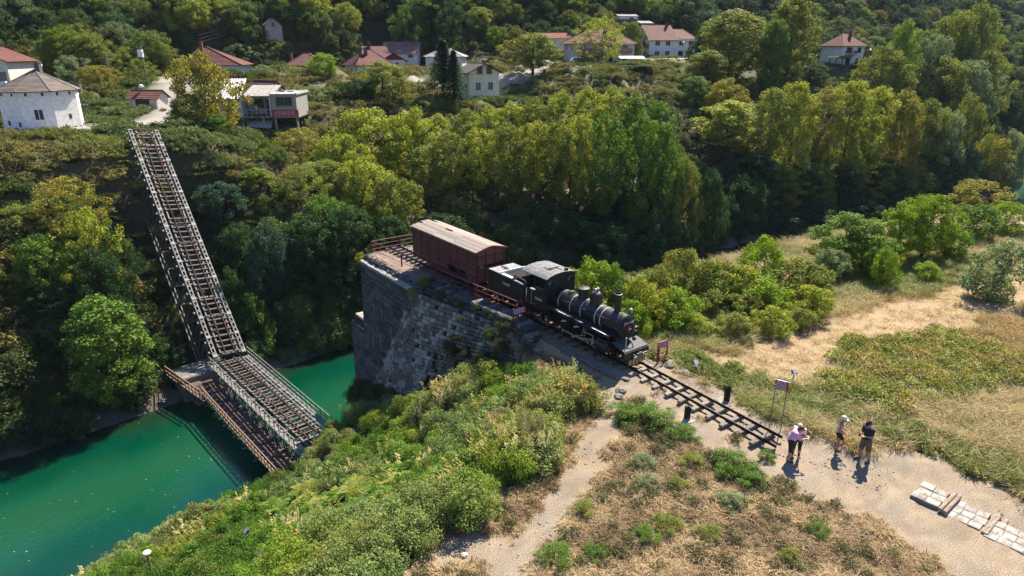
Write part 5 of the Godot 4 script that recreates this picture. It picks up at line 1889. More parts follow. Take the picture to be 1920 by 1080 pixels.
func gable(o: Node3D, w: float, d: float, h: float, rise: float, over: float, tile: Material, wall: Material, called := "roof") -> MeshInstance3D:   # ridge along x
	var b := MB.new()
	var y := h - over * rise / (d * 0.5)
	var W := w * 0.5 + over
	var D := d * 0.5 + over
	slope(b, Vector3(-W, y, D), Vector3(W, y, D), Vector3(W, h + rise, 0), Vector3(-W, h + rise, 0))
	slope(b, Vector3(W, y, -D), Vector3(-W, y, -D), Vector3(-W, h + rise, 0), Vector3(W, h + rise, 0))
	b.tint = Color.WHITE
	b.bar(Vector3(-W, h + rise + 0.03, 0), Vector3(W, h + rise + 0.03, 0), 0.25, 0.12)
	var r := part(o, called, b, tile)
	for s in [-1.0, 1.0]:
		var g := MB.new()
		g.prism([Vector2(-d * 0.5, h - 0.02), Vector2(d * 0.5, h - 0.02), Vector2(0, h + rise - 0.1)], Transform3D(Basis(Vector3(0, 0, -1), Vector3(0, 1, 0), Vector3(1, 0, 0)), Vector3(s * (w * 0.5 - 0.1) - 0.1, 0, 0)), 0.2)
		part(o, "gable_wall", g, wall)
	return r


func hip(o: Node3D, w: float, d: float, h: float, rise: float, over: float, ridge: float, tile: Material, shift := 0.0, called := "roof") -> MeshInstance3D:
	var b := MB.new()
	var y := h - over * 0.45
	var W := w * 0.5 + over
	var D := d * 0.5 + over
	var L0 := Vector3(-ridge * 0.5 + shift, h + rise, 0)
	var R0 := Vector3(ridge * 0.5 + shift, h + rise, 0)
	slope(b, Vector3(-W, y, D), Vector3(W, y, D), R0, L0)
	slope(b, Vector3(W, y, -D), Vector3(-W, y, -D), L0, R0)
	slope(b, Vector3(W, y, D), Vector3(W, y, -D), R0, R0)
	slope(b, Vector3(-W, y, -D), Vector3(-W, y, D), L0, L0)
	b.tint = Color(0.8, 0.8, 0.8)
	for q in [[Vector3(-W, y, D), L0], [Vector3(W, y, D), R0], [Vector3(W, y, -D), R0], [Vector3(-W, y, -D), L0]]: b.bar(q[0] + Vector3(0, 0.06, 0), q[1] + Vector3(0, 0.06, 0), 0.2, 0.1)
	if ridge > 0.1: b.bar(L0 + Vector3(0, 0.06, 0), R0 + Vector3(0, 0.06, 0), 0.2, 0.1)
	return part(o, called, b, tile)


func chimney(roof: Node3D, at: Vector3, tall: float, m: Material) -> void:
	var b := MB.new()
	b.bx(at.x - 0.3, at.x + 0.3, at.y - 0.8, at.y + tall, at.z - 0.3, at.z + 0.3, 0.02)
	b.bx(at.x - 0.37, at.x + 0.37, at.y + tall, at.y + tall + 0.12, at.z - 0.37, at.z + 0.37, 0.02)
	part(roof, "chimney", b, m)


func balcony(o: Node3D, x0: float, x1: float, y: float, z: float, out: float, slab: Material, bars: Material, solid_front := false) -> void:
	var b := MB.new()
	b.bx(x0, x1, y - 0.15, y, z, z + out)
	var p := part(o, "balcony", b, slab)
	var r := MB.new()
	r.bx(x0, x1, y + 0.9, y + 0.96, z + out - 0.06, z + out)
	if solid_front: r.bx(x0, x1, y + 0.02, y + 0.88, z + out - 0.05, z + out - 0.01)
	else:
		var n := int((x1 - x0) / 0.3)
		for i in n + 1: r.bx(x0 + (x1 - x0 - 0.04) * i / n, x0 + (x1 - x0 - 0.04) * i / n + 0.04, y, y + 0.9, z + out - 0.05, z + out - 0.01)
	for x in [x0, x1 - 0.05]: r.bx(x, x + 0.05, y + 0.4, y + 0.96, z, z + out - 0.06)
	part(p, "balustrade", r, bars)


func sheet_roof(a: Vector3, c: Vector3, e: Vector3, f: Vector3, pitch := 0.45) -> MB:      # corrugated sheets: ribs run from eave a-c to top f-e
	var b := MB.new()
	var up := (c - a).cross(f - a).normalized()
	var n := int((c - a).length() / pitch)
	for i in n:
		var t0 := float(i) / n
		var t1 := (i + 0.5) / n
		var t2 := float(i + 1) / n
		var g := 0.9 + 0.1 * sin(i * 2.7)
		b.tint = Color(g, g, g)
		b.quad(a.lerp(c, t0), a.lerp(c, t1) + up * 0.09, f.lerp(e, t1) + up * 0.09, f.lerp(e, t0))
		b.quad(a.lerp(c, t1) + up * 0.09, a.lerp(c, t2), f.lerp(e, t2), f.lerp(e, t1) + up * 0.09)
	b.quad(a - up * 0.04, f - up * 0.04, e - up * 0.04, c - up * 0.04)
	return b


func build_village() -> void:
	rng.seed = 600
	var white := mat("white frame", Color(0.75, 0.75, 0.73), 0.6)
	var brown := mat("brown frame", Color(0.10, 0.05, 0.035), 0.7)
	var redtile := mat("red tile", Color(0.27, 0.092, 0.070), 0.85, 0.0, "grit", 0.6)
	var rosetile := mat("rose tile", Color(0.33, 0.155, 0.118), 0.85, 0.0, "grit", 0.6)
	var darktile := mat("maroon tile", Color(0.20, 0.06, 0.06), 0.85, 0.0, "grit", 0.6)
	var greytile := mat("grey shingle", Color(0.33, 0.29, 0.26), 0.9, 0.0, "grit", 0.5)
	var slate := mat("dark grey roof", Color(0.13, 0.13, 0.125), 0.85, 0.0, "grit", 0.5)
	var metal := mat("pale metal sheet", Color(0.52, 0.53, 0.54), 0.5, 0.2, "stain", 0.2)
	var ccr := mat("old concrete", Color.GRAY)
	var brick := mat("chimney brick", Color(0.26, 0.10, 0.07), 0.9, 0.0, "grit", 0.8)

	# --- white eight-sided blockhouse
	var o := thing("blockhouse", "white eight-sided blockhouse with grey shingle roof at the road's edge", "blockhouse", P(-60.3, 87.0, 6.1), 0.0)
	var wall := wmat("blockhouse white", Color(0.84, 0.84, 0.82))
	var R := 4.45
	var ring := []
	for i in 9: ring.append(Vector3(cos(deg_to_rad(-5.0 + 45.0 * i)) * R, 0, sin(deg_to_rad(-5.0 + 45.0 * i)) * R))
	var roof := MB.new()
	var apex := Vector3(0.2, 7.1, 0)
	for i in 8:
		var p: Vector3 = ring[i]
		var q: Vector3 = ring[i + 1]
		var mid := (p + q) * 0.5
		var ang := atan2(mid.x, mid.z)
		var n := mid.normalized()
		var len := p.distance_to(q)
		var face := Transform3D(Basis(Vector3.UP, ang), mid)
		var b := MB.new()
		b.bx(-len * 0.5 + 0.02, len * 0.5 - 0.02, -0.8, 3.95, -0.35, 0.0, 0.0)
		b.bx(-len * 0.5 - 0.02, len * 0.5 + 0.02, 3.86, 3.98, -0.30, 0.05, 0.01)
		b.bx(-len * 0.5 + 0.02, len * 0.5 - 0.02, 3.99, 4.75, -0.30, 0.03, 0.0)
		var w := part(o, "wall", b, wall)
		w.transform = face
		var base := MB.new()
		for k in 9:
			var g := rng.randf_range(0.12, 0.40)
			base.tint = Color(g, g * 0.98, g * 0.94)
			base.box(Transform3D(Basis(), Vector3(-len * 0.5 + (k + 0.5) * len / 9.0, -0.1 + rng.randf() * 0.25, 0.03)), Vector3(len / 9.0 - 0.05, rng.randf_range(0.25, 0.6), 0.12), 0.03)
		part(w, "stone_base", base, mat("rubble", Color.WHITE), "", "stuff")
		for k in [-0.25, 0.25] if n.z > -0.2 else []:
			var s := MB.new()
			s.box(Transform3D(Basis(), Vector3(k * len, 4.3, 0.035)), Vector3(0.27, 0.38, 0.03))
			part(w, "firing_slit", s, mat("dark opening", Color(0.018, 0.018, 0.02), 0.6))
		for k in ([[-0.2, 0.9], [0.3, 0.75]] if n.x < 0.2 and n.z > 0.5 else ([[0.1, 1.5]] if n.z > -0.2 and n.z < 0.5 else [])):
			var s := MB.new()
			s.box(Transform3D(Basis(), Vector3(k[0] * len, k[1], 0.012)), Vector3(0.34, 0.58, 0.03))
			part(w, "firing_slit", s, mat("dark opening", Color.BLACK))
		if n.x > 0.2 and n.z > 0.6:
			window(w, 0, 0, 0, 0.05, 1.9, 0.95, 1.25, white)
		var e0 := p * 1.09 + Vector3(0, 4.65, 0)
		var e1 := q * 1.09 + Vector3(0, 4.65, 0)
		slope(roof, e1, e0, apex, apex, 0.3)
		roof.tint = Color(0.8, 0.78, 0.76)
		roof.bar(e0 + Vector3(0, 0.05, 0), apex + Vector3(0, 0.05, 0), 0.16, 0.08)
	var rf := part(o, "roof", roof, greytile)
	chimney(rf, Vector3(0.5, 7.0, -0.3), 0.9, ccr)

	# --- cream block of flats at the frame's edge
	o = thing("apartment_house", "tall cream house with recessed balconies behind the white blockhouse", "house", P(-83.2, 110.5, 5.6), 0.12)
	wall = wmat("cream", Color(0.82, 0.76, 0.66))
	walls(o, 9.2, 8.0, 8.4, wall)
	var r0 := gable(o, 8.0, 9.2, 8.4, 1.9, 0.55, redtile, wall)
	r0.rotation.y = PI / 2
	for c in o.get_children():
		if c.name.begins_with("gable_wall"): c.rotation.y = PI / 2
	for y in [4.3, 1.4]:
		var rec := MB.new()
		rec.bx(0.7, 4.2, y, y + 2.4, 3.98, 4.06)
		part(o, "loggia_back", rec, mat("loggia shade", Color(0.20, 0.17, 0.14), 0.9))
		balcony(o, 0.7, 4.3, y + 0.1, 4.0, 0.9, wall, white, true)
		window(o, 9.2, 8.1, 0, 1.7, y + 1.5, 1.6, 1.0, brown)
	window(o, 9.2, 8.0, 0, -1.6, 2.2, 0.9, 0.9, brown)
	window(o, 9.2, 8.0, 0, -3.2, 2.2, 0.9, 0.9, brown)

	# --- little hut with a tiled roof
	o = thing("tiled_hut", "small white hut with red tile roof and dark painted front", "hut", P(-55.6, 104.2, 7.0), -0.1)
	wall = wmat("hut", Color(0.62, 0.58, 0.52))
	walls(o, 4.4, 3.0, 1.8, wall)
	gable(o, 4.4, 3.0, 1.8, 0.95, 0.35, redtile, wall)
	var b := MB.new()
	for i in 5: b.prism([Vector2(-0.2, -0.7), Vector2(0.15, -0.7), Vector2(0.25, 0.5), Vector2(0.0, 0.8), Vector2(-0.25, 0.3)], Transform3D(Basis(), Vector3(-1.0 + i * 0.45, 0.9, 1.502)), 0.006)
	part(o, "dark_painting", b, mat("dark blue paint", Color(0.03, 0.04, 0.06), 0.8))
	window(o, 4.4, 3.0, 3, 0.2, 0.9, 0.8, 1.6, brown, "door", true)

	# --- pale blue house
	o = thing("pale_blue_house", "pale blue house with red hipped roof and tall chimney behind amber tree", "house", P(-60.0, 142.0, 9.8), 0.1)
	wall = wmat("pale blue", Color(0.62, 0.70, 0.78))
	walls(o, 10.4, 8.0, 3.1, wall)
	rf = hip(o, 10.4, 8.0, 3.1, 3.2, 0.6, 1.2, redtile, -2.6)
	chimney(rf, Vector3(-2.8, 6.0, 0.8), 1.3, brick)
	window(o, 10.4, 8.0, 0, 3.6, 1.6, 1.1, 1.2, white)
	window(o, 10.4, 8.0, 0, 0.6, 1.6, 1.1, 1.2, white)
	o = thing("garden_shed", "tiny grey roofed shed up the slope beside the pale blue house", "shed", P(-73.5, 150.0, land(-73.5, 150)), 0.3)
	walls(o, 3.4, 2.6, 1.5, wmat("shed", Color(0.45, 0.43, 0.40)))
	gable(o, 3.4, 2.6, 1.5, 0.7, 0.3, greytile, mats["wall shed"])

	# --- riverside bar on stilts
	o = thing("bar_building", "run-down grey riverside bar with red lettered parapet, porch and stilts", "building", P(-38.9, 104.0, 6.1), 0.06)
	var grey := wmat("bar grey", Color(0.34, 0.33, 0.31))
	var blu := wmat("bar blue", Color(0.42, 0.46, 0.50))
	var deckm := mat("bar deck", Color(0.26, 0.25, 0.24), 0.9, 0.0, "stain", 0.4)
	b = MB.new()
	b.bx(-6.6, 6.6, -0.22, 0.0, -5.0, 2.6)
	part(o, "floor_slab", b, deckm)
	b = MB.new()
	b.bx(-6.4, -1.8, 0, 2.6, 1.6, 1.8); b.bx(-6.4, -6.2, 0, 2.6, -5, 1.6); b.bx(-6.4, 6.3, 0, 2.9, -5.0, -4.8)
	part(o, "wall", b, grey)
	b = MB.new()
	b.bx(-1.8, 2.6, 0, 3.2, -0.4, -0.2); b.bx(-1.8, -1.65, 0, 2.9, -0.2, 1.6)
	part(o, "wall", b, blu)
	b = MB.new()
	b.bx(2.6, 6.4, 0.9, 3.1, 2.2, 2.4); b.bx(6.2, 6.4, 0, 3.1, -4.8, 2.2); b.bx(2.6, 2.8, 0, 3.1, -4.8, 2.2)
	part(o, "wall", b, grey)
	window(o, 0, 4.8, 0, 4.6, 2.15, 2.4, 1.3, mat("grey frame", Color(0.2, 0.2, 0.2), 0.7))
	window(o, 0, -0.36, 0, 0.1, 1.7, 1.3, 1.2, brown)
	window(o, 0, -0.36, 0, 1.7, 1.15, 1.0, 2.2, mat("grey frame", Color.GRAY), "door")
	b = sheet_roof(Vector3(-7.2, 2.55, 2.6), Vector3(-1.7, 2.55, 2.6), Vector3(-2.9, 5.1, -5.2), Vector3(-8.2, 5.1, -5.2), 0.4)
	part(o, "metal_roof", b, metal)
	b = sheet_roof(Vector3(-1.6, 2.9, 2.3), Vector3(2.9, 2.9, 2.3), Vector3(2.9, 4.2, -3.4), Vector3(-1.6, 4.2, -3.4), 0.36)
	part(o, "corrugated_roof", b, mat("fibre sheet", Color(0.40, 0.37, 0.36), 0.85, 0.0, "stain", 0.3))
	b = MB.new()
	b.bx(2.55, 6.6, 3.1, 3.3, -4.9, 2.55, 0.02)
	b.bx(2.55, 6.6, 3.302, 3.42, -4.9, -4.7); b.bx(6.4, 6.6, 3.302, 3.42, -4.7, 2.55)
	var fl := part(o, "flat_roof", b, mat("flat roof pale", Color(0.66, 0.65, 0.62), 0.8, 0.0, "stain", 0.4))
	b = MB.new()
	b.box(Transform3D(Basis(Vector3.UP, 0.3), Vector3(3.5, 3.38, -1.2)), Vector3(0.9, 0.14, 0.7)); b.box(Transform3D(Basis(Vector3.UP, -0.2), Vector3(4.9, 3.38, -0.8)), Vector3(0.9, 0.12, 0.6))
	part(fl, "roof_patch", b, slate)
	b = MB.new()
	b.bx(2.6, 6.6, -0.05, 0.95, 2.45, 2.55)
	part(o, "red_parapet", b, mat("washed red", Color(0.42, 0.10, 0.11), 0.8, 0.0, "stain", 0.5))
	lettering(o, "parapet_letters", "KAMEN", 0.62, mat("parapet letter", Color(0.60, 0.24, 0.24), 0.8), Transform3D(Basis(), Vector3(4.6, 0.45, 2.56)), 0.012)
	lettering(o, "bar_letters", "BAR", 0.85, mat("bar letter red", Color(0.50, 0.05, 0.05), 0.7), Transform3D(Basis(), Vector3(-3.7, 0.75, 1.81)), 0.012)
	for y in [0.95, 0.5]:
		b = MB.new()
		b.bar(Vector3(-1.7, y, 2.5), Vector3(2.6, y, 2.5), 0.05, 0.05)
		part(o, "porch_rail", b, mat("grey rail", Color(0.45, 0.46, 0.47), 0.6))
	for i in 7:
		b = MB.new()
		b.bx(-1.7 + i * 0.7, -1.65 + i * 0.7, 0, 0.93, 2.48, 2.52)
		part(o, "baluster", b, mat("grey rail", Color.GRAY))
	for x in [-1.75, 2.5]:
		b = MB.new()
		b.tube(Vector3(x, -3.3 if x < 0 else 0.0, 2.5), Vector3(x, 2.9, 2.5), 0.07, 0.07, 8)
		part(o, "downpipe", b, mat("pale pipe", Color(0.62, 0.62, 0.62), 0.5))
	for x in [-6.2, -3.8, -1.2, 1.2, 3.0, 6.2]:
		b = MB.new()
		b.bx(x - 0.14, x + 0.14, -3.6, -0.22, 1.9, 2.2)
		part(o, "stilt", b, grey)
	b = MB.new()
	b.bx(-6.5, 6.5, -3.6, -0.25, -1.2, -1.0)
	part(o, "undercroft_back", b, mat("dark planks", Color(0.03, 0.022, 0.018), 0.9))
	for i in 17:
		b = MB.new()
		var g := rng.randf()
		b.bar(Vector3(-6.3 + i * 0.27 + g * 0.2, -3.4, 2.4 + g * 0.3), Vector3(-6.2 + i * 0.27 - g * 0.25, -0.4, 1.8), 0.14, 0.04, Vector3(0, 0, 1))
		part(o, "leaning_board", b, mat("weathered board %d" % (i % 3), Color(0.22 + 0.08 * (i % 3), 0.21 + 0.075 * (i % 3), 0.195 + 0.07 * (i % 3)), 0.9))
	b = sheet_roof(Vector3(-0.9, -1.5, 3.0), Vector3(2.4, -1.7, 3.0), Vector3(2.4, -0.6, 1.6), Vector3(-0.9, -0.5, 1.6), 0.3)
	part(o, "lean_to_sheet", b, mats["weathered board 1"])
	b = MB.new()
	b.box(Transform3D(Basis(Vector3.UP, 0.2), Vector3(0.8, -2.6, 2.6)), Vector3(2.6, 0.7, 0.8), 0.1)
	b.box(Transform3D(Basis(Vector3(1, 0, 0), 0.5), Vector3(4.9, -2.0, 2.3)), Vector3(1.4, 0.9, 0.08))
	b.box(Transform3D(Basis(), Vector3(3.6, -2.4, 2.2)), Vector3(0.8, 1.0, 0.4), 0.1)
	part(o, "stored_junk", b, mat("junk", Color(0.33, 0.32, 0.31), 0.9, 0.0, "speck", 0.8))
	o = thing("red_shed", "small shed with dark red sheet roof behind the bar", "shed", P(-40.6, 113.0, land(-40.6, 113)), -0.5)
	walls(o, 4.4, 3.2, 3.3, wmat("shed", Color(0.45, 0.43, 0.40)))
	gable(o, 4.4, 3.2, 3.3, 1.2, 0.3, darktile, mats["wall shed"])

	# --- houses along the upper road
	o = thing("red_roofed_house", "low grey house with rose hipped roof and brick chimney by a bright tree", "house", P(-45.3, 154.0, 10.0), 0.05)
	wall = wmat("grey green", Color(0.30, 0.32, 0.28))
	walls(o, 7.6, 6.4, 2.5, wall)
	rf = hip(o, 7.6, 6.4, 2.5, 2.3, 0.5, 1.0, rosetile)
	chimney(rf, Vector3(-3.4, 3.0, 0.8), 1.8, brick)
	window(o, 7.6, 6.4, 0, 1.6, 1.5, 1.5, 1.1, white)
	o = thing("grey_cottage", "small bare grey gabled cottage left of the rose roofed house", "house", P(-54.5, 160.0, land(-54.5, 160)), 0.5)
	walls(o, 3.6, 4.4, 2.6, wmat("raw block", Color(0.36, 0.33, 0.30)))
	rf = gable(o, 4.4, 3.6, 2.6, 1.4, 0.3, greytile, mats["wall raw block"])
	rf.rotation.y = PI / 2
	for c in o.get_children():
		if c.name.begins_with("gable_wall"): c.rotation.y = PI / 2
	window(o, 3.6, 4.4, 0, 0, 2.6, 0.6, 0.9, brown)

	o = thing("balcony_house", "cream house with red hipped roof, two chimneys and corner balcony", "house", P(-32.6, 156.5, 9.4), 0.62)
	wall = wmat("warm white", Color(0.82, 0.79, 0.73))
	walls(o, 7.8, 7.4, 3.2, wall)
	rf = hip(o, 7.8, 7.4, 3.2, 2.9, 0.7, 2.0, redtile)
	chimney(rf, Vector3(-2.3, 4.9, 1.6), 1.5, slate)
	chimney(rf, Vector3(-0.9, 5.2, 1.4), 0.9, brick)
	window(o, 7.8, 7.4, 0, 0.6, 1.9, 0.9, 1.2, white)
	window(o, 7.8, 7.4, 0, 2.0, 1.9, 0.9, 1.2, white)
	for u in [-2.2, 0.0, 2.2]: window(o, 7.8, 7.4, 3, u, 1.8, 0.9, 1.3, white)
	balcony(o, -3.9, 3.9, 0.4, 3.7, 1.2, wall, mat("balcony bars", Color(0.08, 0.08, 0.085), 0.6))
	o = thing("gabled_house", "white house with pink sheet roof and brown gable truss", "house", P(-28.6, 163.0, land(-28.6, 163) - 0.5), 0.35)
	walls(o, 5.6, 7.0, 3.4, wmat("warm white", Color.GRAY))
	rf = gable(o, 7.0, 5.6, 3.4, 1.5, 0.7, rosetile, mat("brown gable", Color(0.13, 0.045, 0.03), 0.8))
	rf.rotation.y = PI / 2
	for c in o.get_children():
		if c.name.begins_with("gable_wall"): c.rotation.y = PI / 2
	for u in [-0.9, 0.0, 0.9]: window(o, 5.6, 7.0, 0, u, 2.2, 0.6, 1.2, brown)
	o = thing("maroon_roof_house", "house with steep maroon roof squeezed between red roof and pink roof", "house", P(-33.6, 169.0, land(-33.6, 169) + 0.3), 0.75)
	walls(o, 6.0, 5.0, 3.3, wmat("warm white", Color.GRAY))
	rf = gable(o, 6.0, 5.0, 3.3, 2.0, 0.5, darktile, mat("maroon wall", Color(0.16, 0.03, 0.045), 0.8))
	chimney(rf, Vector3(-1.6, 5.0, 0.6), 1.1, slate)
	o = thing("pink_roof_house", "long white house under a single broad pale pink roof slope", "house", P(-27.6, 175.5, 10.8), 0.02)
	walls(o, 8.4, 6.0, 4.2, wmat("warm white", Color.GRAY))
	gable(o, 8.4, 6.0, 4.2, 2.3, 0.5, mat("pale pink roof", Color(0.44, 0.265, 0.24), 0.8, 0.0, "grit", 0.5), mats["wall warm white"])
	window(o, 8.4, 6.0, 0, 2.4, 3.2, 1.2, 0.6, brown)
	o = thing("dark_gable_shed", "black gabled shed alone on the terraces above the pink roof", "shed", P(-33.6, 202.0, land(-33.6, 202)), 0.1)
	walls(o, 3.4, 3.6, 1.9, mat("tarred boards", Color(0.02, 0.02, 0.02), 0.9))
	rf = gable(o, 3.6, 3.4, 1.9, 1.3, 0.35, slate, mats["tarred boards"])
	rf.rotation.y = PI / 2
	for c in o.get_children():
		if c.name.begins_with("gable_wall"): c.rotation.y = PI / 2
	o = thing("white_roof_house", "white house with low pale grey hipped roof behind the conifers", "house", P(-15.6, 165.0, 11.2), -0.1)
	walls(o, 8.6, 6.5, 3.0, wmat("warm white", Color.GRAY))
	hip(o, 8.6, 6.5, 3.0, 1.5, 0.5, 2.0, mat("white sheet roof", Color(0.60, 0.60, 0.60), 0.6, 0.1, "stain", 0.3))
	window(o, 8.6, 6.5, 0, 2.2, 1.7, 1.1, 1.1, white)
	o = thing("yellow_house", "pale yellow two storey gabled house with dark grey roof beside conifers", "house", P(-6.9, 138.2, 6.0), 0.50)
	wall = wmat("pale yellow", Color(0.84, 0.78, 0.54))
	walls(o, 6.6, 6.0, 5.5, wall)
	rf = gable(o, 6.0, 6.6, 5.5, 1.5, 0.55, slate, wall)
	rf.rotation.y = PI / 2
	for c in o.get_children():
		if c.name.begins_with("gable_wall"): c.rotation.y = PI / 2
	chimney(rf, Vector3(-1.0, 6.6, 0.9), 0.9, ccr)
	for u in [-1.35, 1.35]:
		window(o, 6.6, 6.0, 0, u, 2.75, 1.1, 1.5, mat("pale blue shutter", Color(0.50, 0.66, 0.74), 0.6))
		window(o, 6.6, 6.4, 0, u * 0.75, 5.75, 1.0, 1.3, brown)
		window(o, 6.6, 6.0, 0, u * 1.05, 0.1, 1.1, 0.7, white)
	window(o, 6.6, 6.0, 3, 1.6, 2.6, 0.6, 1.0, brown)
	b = MB.new()
	b.bx(-3.32, 3.32, -1.2, 0.75, 3.0, 3.03)
	part(o, "grey_plinth", b, ccr)
	o = thing("long_cream_house", "long cream house with rose hipped roof and balconies behind an amber tree", "house", P(22.4, 181.0, 12.1), 0.24)
	wall = wmat("cream", Color.GRAY)
	walls(o, 15.5, 10.5, 5.2, wall)
	rf = hip(o, 15.5, 10.5, 5.2, 3.2, 0.8, 5.0, rosetile)
	chimney(rf, Vector3(1.6, 8.0, 0.8), 1.0, brick)
	for u in [-6.0, -2.4, 1.2, 5.2]:
		window(o, 15.5, 10.5, 0, u, 3.9, 1.3, 1.3, white)
		window(o, 15.5, 10.5, 0, u, 1.2, 1.3, 1.3, brown)
	for u in [-2.5, 2.0]: window(o, 15.5, 10.5, 3, u, 3.8, 1.3, 1.3, white)
	for u in [-5.0, 4.4]: balcony(o, u - 2.4, u + 2.4, 2.8, 5.25, 1.2, ccr, mat("maroon balustrade", Color(0.22, 0.13, 0.12), 0.8), true)
	o = thing("orange_roof_outhouse", "low outhouse with orange roof at the end of the long cream house", "shed", P(11.5, 188.0, land(11.5, 188) + 2.0), 0.1)
	walls(o, 7.0, 4.0, 2.4, wmat("cream", Color.GRAY))
	gable(o, 7.0, 4.0, 2.4, 1.2, 0.4, mat("orange tile", Color(0.50, 0.17, 0.10), 0.85, 0.0, "grit", 0.6), wall)
	o = thing("white_longhouse", "long white two storey house with rose roof and bare block gable end", "house", P(44.8, 205.0, 13.3), 0.34)
	wall = wmat("clean white", Color(0.86, 0.85, 0.83))
	walls(o, 15.6, 9.0, 5.3, wall)
	hip(o, 9.0, 8.6, 5.0, 2.9, 0.7, 4.0, rosetile, 0.0).position.x = 3.4
	var ends := Node3D.new()
	ends.free()
	rf = gable(o, 8.4, 9.0, 5.3, 3.7, 0.7, mat("rose tile bright", Color(0.37, 0.165, 0.125), 0.85, 0.0, "grit", 0.6), wmat("raw block", Color(0.36, 0.33, 0.30)))
	rf.position.x = -3.6
	for c in o.get_children():
		if c.name.begins_with("gable_wall"): c.position.x = -3.6 if c.get_index() % 2 == 0 else -3.6
	chimney(rf, Vector3(3.4, 8.2, 0.6), 1.3, brick)
	for u in [-5.2, -1.8, 2.6, 5.8]:
		window(o, 15.6, 9.0, 0, u, 3.9, 1.5, 1.2, white)
		window(o, 15.6, 9.0, 0, u, 1.2, 1.5, 1.3, brown if u > 2 else white)
	b = MB.new()
	b.bx(-7.84, -7.80, 2.6, 5.2, -4.4, 4.4)
	part(o, "bare_block_patch", b, mats["wall raw block"])
	for u in [-1.8, 1.8]: window(o, 15.68, 9.0, 3, u, 3.9, 1.1, 1.4, brown)
	window(o, 15.68, 9.0, 3, 0.0, 7.0, 1.0, 1.2, white)
	window(o, 15.68, 9.0, 3, 2.0, 1.1, 1.0, 2.0, brown, "door")
	o = thing("carport", "flat white carport roof on thin posts in front of the white longhouse", "carport", P(29.6, 172.0, 11.2), 0.0)
	b = MB.new()
	b.box(Transform3D(Basis(Vector3(1, 0, 0), 0.12), Vector3(0, 2.5, 0)), Vector3(6.2, 0.14, 4.0), 0.02)
	part(o, "roof_sheet", b, mat("white sheet", Color(0.78, 0.78, 0.78), 0.6))
	for x in [-2.9, 2.9]:
		for z in [-1.7, 1.7]:
			b = MB.new()
			b.bx(x - 0.06, x + 0.06, -0.6, 2.42, z - 0.06, z + 0.06)
			part(o, "post", b, ccr)
	o = thing("hillside_house", "white house with red hipped roof, dark windows and small balcony on terrace", "house", P(91.2, 192.6, 11.5), 0.42)
	wall = wmat("clean white", Color.GRAY)
	walls(o, 8.2, 7.2, 5.3, wall)
	rf = hip(o, 8.2, 7.2, 5.3, 2.9, 0.75, 1.6, mat("red tile", Color.RED))
	chimney(rf, Vector3(0.4, 7.0, 1.4), 1.6, brick)
	for u in [-1.6, 2.2]:
		window(o, 8.2, 7.2, 0, u, 3.9, 1.9 if u < 0 else 1.3, 1.3, brown, "window", true)
	window(o, 8.2, 7.2, 0, 1.9, 1.2, 1.0, 1.2, brown, "window", true)
	window(o, 8.2, 7.2, 0, -1.6, 1.0, 1.6, 1.9, brown, "door", true)
	balcony(o, -3.0, 0.4, 2.75, 3.6, 1.1, ccr, mats["balcony bars"])
	o = thing("vine_pergola", "leafy pergola on a grey terrace wall below the hillside house", "pergola", P(88.6, 187.2, 10.6), 0.42)
	b = MB.new()
	b.bx(-4.6, 5.6, -2.4, 0.6, -0.2, 0.2)
	part(o, "terrace_wall", b, ccr)
	for x in [-4.0, -1.6, 0.8, 3.0]:
		b = MB.new()
		b.bx(x - 0.07, x + 0.07, 0.6, 3.0, -0.1, 0.1)
		part(o, "post", b, brown)
	var l := LB.new()
	l.g = rng
	for i in 8: l.clump(Vector3(-3.8 + i * 0.95, 3.0, 0.4), Vector3(0.8, 0.35, 1.0), 90, 0.3, Color(1, 1, 1))
	part(o, "vine", l, leaf_mat("pale"))
	for q in [[35.1, 216.0, 23.0, 5.6, "white shed with pale sheet roof high above the white longhouse"], [39.4, 209.0, 20.8, 3.4, "small grey outhouse between the white longhouse and the upper shed"]]:
		o = thing("hillside_shed", q[4], "shed", P(q[0], q[1], q[2]), 0.1)
		walls(o, q[3], 3.4, 1.9, wall if q[3] > 4 else ccr)
		b = sheet_roof(Vector3(-q[3] * 0.5 - 0.4, 1.95, 2.0), Vector3(q[3] * 0.5 + 0.4, 1.95, 2.0), Vector3(q[3] * 0.5 + 0.4, 2.7, -2.0), Vector3(-q[3] * 0.5 - 0.4, 2.7, -2.0), 0.4)
		part(o, "sheet_roof", b, mats["pale metal sheet"])
		window(o, q[3], 3.4, 0, 0.9, 1.1, 1.2, 1.0, brown, "door", true)
	for q in [[-20.0, 208.0, 14.0], [-19.0, 217.0, 12.0], [-18.0, 225.0, 10.0], [34.0, 212.5, 9.0]]:
		var tw := MB.new()
		tw.bx(-q[2] * 0.5, q[2] * 0.5, -2.0, 1.1, -0.3, 0.3, 0.05)
		solid("terrace_wall", tw, mat("dry stone", Color(0.22, 0.20, 0.17), 0.95, 0.0, "speck", 0.6, 0.8), "dry stone terrace wall %s" % ["above the pink roofed house", "second up the grassy terraces", "topmost on the grassy terraces", "below the white hillside shed"][[14.0, 12.0, 10.0, 9.0].find(q[2])], "terrace wall", "", "", P(q[0], q[1], land(q[0], q[1])), 0.05)

	# --- poles, lamps, wires
	var n := 0
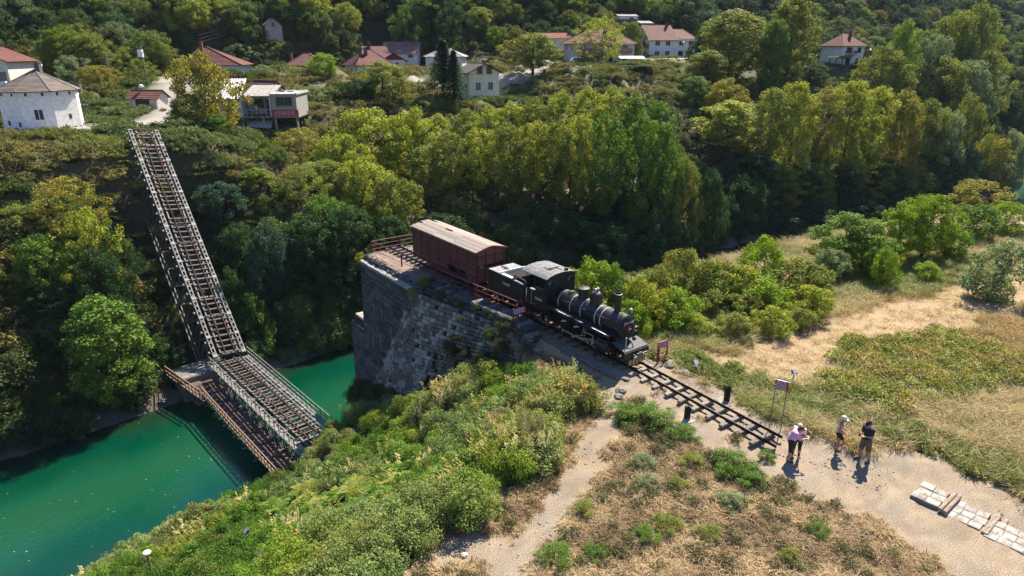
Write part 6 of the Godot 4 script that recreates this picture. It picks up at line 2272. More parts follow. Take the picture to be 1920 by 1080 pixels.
	for q in [[-68.9, 118.0, 14.9, "leaning wooden utility pole between the blockhouse and orchard"], [-64.8, 122.0, 16.2, "tall pole carrying a white transformer box behind the tiled hut"], [-88.7, 140.0, 15.8, "far wooden pole among bushes above the blockhouse"], [35.5, 191.0, 20.7, "thin pole before the gable of the white longhouse"], [-8.0, 152.0, 15.4, "bare pole on the road behind the yellow house"]]:
		var y := land(q[0], q[1])
		o = thing("utility_pole", q[3], "utility pole", P(q[0], q[1], y), 0.0, "utility poles")
		b = MB.new()
		b.tube(Vector3(0, -0.3, 0), Vector3(0, q[2] - y, 0), 0.20, 0.14, 8)
		part(o, "pole", b, mat("pole wood", Color(0.42, 0.38, 0.34), 0.9, 0.0, "rust", 0.8))
		b = MB.new()
		b.bar(Vector3(-0.9, q[2] - y - 0.5, 0), Vector3(0.9, q[2] - y - 0.5, 0), 0.09, 0.11)
		for x in [-0.8, 0.0, 0.8]: b.tube(Vector3(x, q[2] - y - 0.45, 0), Vector3(x, q[2] - y - 0.2, 0), 0.05, 0.04, 6)
		part(o, "cross_arm", b, ccr)
		if n == 1:
			b = MB.new()
			b.bx(-0.4, 0.4, q[2] - y - 1.9, q[2] - y - 0.7, 0.2, 0.8, 0.05)
			part(o, "transformer_box", b, mat("white sheet", Color.GRAY))
		n += 1
	for q in [[-56.3, 104.0, 2.9, 0, "white globe lamp on a post behind the tiled hut"], [-65.5, 96.0, 6.6, 0, "white globe lamp poking up behind the blockhouse roof"], [47.5, 194.0, 3.8, 0, "white globe lamp in front of the white longhouse"], [-2.4, 140.5, 4.0, 0, "white globe lamp beside the yellow house"], [96.6, 188.0, 3.6, 1, "street lamp by the wall right of the hillside house"]]:
		var y := land(q[0], q[1])
		o = thing("street_lamp", q[4], "street lamp", P(q[0], q[1], y), 0.0, "street lamps")
		b = MB.new()
		b.tube(Vector3(0, -0.2, 0), Vector3(0, q[2], 0), 0.07, 0.05, 8)
		part(o, "post", b, ccr)
		b = MB.new()
		b.lathe(Transform3D(Basis(), Vector3(0, q[2], 0)), [Vector2(0.1, 0), Vector2(0.27, 0.12), Vector2(0.34, 0.32), Vector2(0.27, 0.52), Vector2(0.0, 0.62)], 12)
		part(o, "globe", b, mat("lamp globe", Color(0.85, 0.85, 0.85), 0.3))
	for k in 3:
		b = MB.new()
		var a := P(-67.0, 150.0, 17.0 + k * 0.7)
		var c := P(-32.0 + k * 2.0, 205.0, 37.5 + k * 0.7)
		for i in 16:
			var t0 := i / 16.0
			var t1 := (i + 1) / 16.0
			b.tube(a.lerp(c, t0) - Vector3(0, 5.0 * t0 * (1 - t0), 0), a.lerp(c, t1) - Vector3(0, 5.0 * t1 * (1 - t1), 0), 0.035, 0.035, 4, false)
		solid("power_line", b, mat("pale wire", Color(0.42, 0.42, 0.40), 0.5), ["lowest", "middle", "topmost"][k] + " of three pale wires rising across the wooded hill", "power line", "hillside power lines")

	# --- odds and ends on the terrace
	o = thing("work_table", "dark rough wooden table among planks beside the tiled hut", "table", P(-62.6, 98.5, land(-62.6, 98.5)), 0.3)
	b = MB.new()
	b.bx(-1.0, 1.0, 0.85, 0.95, -0.6, 0.6)
	part(o, "table_top", b, mat("dark old wood", Color(0.10, 0.085, 0.07), 0.9))
	for x in [-0.85, 0.85]:
		for z in [-0.5, 0.5]:
			b = MB.new()
			b.bx(x - 0.06, x + 0.06, -0.1, 0.85, z - 0.06, z + 0.06)
			part(o, "leg", b, mats["dark old wood"])
	for q in [[-60.2, 96.0, "stack of dark boards lying beyond the rough table"], [-59.0, 91.5, "low stack of boards at the edge of the terrace"]]:
		o = thing("board_stack", q[2], "board stack", P(q[0], q[1], land(q[0], q[1])), 0.4)
		for i in 6:
			b = MB.new()
			b.box(Transform3D(Basis(Vector3.UP, rng.randfn() * 0.06), Vector3(rng.randfn() * 0.1, 0.06 + (i / 3) * 0.11, -0.45 + (i % 3) * 0.42)), Vector3(2.4, 0.09, 0.38), 0.01)
			part(o, "board", b, mats["weathered board %d" % (i % 3)])
	o = thing("concrete_ring", "short grey concrete pipe ring standing by the orchard bush", "concrete pipe", P(-67.5, 106.0, land(-67.5, 106)), 0.0)
	b = MB.new()
	b.lathe(Transform3D(), [Vector2(0.8, -0.1), Vector2(0.8, 1.2), Vector2(0.65, 1.2), Vector2(0.65, 0.1), Vector2(0, 0.1)], 20)
	part(o, "ring", b, ccr)
	o = thing("rail_barrier", "low brown timber barrier over the bank near the bridge's top end", "barrier", P(-50.2, 86.0, land(-50.2, 86)), -0.2)
	for x in [-1.3, 0.0, 1.3]:
		b = MB.new()
		b.bx(x - 0.07, x + 0.07, -0.4, 0.8, -0.07, 0.07)
		part(o, "post", b, mats["dark old wood"])
	for y in [0.4, 0.72]:
		b = MB.new()
		b.bar(Vector3(-1.5, y, 0.1), Vector3(1.5, y, 0.1), 0.05, 0.14)
		part(o, "rail", b, mats["dark old wood"])
	# --- parked car on the upper road
	o = thing("parked_car", "white car parked under the amber tree before the long cream house", "car", P(16.4, 170.0, land(16.4, 170)), 0.15)
	b = MB.new()
	b.prism([Vector2(-2.1, 0.35), Vector2(2.1, 0.35), Vector2(2.15, 0.85), Vector2(1.3, 0.98), Vector2(0.7, 1.5), Vector2(-1.3, 1.52), Vector2(-2.0, 1.0), Vector2(-2.15, 0.8)], Transform3D(Basis(), Vector3(0, 0, -0.82)), 1.64)
	part(o, "body", b, mat("white car paint", Color(0.75, 0.75, 0.76), 0.25))
	b = MB.new()
	for z in [-0.836, 0.822]: b.prism([Vector2(-1.75, 1.0), Vector2(1.1, 1.0), Vector2(0.62, 1.42), Vector2(-1.25, 1.44)], Transform3D(Basis(), Vector3(0, 0, z)), 0.014)
	part(o, "window", b, glass())
	for x in [-1.35, 1.35]:
		for z in [-0.8, 0.8]:
			b = MB.new()
			disc(b, Vector3(x, 0.33, z), 0.33, 0.2, 0.0, 16)
			part(o, "wheel", b, mat("tyre rubber", Color(0.02, 0.02, 0.02), 0.9))


# ---------------------------------------------------------------- things on the plateau
func build_plateau_things() -> void:
	rng.seed = 808
	var steel := mat("grey post paint", Color(0.34, 0.32, 0.29), 0.6, 0.0, "rust", 2.0)
	var o := thing("notice_board", "small red notice board with white lines on two tall thin posts", "sign", P(11.52, 24.9, 0), -0.57)
	for x in [-0.235, 0.235]:
		var b := MB.new()
		b.tube(Vector3(x, -0.3, 0), Vector3(x, 2.42, 0), 0.022, 0.022, 8)
		part(o, "post", b, steel)
	var b := MB.new()
	b.box(Transform3D(Basis(Vector3.RIGHT, -0.1), Vector3(0, 2.12, 0.04)), Vector3(0.56, 0.42, 0.02), 0.004)
	part(o, "sign_plate", b, mat("notice red", Color(0.22, 0.018, 0.028), 0.5))
	b = MB.new()
	b.box(Transform3D(Basis(Vector3.RIGHT, -0.1), Vector3(0, 2.335, 0.018)), Vector3(0.60, 0.03, 0.05), 0.005)
	part(o, "top_edge", b, mat("white letters", Color.WHITE))
	b = MB.new()
	word_lines(b, 0.02, 0.0, 0.50, 0.37, 5, 12)
	b.box(Transform3D(Basis(), Vector3(-0.24, 0.0, 0.003)), Vector3(0.06, 0.06, 0.006))
	b.box(Transform3D(Basis(), Vector3(-0.23, -0.15, 0.003)), Vector3(0.05, 0.05, 0.006))
	var t := part(o, "lettering", b, mat("white letters", Color.WHITE), "", "stuff")
	t.transform = Transform3D(Basis(Vector3.RIGHT, -0.1), Vector3(0, 2.12, 0.0512))

	for q in [[10.17, 27.36, 0.78, "taller black timber stump on the far side of the open track"], [7.86, 25.69, 0.62, "shorter black timber stump on the path side of the open track"]]:
		o = thing("timber_stump", q[3], "post", P(q[0], q[1], land(q[0], q[1])), 0.4, "black stumps by the track")
		for i in 3:
			b = MB.new()
			b.box(Transform3D(Basis(Vector3.UP, rng.randfn() * 0.05), Vector3(-0.08 + i * 0.08, q[2] * 0.5 - 0.1 + (0.03 if i == 1 else -0.02 * i), rng.randfn() * 0.02)), Vector3(0.073, q[2] + 0.2, 0.17), 0.015)
			part(o, "timber", b, mat("tarred timber", Color(0.022, 0.020, 0.018), 0.8, 0.0, "rust", 1.5, 0.6))
		b = MB.new()
		b.box(Transform3D(Basis(), Vector3(0, -0.03, 0)), Vector3(0.9, 0.1, 0.8), 0.03)
		part(o, "foot_slab", b, mat("pale foot slab", Color(0.44, 0.40, 0.36), 0.9, 0.0, "stain", 0.6, 0.5))

	for q in [[14.07, 29.28, 0.55, 0.35, "black floodlight in the weeds behind the notice board"], [9.4, 30.2, 0.42, 0.35, "black floodlight in the grass by the first open sleepers"], [-12.4, 24.9, 0.5, -0.9, "grey floodlight half buried in the thicket above the river"], [-6.3, 23.2, 0.5, -0.9, "grey floodlight beside the feathery plants on the slope"]]:
		var y := land(q[0], q[1])
		o = thing("floodlight", q[4], "floodlight", P(q[0], q[1], y + (0.0 if q[0] > 0 else 0.9)), q[3], "small floodlights")
		b = MB.new()
		b.bx(-0.03, 0.03, -0.8, q[2] - 0.12, -0.03, 0.03)
		b.bx(-0.17, -0.15, q[2] - 0.14, q[2] + 0.05, -0.02, 0.02); b.bx(0.15, 0.17, q[2] - 0.14, q[2] + 0.05, -0.02, 0.02); b.bx(-0.15, 0.15, q[2] - 0.14, q[2] - 0.11, -0.02, 0.02)
		part(o, "bracket", b, mat("floodlight grey", Color(0.45, 0.46, 0.47), 0.5, 0.3))
		var x := Transform3D(Basis(Vector3.RIGHT, -0.75), Vector3(0, q[2] + 0.05, 0))
		b = MB.new()
		b.box(x, Vector3(0.29, 0.26, 0.10), 0.02)
		part(o, "housing", b, mat("floodlight black", Color(0.03, 0.032, 0.035), 0.5))
		b = MB.new()
		b.box(x * Transform3D(Basis(), Vector3(0, 0, 0.052)), Vector3(0.24, 0.21, 0.006))
		part(o, "lens", b, mat("floodlight lens", Color(0.42, 0.46, 0.52), 0.15))

	o = thing("river_lamp", "round white lamp head on a post at the thicket's lower edge", "street lamp", P(-17.3, 24.9, -9.6))
	b = MB.new()
	b.tube(Vector3(0, -0.5, 0), Vector3(0, 2.75, 0), 0.06, 0.05, 8)
	part(o, "post", b, steel)
	b = MB.new()
	b.lathe(Transform3D(Basis(), Vector3(0, 2.72, 0)), [Vector2(0.06, 0), Vector2(0.17, 0.04), Vector2(0.20, 0.08), Vector2(0.17, 0.12), Vector2(0.0, 0.16)], 20)
	part(o, "lamp_head", b, mat("lamp lid", Color(0.5, 0.5, 0.5), 0.5))

	# bare rock face over the gorge
	var at0 := P(22.6, 97.0, land(22.6, 97.0) - 1.0)
	o = thing("rock_cliff", "bare grey layered rock face above the gorge, right of the riverside trees", "cliff", at0, 0.5)
	for i in 9:
		for k in 5:
			b = MB.new()
			b.box(Transform3D(Basis.from_euler(Vector3(rng.randfn() * 0.06, rng.randfn() * 0.12, rng.randfn() * 0.05)), Vector3(-4.4 + k * 2.1 + rng.randfn() * 0.5, i * 0.95, -i * 0.28 + rng.randfn() * 0.3)), Vector3(rng.randf_range(1.8, 3.0), rng.randf_range(0.7, 1.05), 3.0), 0.18)
			part(o, "rock_layer", b, mat("cliff rock %d" % (k % 3), Color(0.20 + 0.05 * (k % 3), 0.20 + 0.05 * (k % 3), 0.195 + 0.045 * (k % 3)), 0.95, 0.0, "grit", 0.35, 1.0))

	# stepped stone slabs with timber sills
	var pave := []
	for i in 4:
		var g := 0.36 + 0.045 * i
		pave.append(mat("paving %d" % i, Color(g, g * 0.95, g * 0.89), 0.9, 0.0, "stain", 0.6, 0.4))
	var sill := mat("pale sill timber", Color(0.42, 0.33, 0.26), 0.9, 0.0, "mottle", 1.2, 0.6)
	var d := Vector2(0.70, -0.71)
	var n := 0
	for q in [[15.52, 20.25, 0.92, "upper"], [16.24, 19.25, 1.15, "middle"], [17.02, 17.95, 1.5, "lowest"], [17.85, 16.5, 1.3, "last"]]:
		var y := land(q[0], q[1])
		o = thing("stone_steps", "%s stone paved step of the stepped path leaving past the men" % q[3] if false else "%s of the pale paved steps descending at the clearing's corner" % q[3].capitalize(), "paved step", P(q[0], q[1], y - 0.02 - n * 0.03), atan2(d.y, d.x) * -1.0 + PI, "paved steps")
		o.rotation.y = -0.87
		var rows := 3
		var cols := int(q[2] / 0.42 + 0.5)
		var bed := MB.new()
		bed.bx(-q[2] * 0.5, q[2] * 0.5, -0.1, 0.088, -0.65, 0.65, 0.01)
		part(o, "mortar_bed", bed, mat("pale mortar", Color(0.30, 0.275, 0.24), 0.95, 0.0, "grit", 0.8, 0.5))
		for i in rows:
			for j in cols:
				if rng.randf() < 0.03: continue
				b = MB.new()
				var off := 0.10 if i % 2 else 0.0
				b.box(Transform3D(Basis.from_euler(Vector3(rng.randfn() * 0.02, rng.randfn() * 0.02, rng.randfn() * 0.02)), Vector3(-q[2] * 0.5 + (j + 0.5) * q[2] / cols + off * 0.4, 0.05 + rng.randf() * 0.02, -0.64 + (i + 0.5) * 1.28 / rows)), Vector3(q[2] / cols - 0.008 - rng.randf() * 0.012, 0.12, 1.28 / rows - 0.010), 0.012)
				part(o, "paving_stone", b, pave[rng.randi() % 4])
		for e in ([0.0, 0.15] if n != 1 else [0.05, 0.32]):
			b = MB.new()
			b.box(Transform3D(Basis(Vector3.UP, rng.randfn() * 0.02), Vector3(q[2] * 0.5 + 0.12 + e, 0.12 - e * 0.2, 0.02)), Vector3(0.13 if n != 1 or e > 0.1 else 0.2, 0.16, 1.5), 0.02)
			part(o, "sill_beam", b, sill)
		n += 1
	o = solid("white_rock", rock_mesh(71, 0.11), mat("white rock", Color(0.62, 0.60, 0.56), 0.9, 0.0, "grit", 1.0), "small whitish rock lying on the bare spur below the path", "rock", "", "", P(-1.57, 17.2, land(-1.57, 17.2) + 0.05))


# ---------------------------------------------------------------- people: one distance field per body, meshed with surface nets
class Flesh:
	var v := PackedVector3Array()
	var n := PackedVector3Array()
	var ix := PackedInt32Array()

	func add(bones: Array, cell: float, blend: float) -> void:     # bone: [a, b, ra, rb]
		var lo := Vector3.ONE * 1e9
		var hi := -lo
		for b in bones:
			var r := maxf(b[2], b[3]) + cell * 3.0
			lo = lo.min((b[0] as Vector3).min(b[1]) - Vector3.ONE * r)
			hi = hi.max((b[0] as Vector3).max(b[1]) + Vector3.ONE * r)
		var nx := int((hi.x - lo.x) / cell) + 2
		var ny := int((hi.y - lo.y) / cell) + 2
		var nz := int((hi.z - lo.z) / cell) + 2
		var f := PackedFloat32Array()
		f.resize(nx * ny * nz)
		f.fill(0.4)
		for b in bones:
			var a: Vector3 = b[0]
			var c: Vector3 = b[1]
			var ra: float = b[2]
			var rb: float = b[3]
			var pad := Vector3.ONE * (maxf(ra, rb) + blend + cell * 2.0)
			var l := (a.min(c) - pad - lo) / cell
			var h := (a.max(c) + pad - lo) / cell
			var d := c - a
			var dd := maxf(d.length_squared(), 1e-9)
			for k in range(maxi(0, int(l.z)), mini(nz, int(h.z) + 1)):
				for j in range(maxi(0, int(l.y)), mini(ny, int(h.y) + 1)):
					var at := (k * ny + j) * nx
					for i in range(maxi(0, int(l.x)), mini(nx, int(h.x) + 1)):
						var p := lo + Vector3(i, j, k) * cell
						var t := clampf((p - a).dot(d) / dd, 0.0, 1.0)
						var e := p.distance_to(a + d * t) - lerpf(ra, rb, t)
						var o := f[at + i]
						var q := maxf(blend - absf(o - e), 0.0) / blend
						f[at + i] = minf(o, e) - q * q * blend * 0.25
		var id := PackedInt32Array()
		id.resize(nx * ny * nz)
		id.fill(-1)
		var sx := 1
		var sy := nx
		var sz := nx * ny
		for k in nz - 1:
			for j in ny - 1:
				for i in nx - 1:
					var c0 := k * sz + j * sy + i
					var g := [f[c0], f[c0 + 1], f[c0 + sy], f[c0 + sy + 1], f[c0 + sz], f[c0 + sz + 1], f[c0 + sz + sy], f[c0 + sz + sy + 1]]
					var inside := 0
					for q in 8: inside += 1 if g[q] < 0.0 else 0
					if inside == 0 or inside == 8: continue
					var sum := Vector3.ZERO
					var count := 0
					for e in [[0, 1], [2, 3], [4, 5], [6, 7], [0, 2], [1, 3], [4, 6], [5, 7], [0, 4], [1, 5], [2, 6], [3, 7]]:
						if (g[e[0]] < 0.0) != (g[e[1]] < 0.0):
							var t: float = g[e[0]] / (g[e[0]] - g[e[1]])
							sum += Vector3(e[0] & 1, (e[0] >> 1) & 1, e[0] >> 2).lerp(Vector3(e[1] & 1, (e[1] >> 1) & 1, e[1] >> 2), t)
							count += 1
					id[c0] = v.size()
					v.append(lo + (Vector3(i, j, k) + sum / count) * cell)
					n.append(Vector3(g[1] + g[3] + g[5] + g[7] - g[0] - g[2] - g[4] - g[6], g[2] + g[3] + g[6] + g[7] - g[0] - g[1] - g[4] - g[5], g[4] + g[5] + g[6] + g[7] - g[0] - g[1] - g[2] - g[3]).normalized())
		for k in range(1, nz - 1):
			for j in range(1, ny - 1):
				for i in range(1, nx - 1):
					var c0 := k * sz + j * sy + i
					var s0 := f[c0] < 0.0
					for ax in [[sx, sy, sz], [sy, sz, sx], [sz, sx, sy]]:
						if s0 == (f[c0 + ax[0]] < 0.0): continue
						var q0 := id[c0]
						var q1 := id[c0 - ax[1]]
						var q2 := id[c0 - ax[1] - ax[2]]
						var q3 := id[c0 - ax[2]]
						if q0 < 0 or q1 < 0 or q2 < 0 or q3 < 0: continue
						for w in ([q0, q2, q1, q0, q3, q2] if s0 else [q0, q1, q2, q0, q2, q3]): ix.append(w)

	func mesh() -> ArrayMesh:
		var r := []
		r.resize(Mesh.ARRAY_MAX)
		r[Mesh.ARRAY_VERTEX] = v
		r[Mesh.ARRAY_NORMAL] = n
		r[Mesh.ARRAY_INDEX] = ix
		var m := ArrayMesh.new()
		m.add_surface_from_arrays(Mesh.PRIMITIVE_TRIANGLES, r)
		return m


func hand(s: Flesh, wrist: Vector3, dir: Vector3, palm: Vector3, side: float) -> void:      # dir: along the hand; palm: way the palm faces
	var d := dir.normalized()
	var u := palm.normalized()
	var w := d.cross(u).normalized() * side
	var b := [[wrist - d * 0.03, wrist + d * 0.02, 0.026, 0.024]]
	for i in 4:
		var o := w * (0.030 - 0.020 * i)
		var k: Vector3 = wrist + d * 0.088 + o
		b.append([wrist + d * 0.02 + o * 0.6, k, 0.016, 0.013])
		var len: float = [0.072, 0.080, 0.074, 0.058][i]
		var m := k + (d * 0.8 + u * 0.5).normalized() * len * 0.5
		var e := m + (d * 0.35 + u * 0.95).normalized() * len * 0.5
		b.append([k, m, 0.0105, 0.0095])
		b.append([m, e, 0.0095, 0.008])
	var t0 := wrist + d * 0.03 + w * 0.028
	var t1 := t0 + (d * 0.7 + w * 0.8 + u * 0.25).normalized() * 0.042
	b.append([t0, t1, 0.014, 0.0115])
	b.append([t1, t1 + (d * 0.8 + u * 0.6 + w * 0.1).normalized() * 0.034, 0.011, 0.009])
	s.add(b, 0.0055, 0.008)


func person(label: String, at: Vector3, yaw: float, scale: float, j: Dictionary, look: Dictionary) -> Node3D:
	var o := thing("person", label, "person", at, yaw)
	var sk := Flesh.new()
	var broad: float = look.get("broad", 1.0)
	var body := [
		[j.hip, j.waist, 0.125 * broad, 0.112 * broad], [j.waist, j.chest, 0.112 * broad, 0.122 * broad],
		[j.chest + Vector3(0.06, 0.05, 0).rotated(Vector3.UP, j.get("twist", 0.0)), j.chest + Vector3(-0.06, 0.05, 0).rotated(Vector3.UP, j.get("twist", 0.0)), 0.105 * broad, 0.105 * broad],
		[j.chest, j.neck, 0.09, 0.056], [j.neck, j.head + Vector3(0, -0.07, 0), 0.054, 0.052],
		[j.sl, j.chest + Vector3(0, 0.07, 0), 0.062, 0.08], [j.sr, j.chest + Vector3(0, 0.07, 0), 0.062, 0.08]]
	for q in ["l", "r"]:
		body.append([j["s" + q], j["e" + q], 0.054 * broad, 0.040])
		body.append([j["e" + q], j["w" + q], 0.041, 0.026])
		body.append([j["h" + q], j["k" + q], 0.092 * broad, 0.056])
		body.append([j["k" + q], (j["k" + q] as Vector3).lerp(j["a" + q], 0.35), 0.056, 0.058])
		body.append([(j["k" + q] as Vector3).lerp(j["a" + q], 0.35), j["a" + q], 0.058, 0.037])
		body.append([j["a" + q], j["t" + q], 0.042, 0.034])
	sk.add(body, 0.016, 0.05)
	for q in ["l", "r"]:
		hand(sk, j["w" + q], j["w" + q] - j["e" + q], j.get("palm", Vector3(0, 1, 0.2)), -1.0 if q == "l" else 1.0)
	var f: Vector3 = j.face.normalized()
	var r := f.cross(Vector3.UP).normalized()
	var up := r.cross(f).normalized()
	var c: Vector3 = j.head
	sk.add([[c + up * 0.035 - f * 0.02, c + up * 0.03 + f * 0.02, 0.088, 0.080], [c - up * 0.03 + f * 0.015, c - up * 0.075 + f * 0.045, 0.072, 0.048], [c + f * 0.092 + up * 0.015, c + f * 0.112 - up * 0.022, 0.010, 0.016],
		[c + f * 0.092 - up * 0.052 + r * 0.016, c + f * 0.092 - up * 0.052 - r * 0.016, 0.011, 0.011], [c + r * 0.088 + up * 0.015, c + r * 0.088 - up * 0.025, 0.016, 0.011], [c - r * 0.088 + up * 0.015, c - r * 0.088 - up * 0.025, 0.016, 0.011],
		[c + f * 0.078 + up * 0.040 + r * 0.04, c + f * 0.078 + up * 0.040 - r * 0.04, 0.020, 0.020]], 0.008, 0.022)
	part(o, "body", sk.mesh(), mat("skin " + look.skin[0], look.skin[1], 0.55)).scale = Vector3.ONE * scale
	var eyes := MB.new()
	for sd in [-1.0, 1.0]: eyes.box(Transform3D(Basis(r, up, -f), c + f * 0.089 + up * 0.012 + r * 0.034 * sd), Vector3(0.022, 0.010, 0.008))
	part(o, "eyes", eyes, mat("dark eyes", Color(0.03, 0.02, 0.015), 0.4), "", "stuff").scale = Vector3.ONE * scale
	# clothes
	var wear := func(called: String, bones: Array, m: Material, blend: float) -> void:
		var s := Flesh.new()
		s.add(bones, 0.015, blend)
		part(o, called, s.mesh(), m).scale = Vector3.ONE * scale
	var sl: float = look.get("sleeve", 0.6)
	var shirt := [[j.hip + Vector3(0, 0.03, 0), j.waist, 0.142 * broad, 0.127 * broad], [j.waist, j.chest, 0.128 * broad, 0.136 * broad], [j.chest + Vector3(0.06, 0.05, 0).rotated(Vector3.UP, j.get("twist", 0.0)), j.chest + Vector3(-0.06, 0.05, 0).rotated(Vector3.UP, j.get("twist", 0.0)), 0.117 * broad, 0.117 * broad], [j.chest + Vector3(0, 0.03, 0), j.neck + Vector3(0, -0.05, 0), 0.10, 0.06]]
	for q in ["l", "r"]:
		shirt.append([j["s" + q], j.chest + Vector3(0, 0.06, 0), 0.070 if sl > 0.1 else 0.03, 0.085])
		if sl > 0.1: shirt.append([j["s" + q], (j["s" + q] as Vector3).lerp(j["e" + q], sl), 0.070, 0.062])
	wear.call("shirt", shirt, look.shirt, 0.04)
	var lg: float = look.get("leg", 0.9)
	var fit: float = look.get("fit", 1.0)
	var low := [[j.hip + Vector3(0, 0.04, 0), j.hip - Vector3(0, 0.03, 0), 0.135 * broad, 0.135 * broad]]
	for q in ["l", "r"]:
		if lg <= 1.0: low.append([j["h" + q], (j["h" + q] as Vector3).lerp(j["k" + q], lg), 0.104 * broad, 0.086 * fit])
		else:
			low.append([j["h" + q], j["k" + q], 0.104 * broad, 0.066 * fit])
			low.append([j["k" + q], (j["k" + q] as Vector3).lerp(j["a" + q], lg - 1.0), 0.066 * fit, 0.048 * fit])
	wear.call("trousers" if lg > 1.0 else "shorts", low, look.trousers, 0.035)
	for q in ["l", "r"]:
		wear.call("shoe", [[j["a" + q] + Vector3(0, -0.025, -0.02), j["t" + q], 0.050, 0.042], [j["a" + q] + Vector3(0, -0.055, -0.02), j["t" + q] + Vector3(0, -0.02, 0), 0.042, 0.038]], look.shoes, 0.02)
	if look.has("hair"):
		var hr := [[c + up * 0.05 - f * 0.035, c + up * 0.045 + f * 0.005, 0.092, 0.088], [c - f * 0.045 + up * 0.03, c - f * 0.05 - up * 0.05, 0.075, 0.06]]
		if look.get("long", false): hr.append_array([[c - f * 0.06, c - f * 0.10 - up * 0.20, 0.07, 0.05], [c - f * 0.06 + r * 0.05, c - f * 0.06 + r * 0.08 - up * 0.17, 0.045, 0.03], [c - f * 0.06 - r * 0.05, c - f * 0.06 - r * 0.08 - up * 0.17, 0.045, 0.03]])
		wear.call("hair", hr, look.hair, 0.03)
	if look.has("cap"):
		wear.call("cap", [[c + up * 0.062 - f * 0.028, c + up * 0.060 + f * 0.012, 0.095, 0.090]], look.cap, 0.02)
		var br := MB.new()
		br.prism([Vector2(-0.075, 0.05), Vector2(0.075, 0.05), Vector2(0.07, 0.13), Vector2(0.03, 0.165), Vector2(-0.03, 0.165), Vector2(-0.07, 0.13)], Transform3D(Basis(r, f, r.cross(f)), c + up * 0.055 + f * 0.02), 0.012)
		part(o, "cap_brim", br, look.cap).scale = Vector3.ONE * scale
	return o


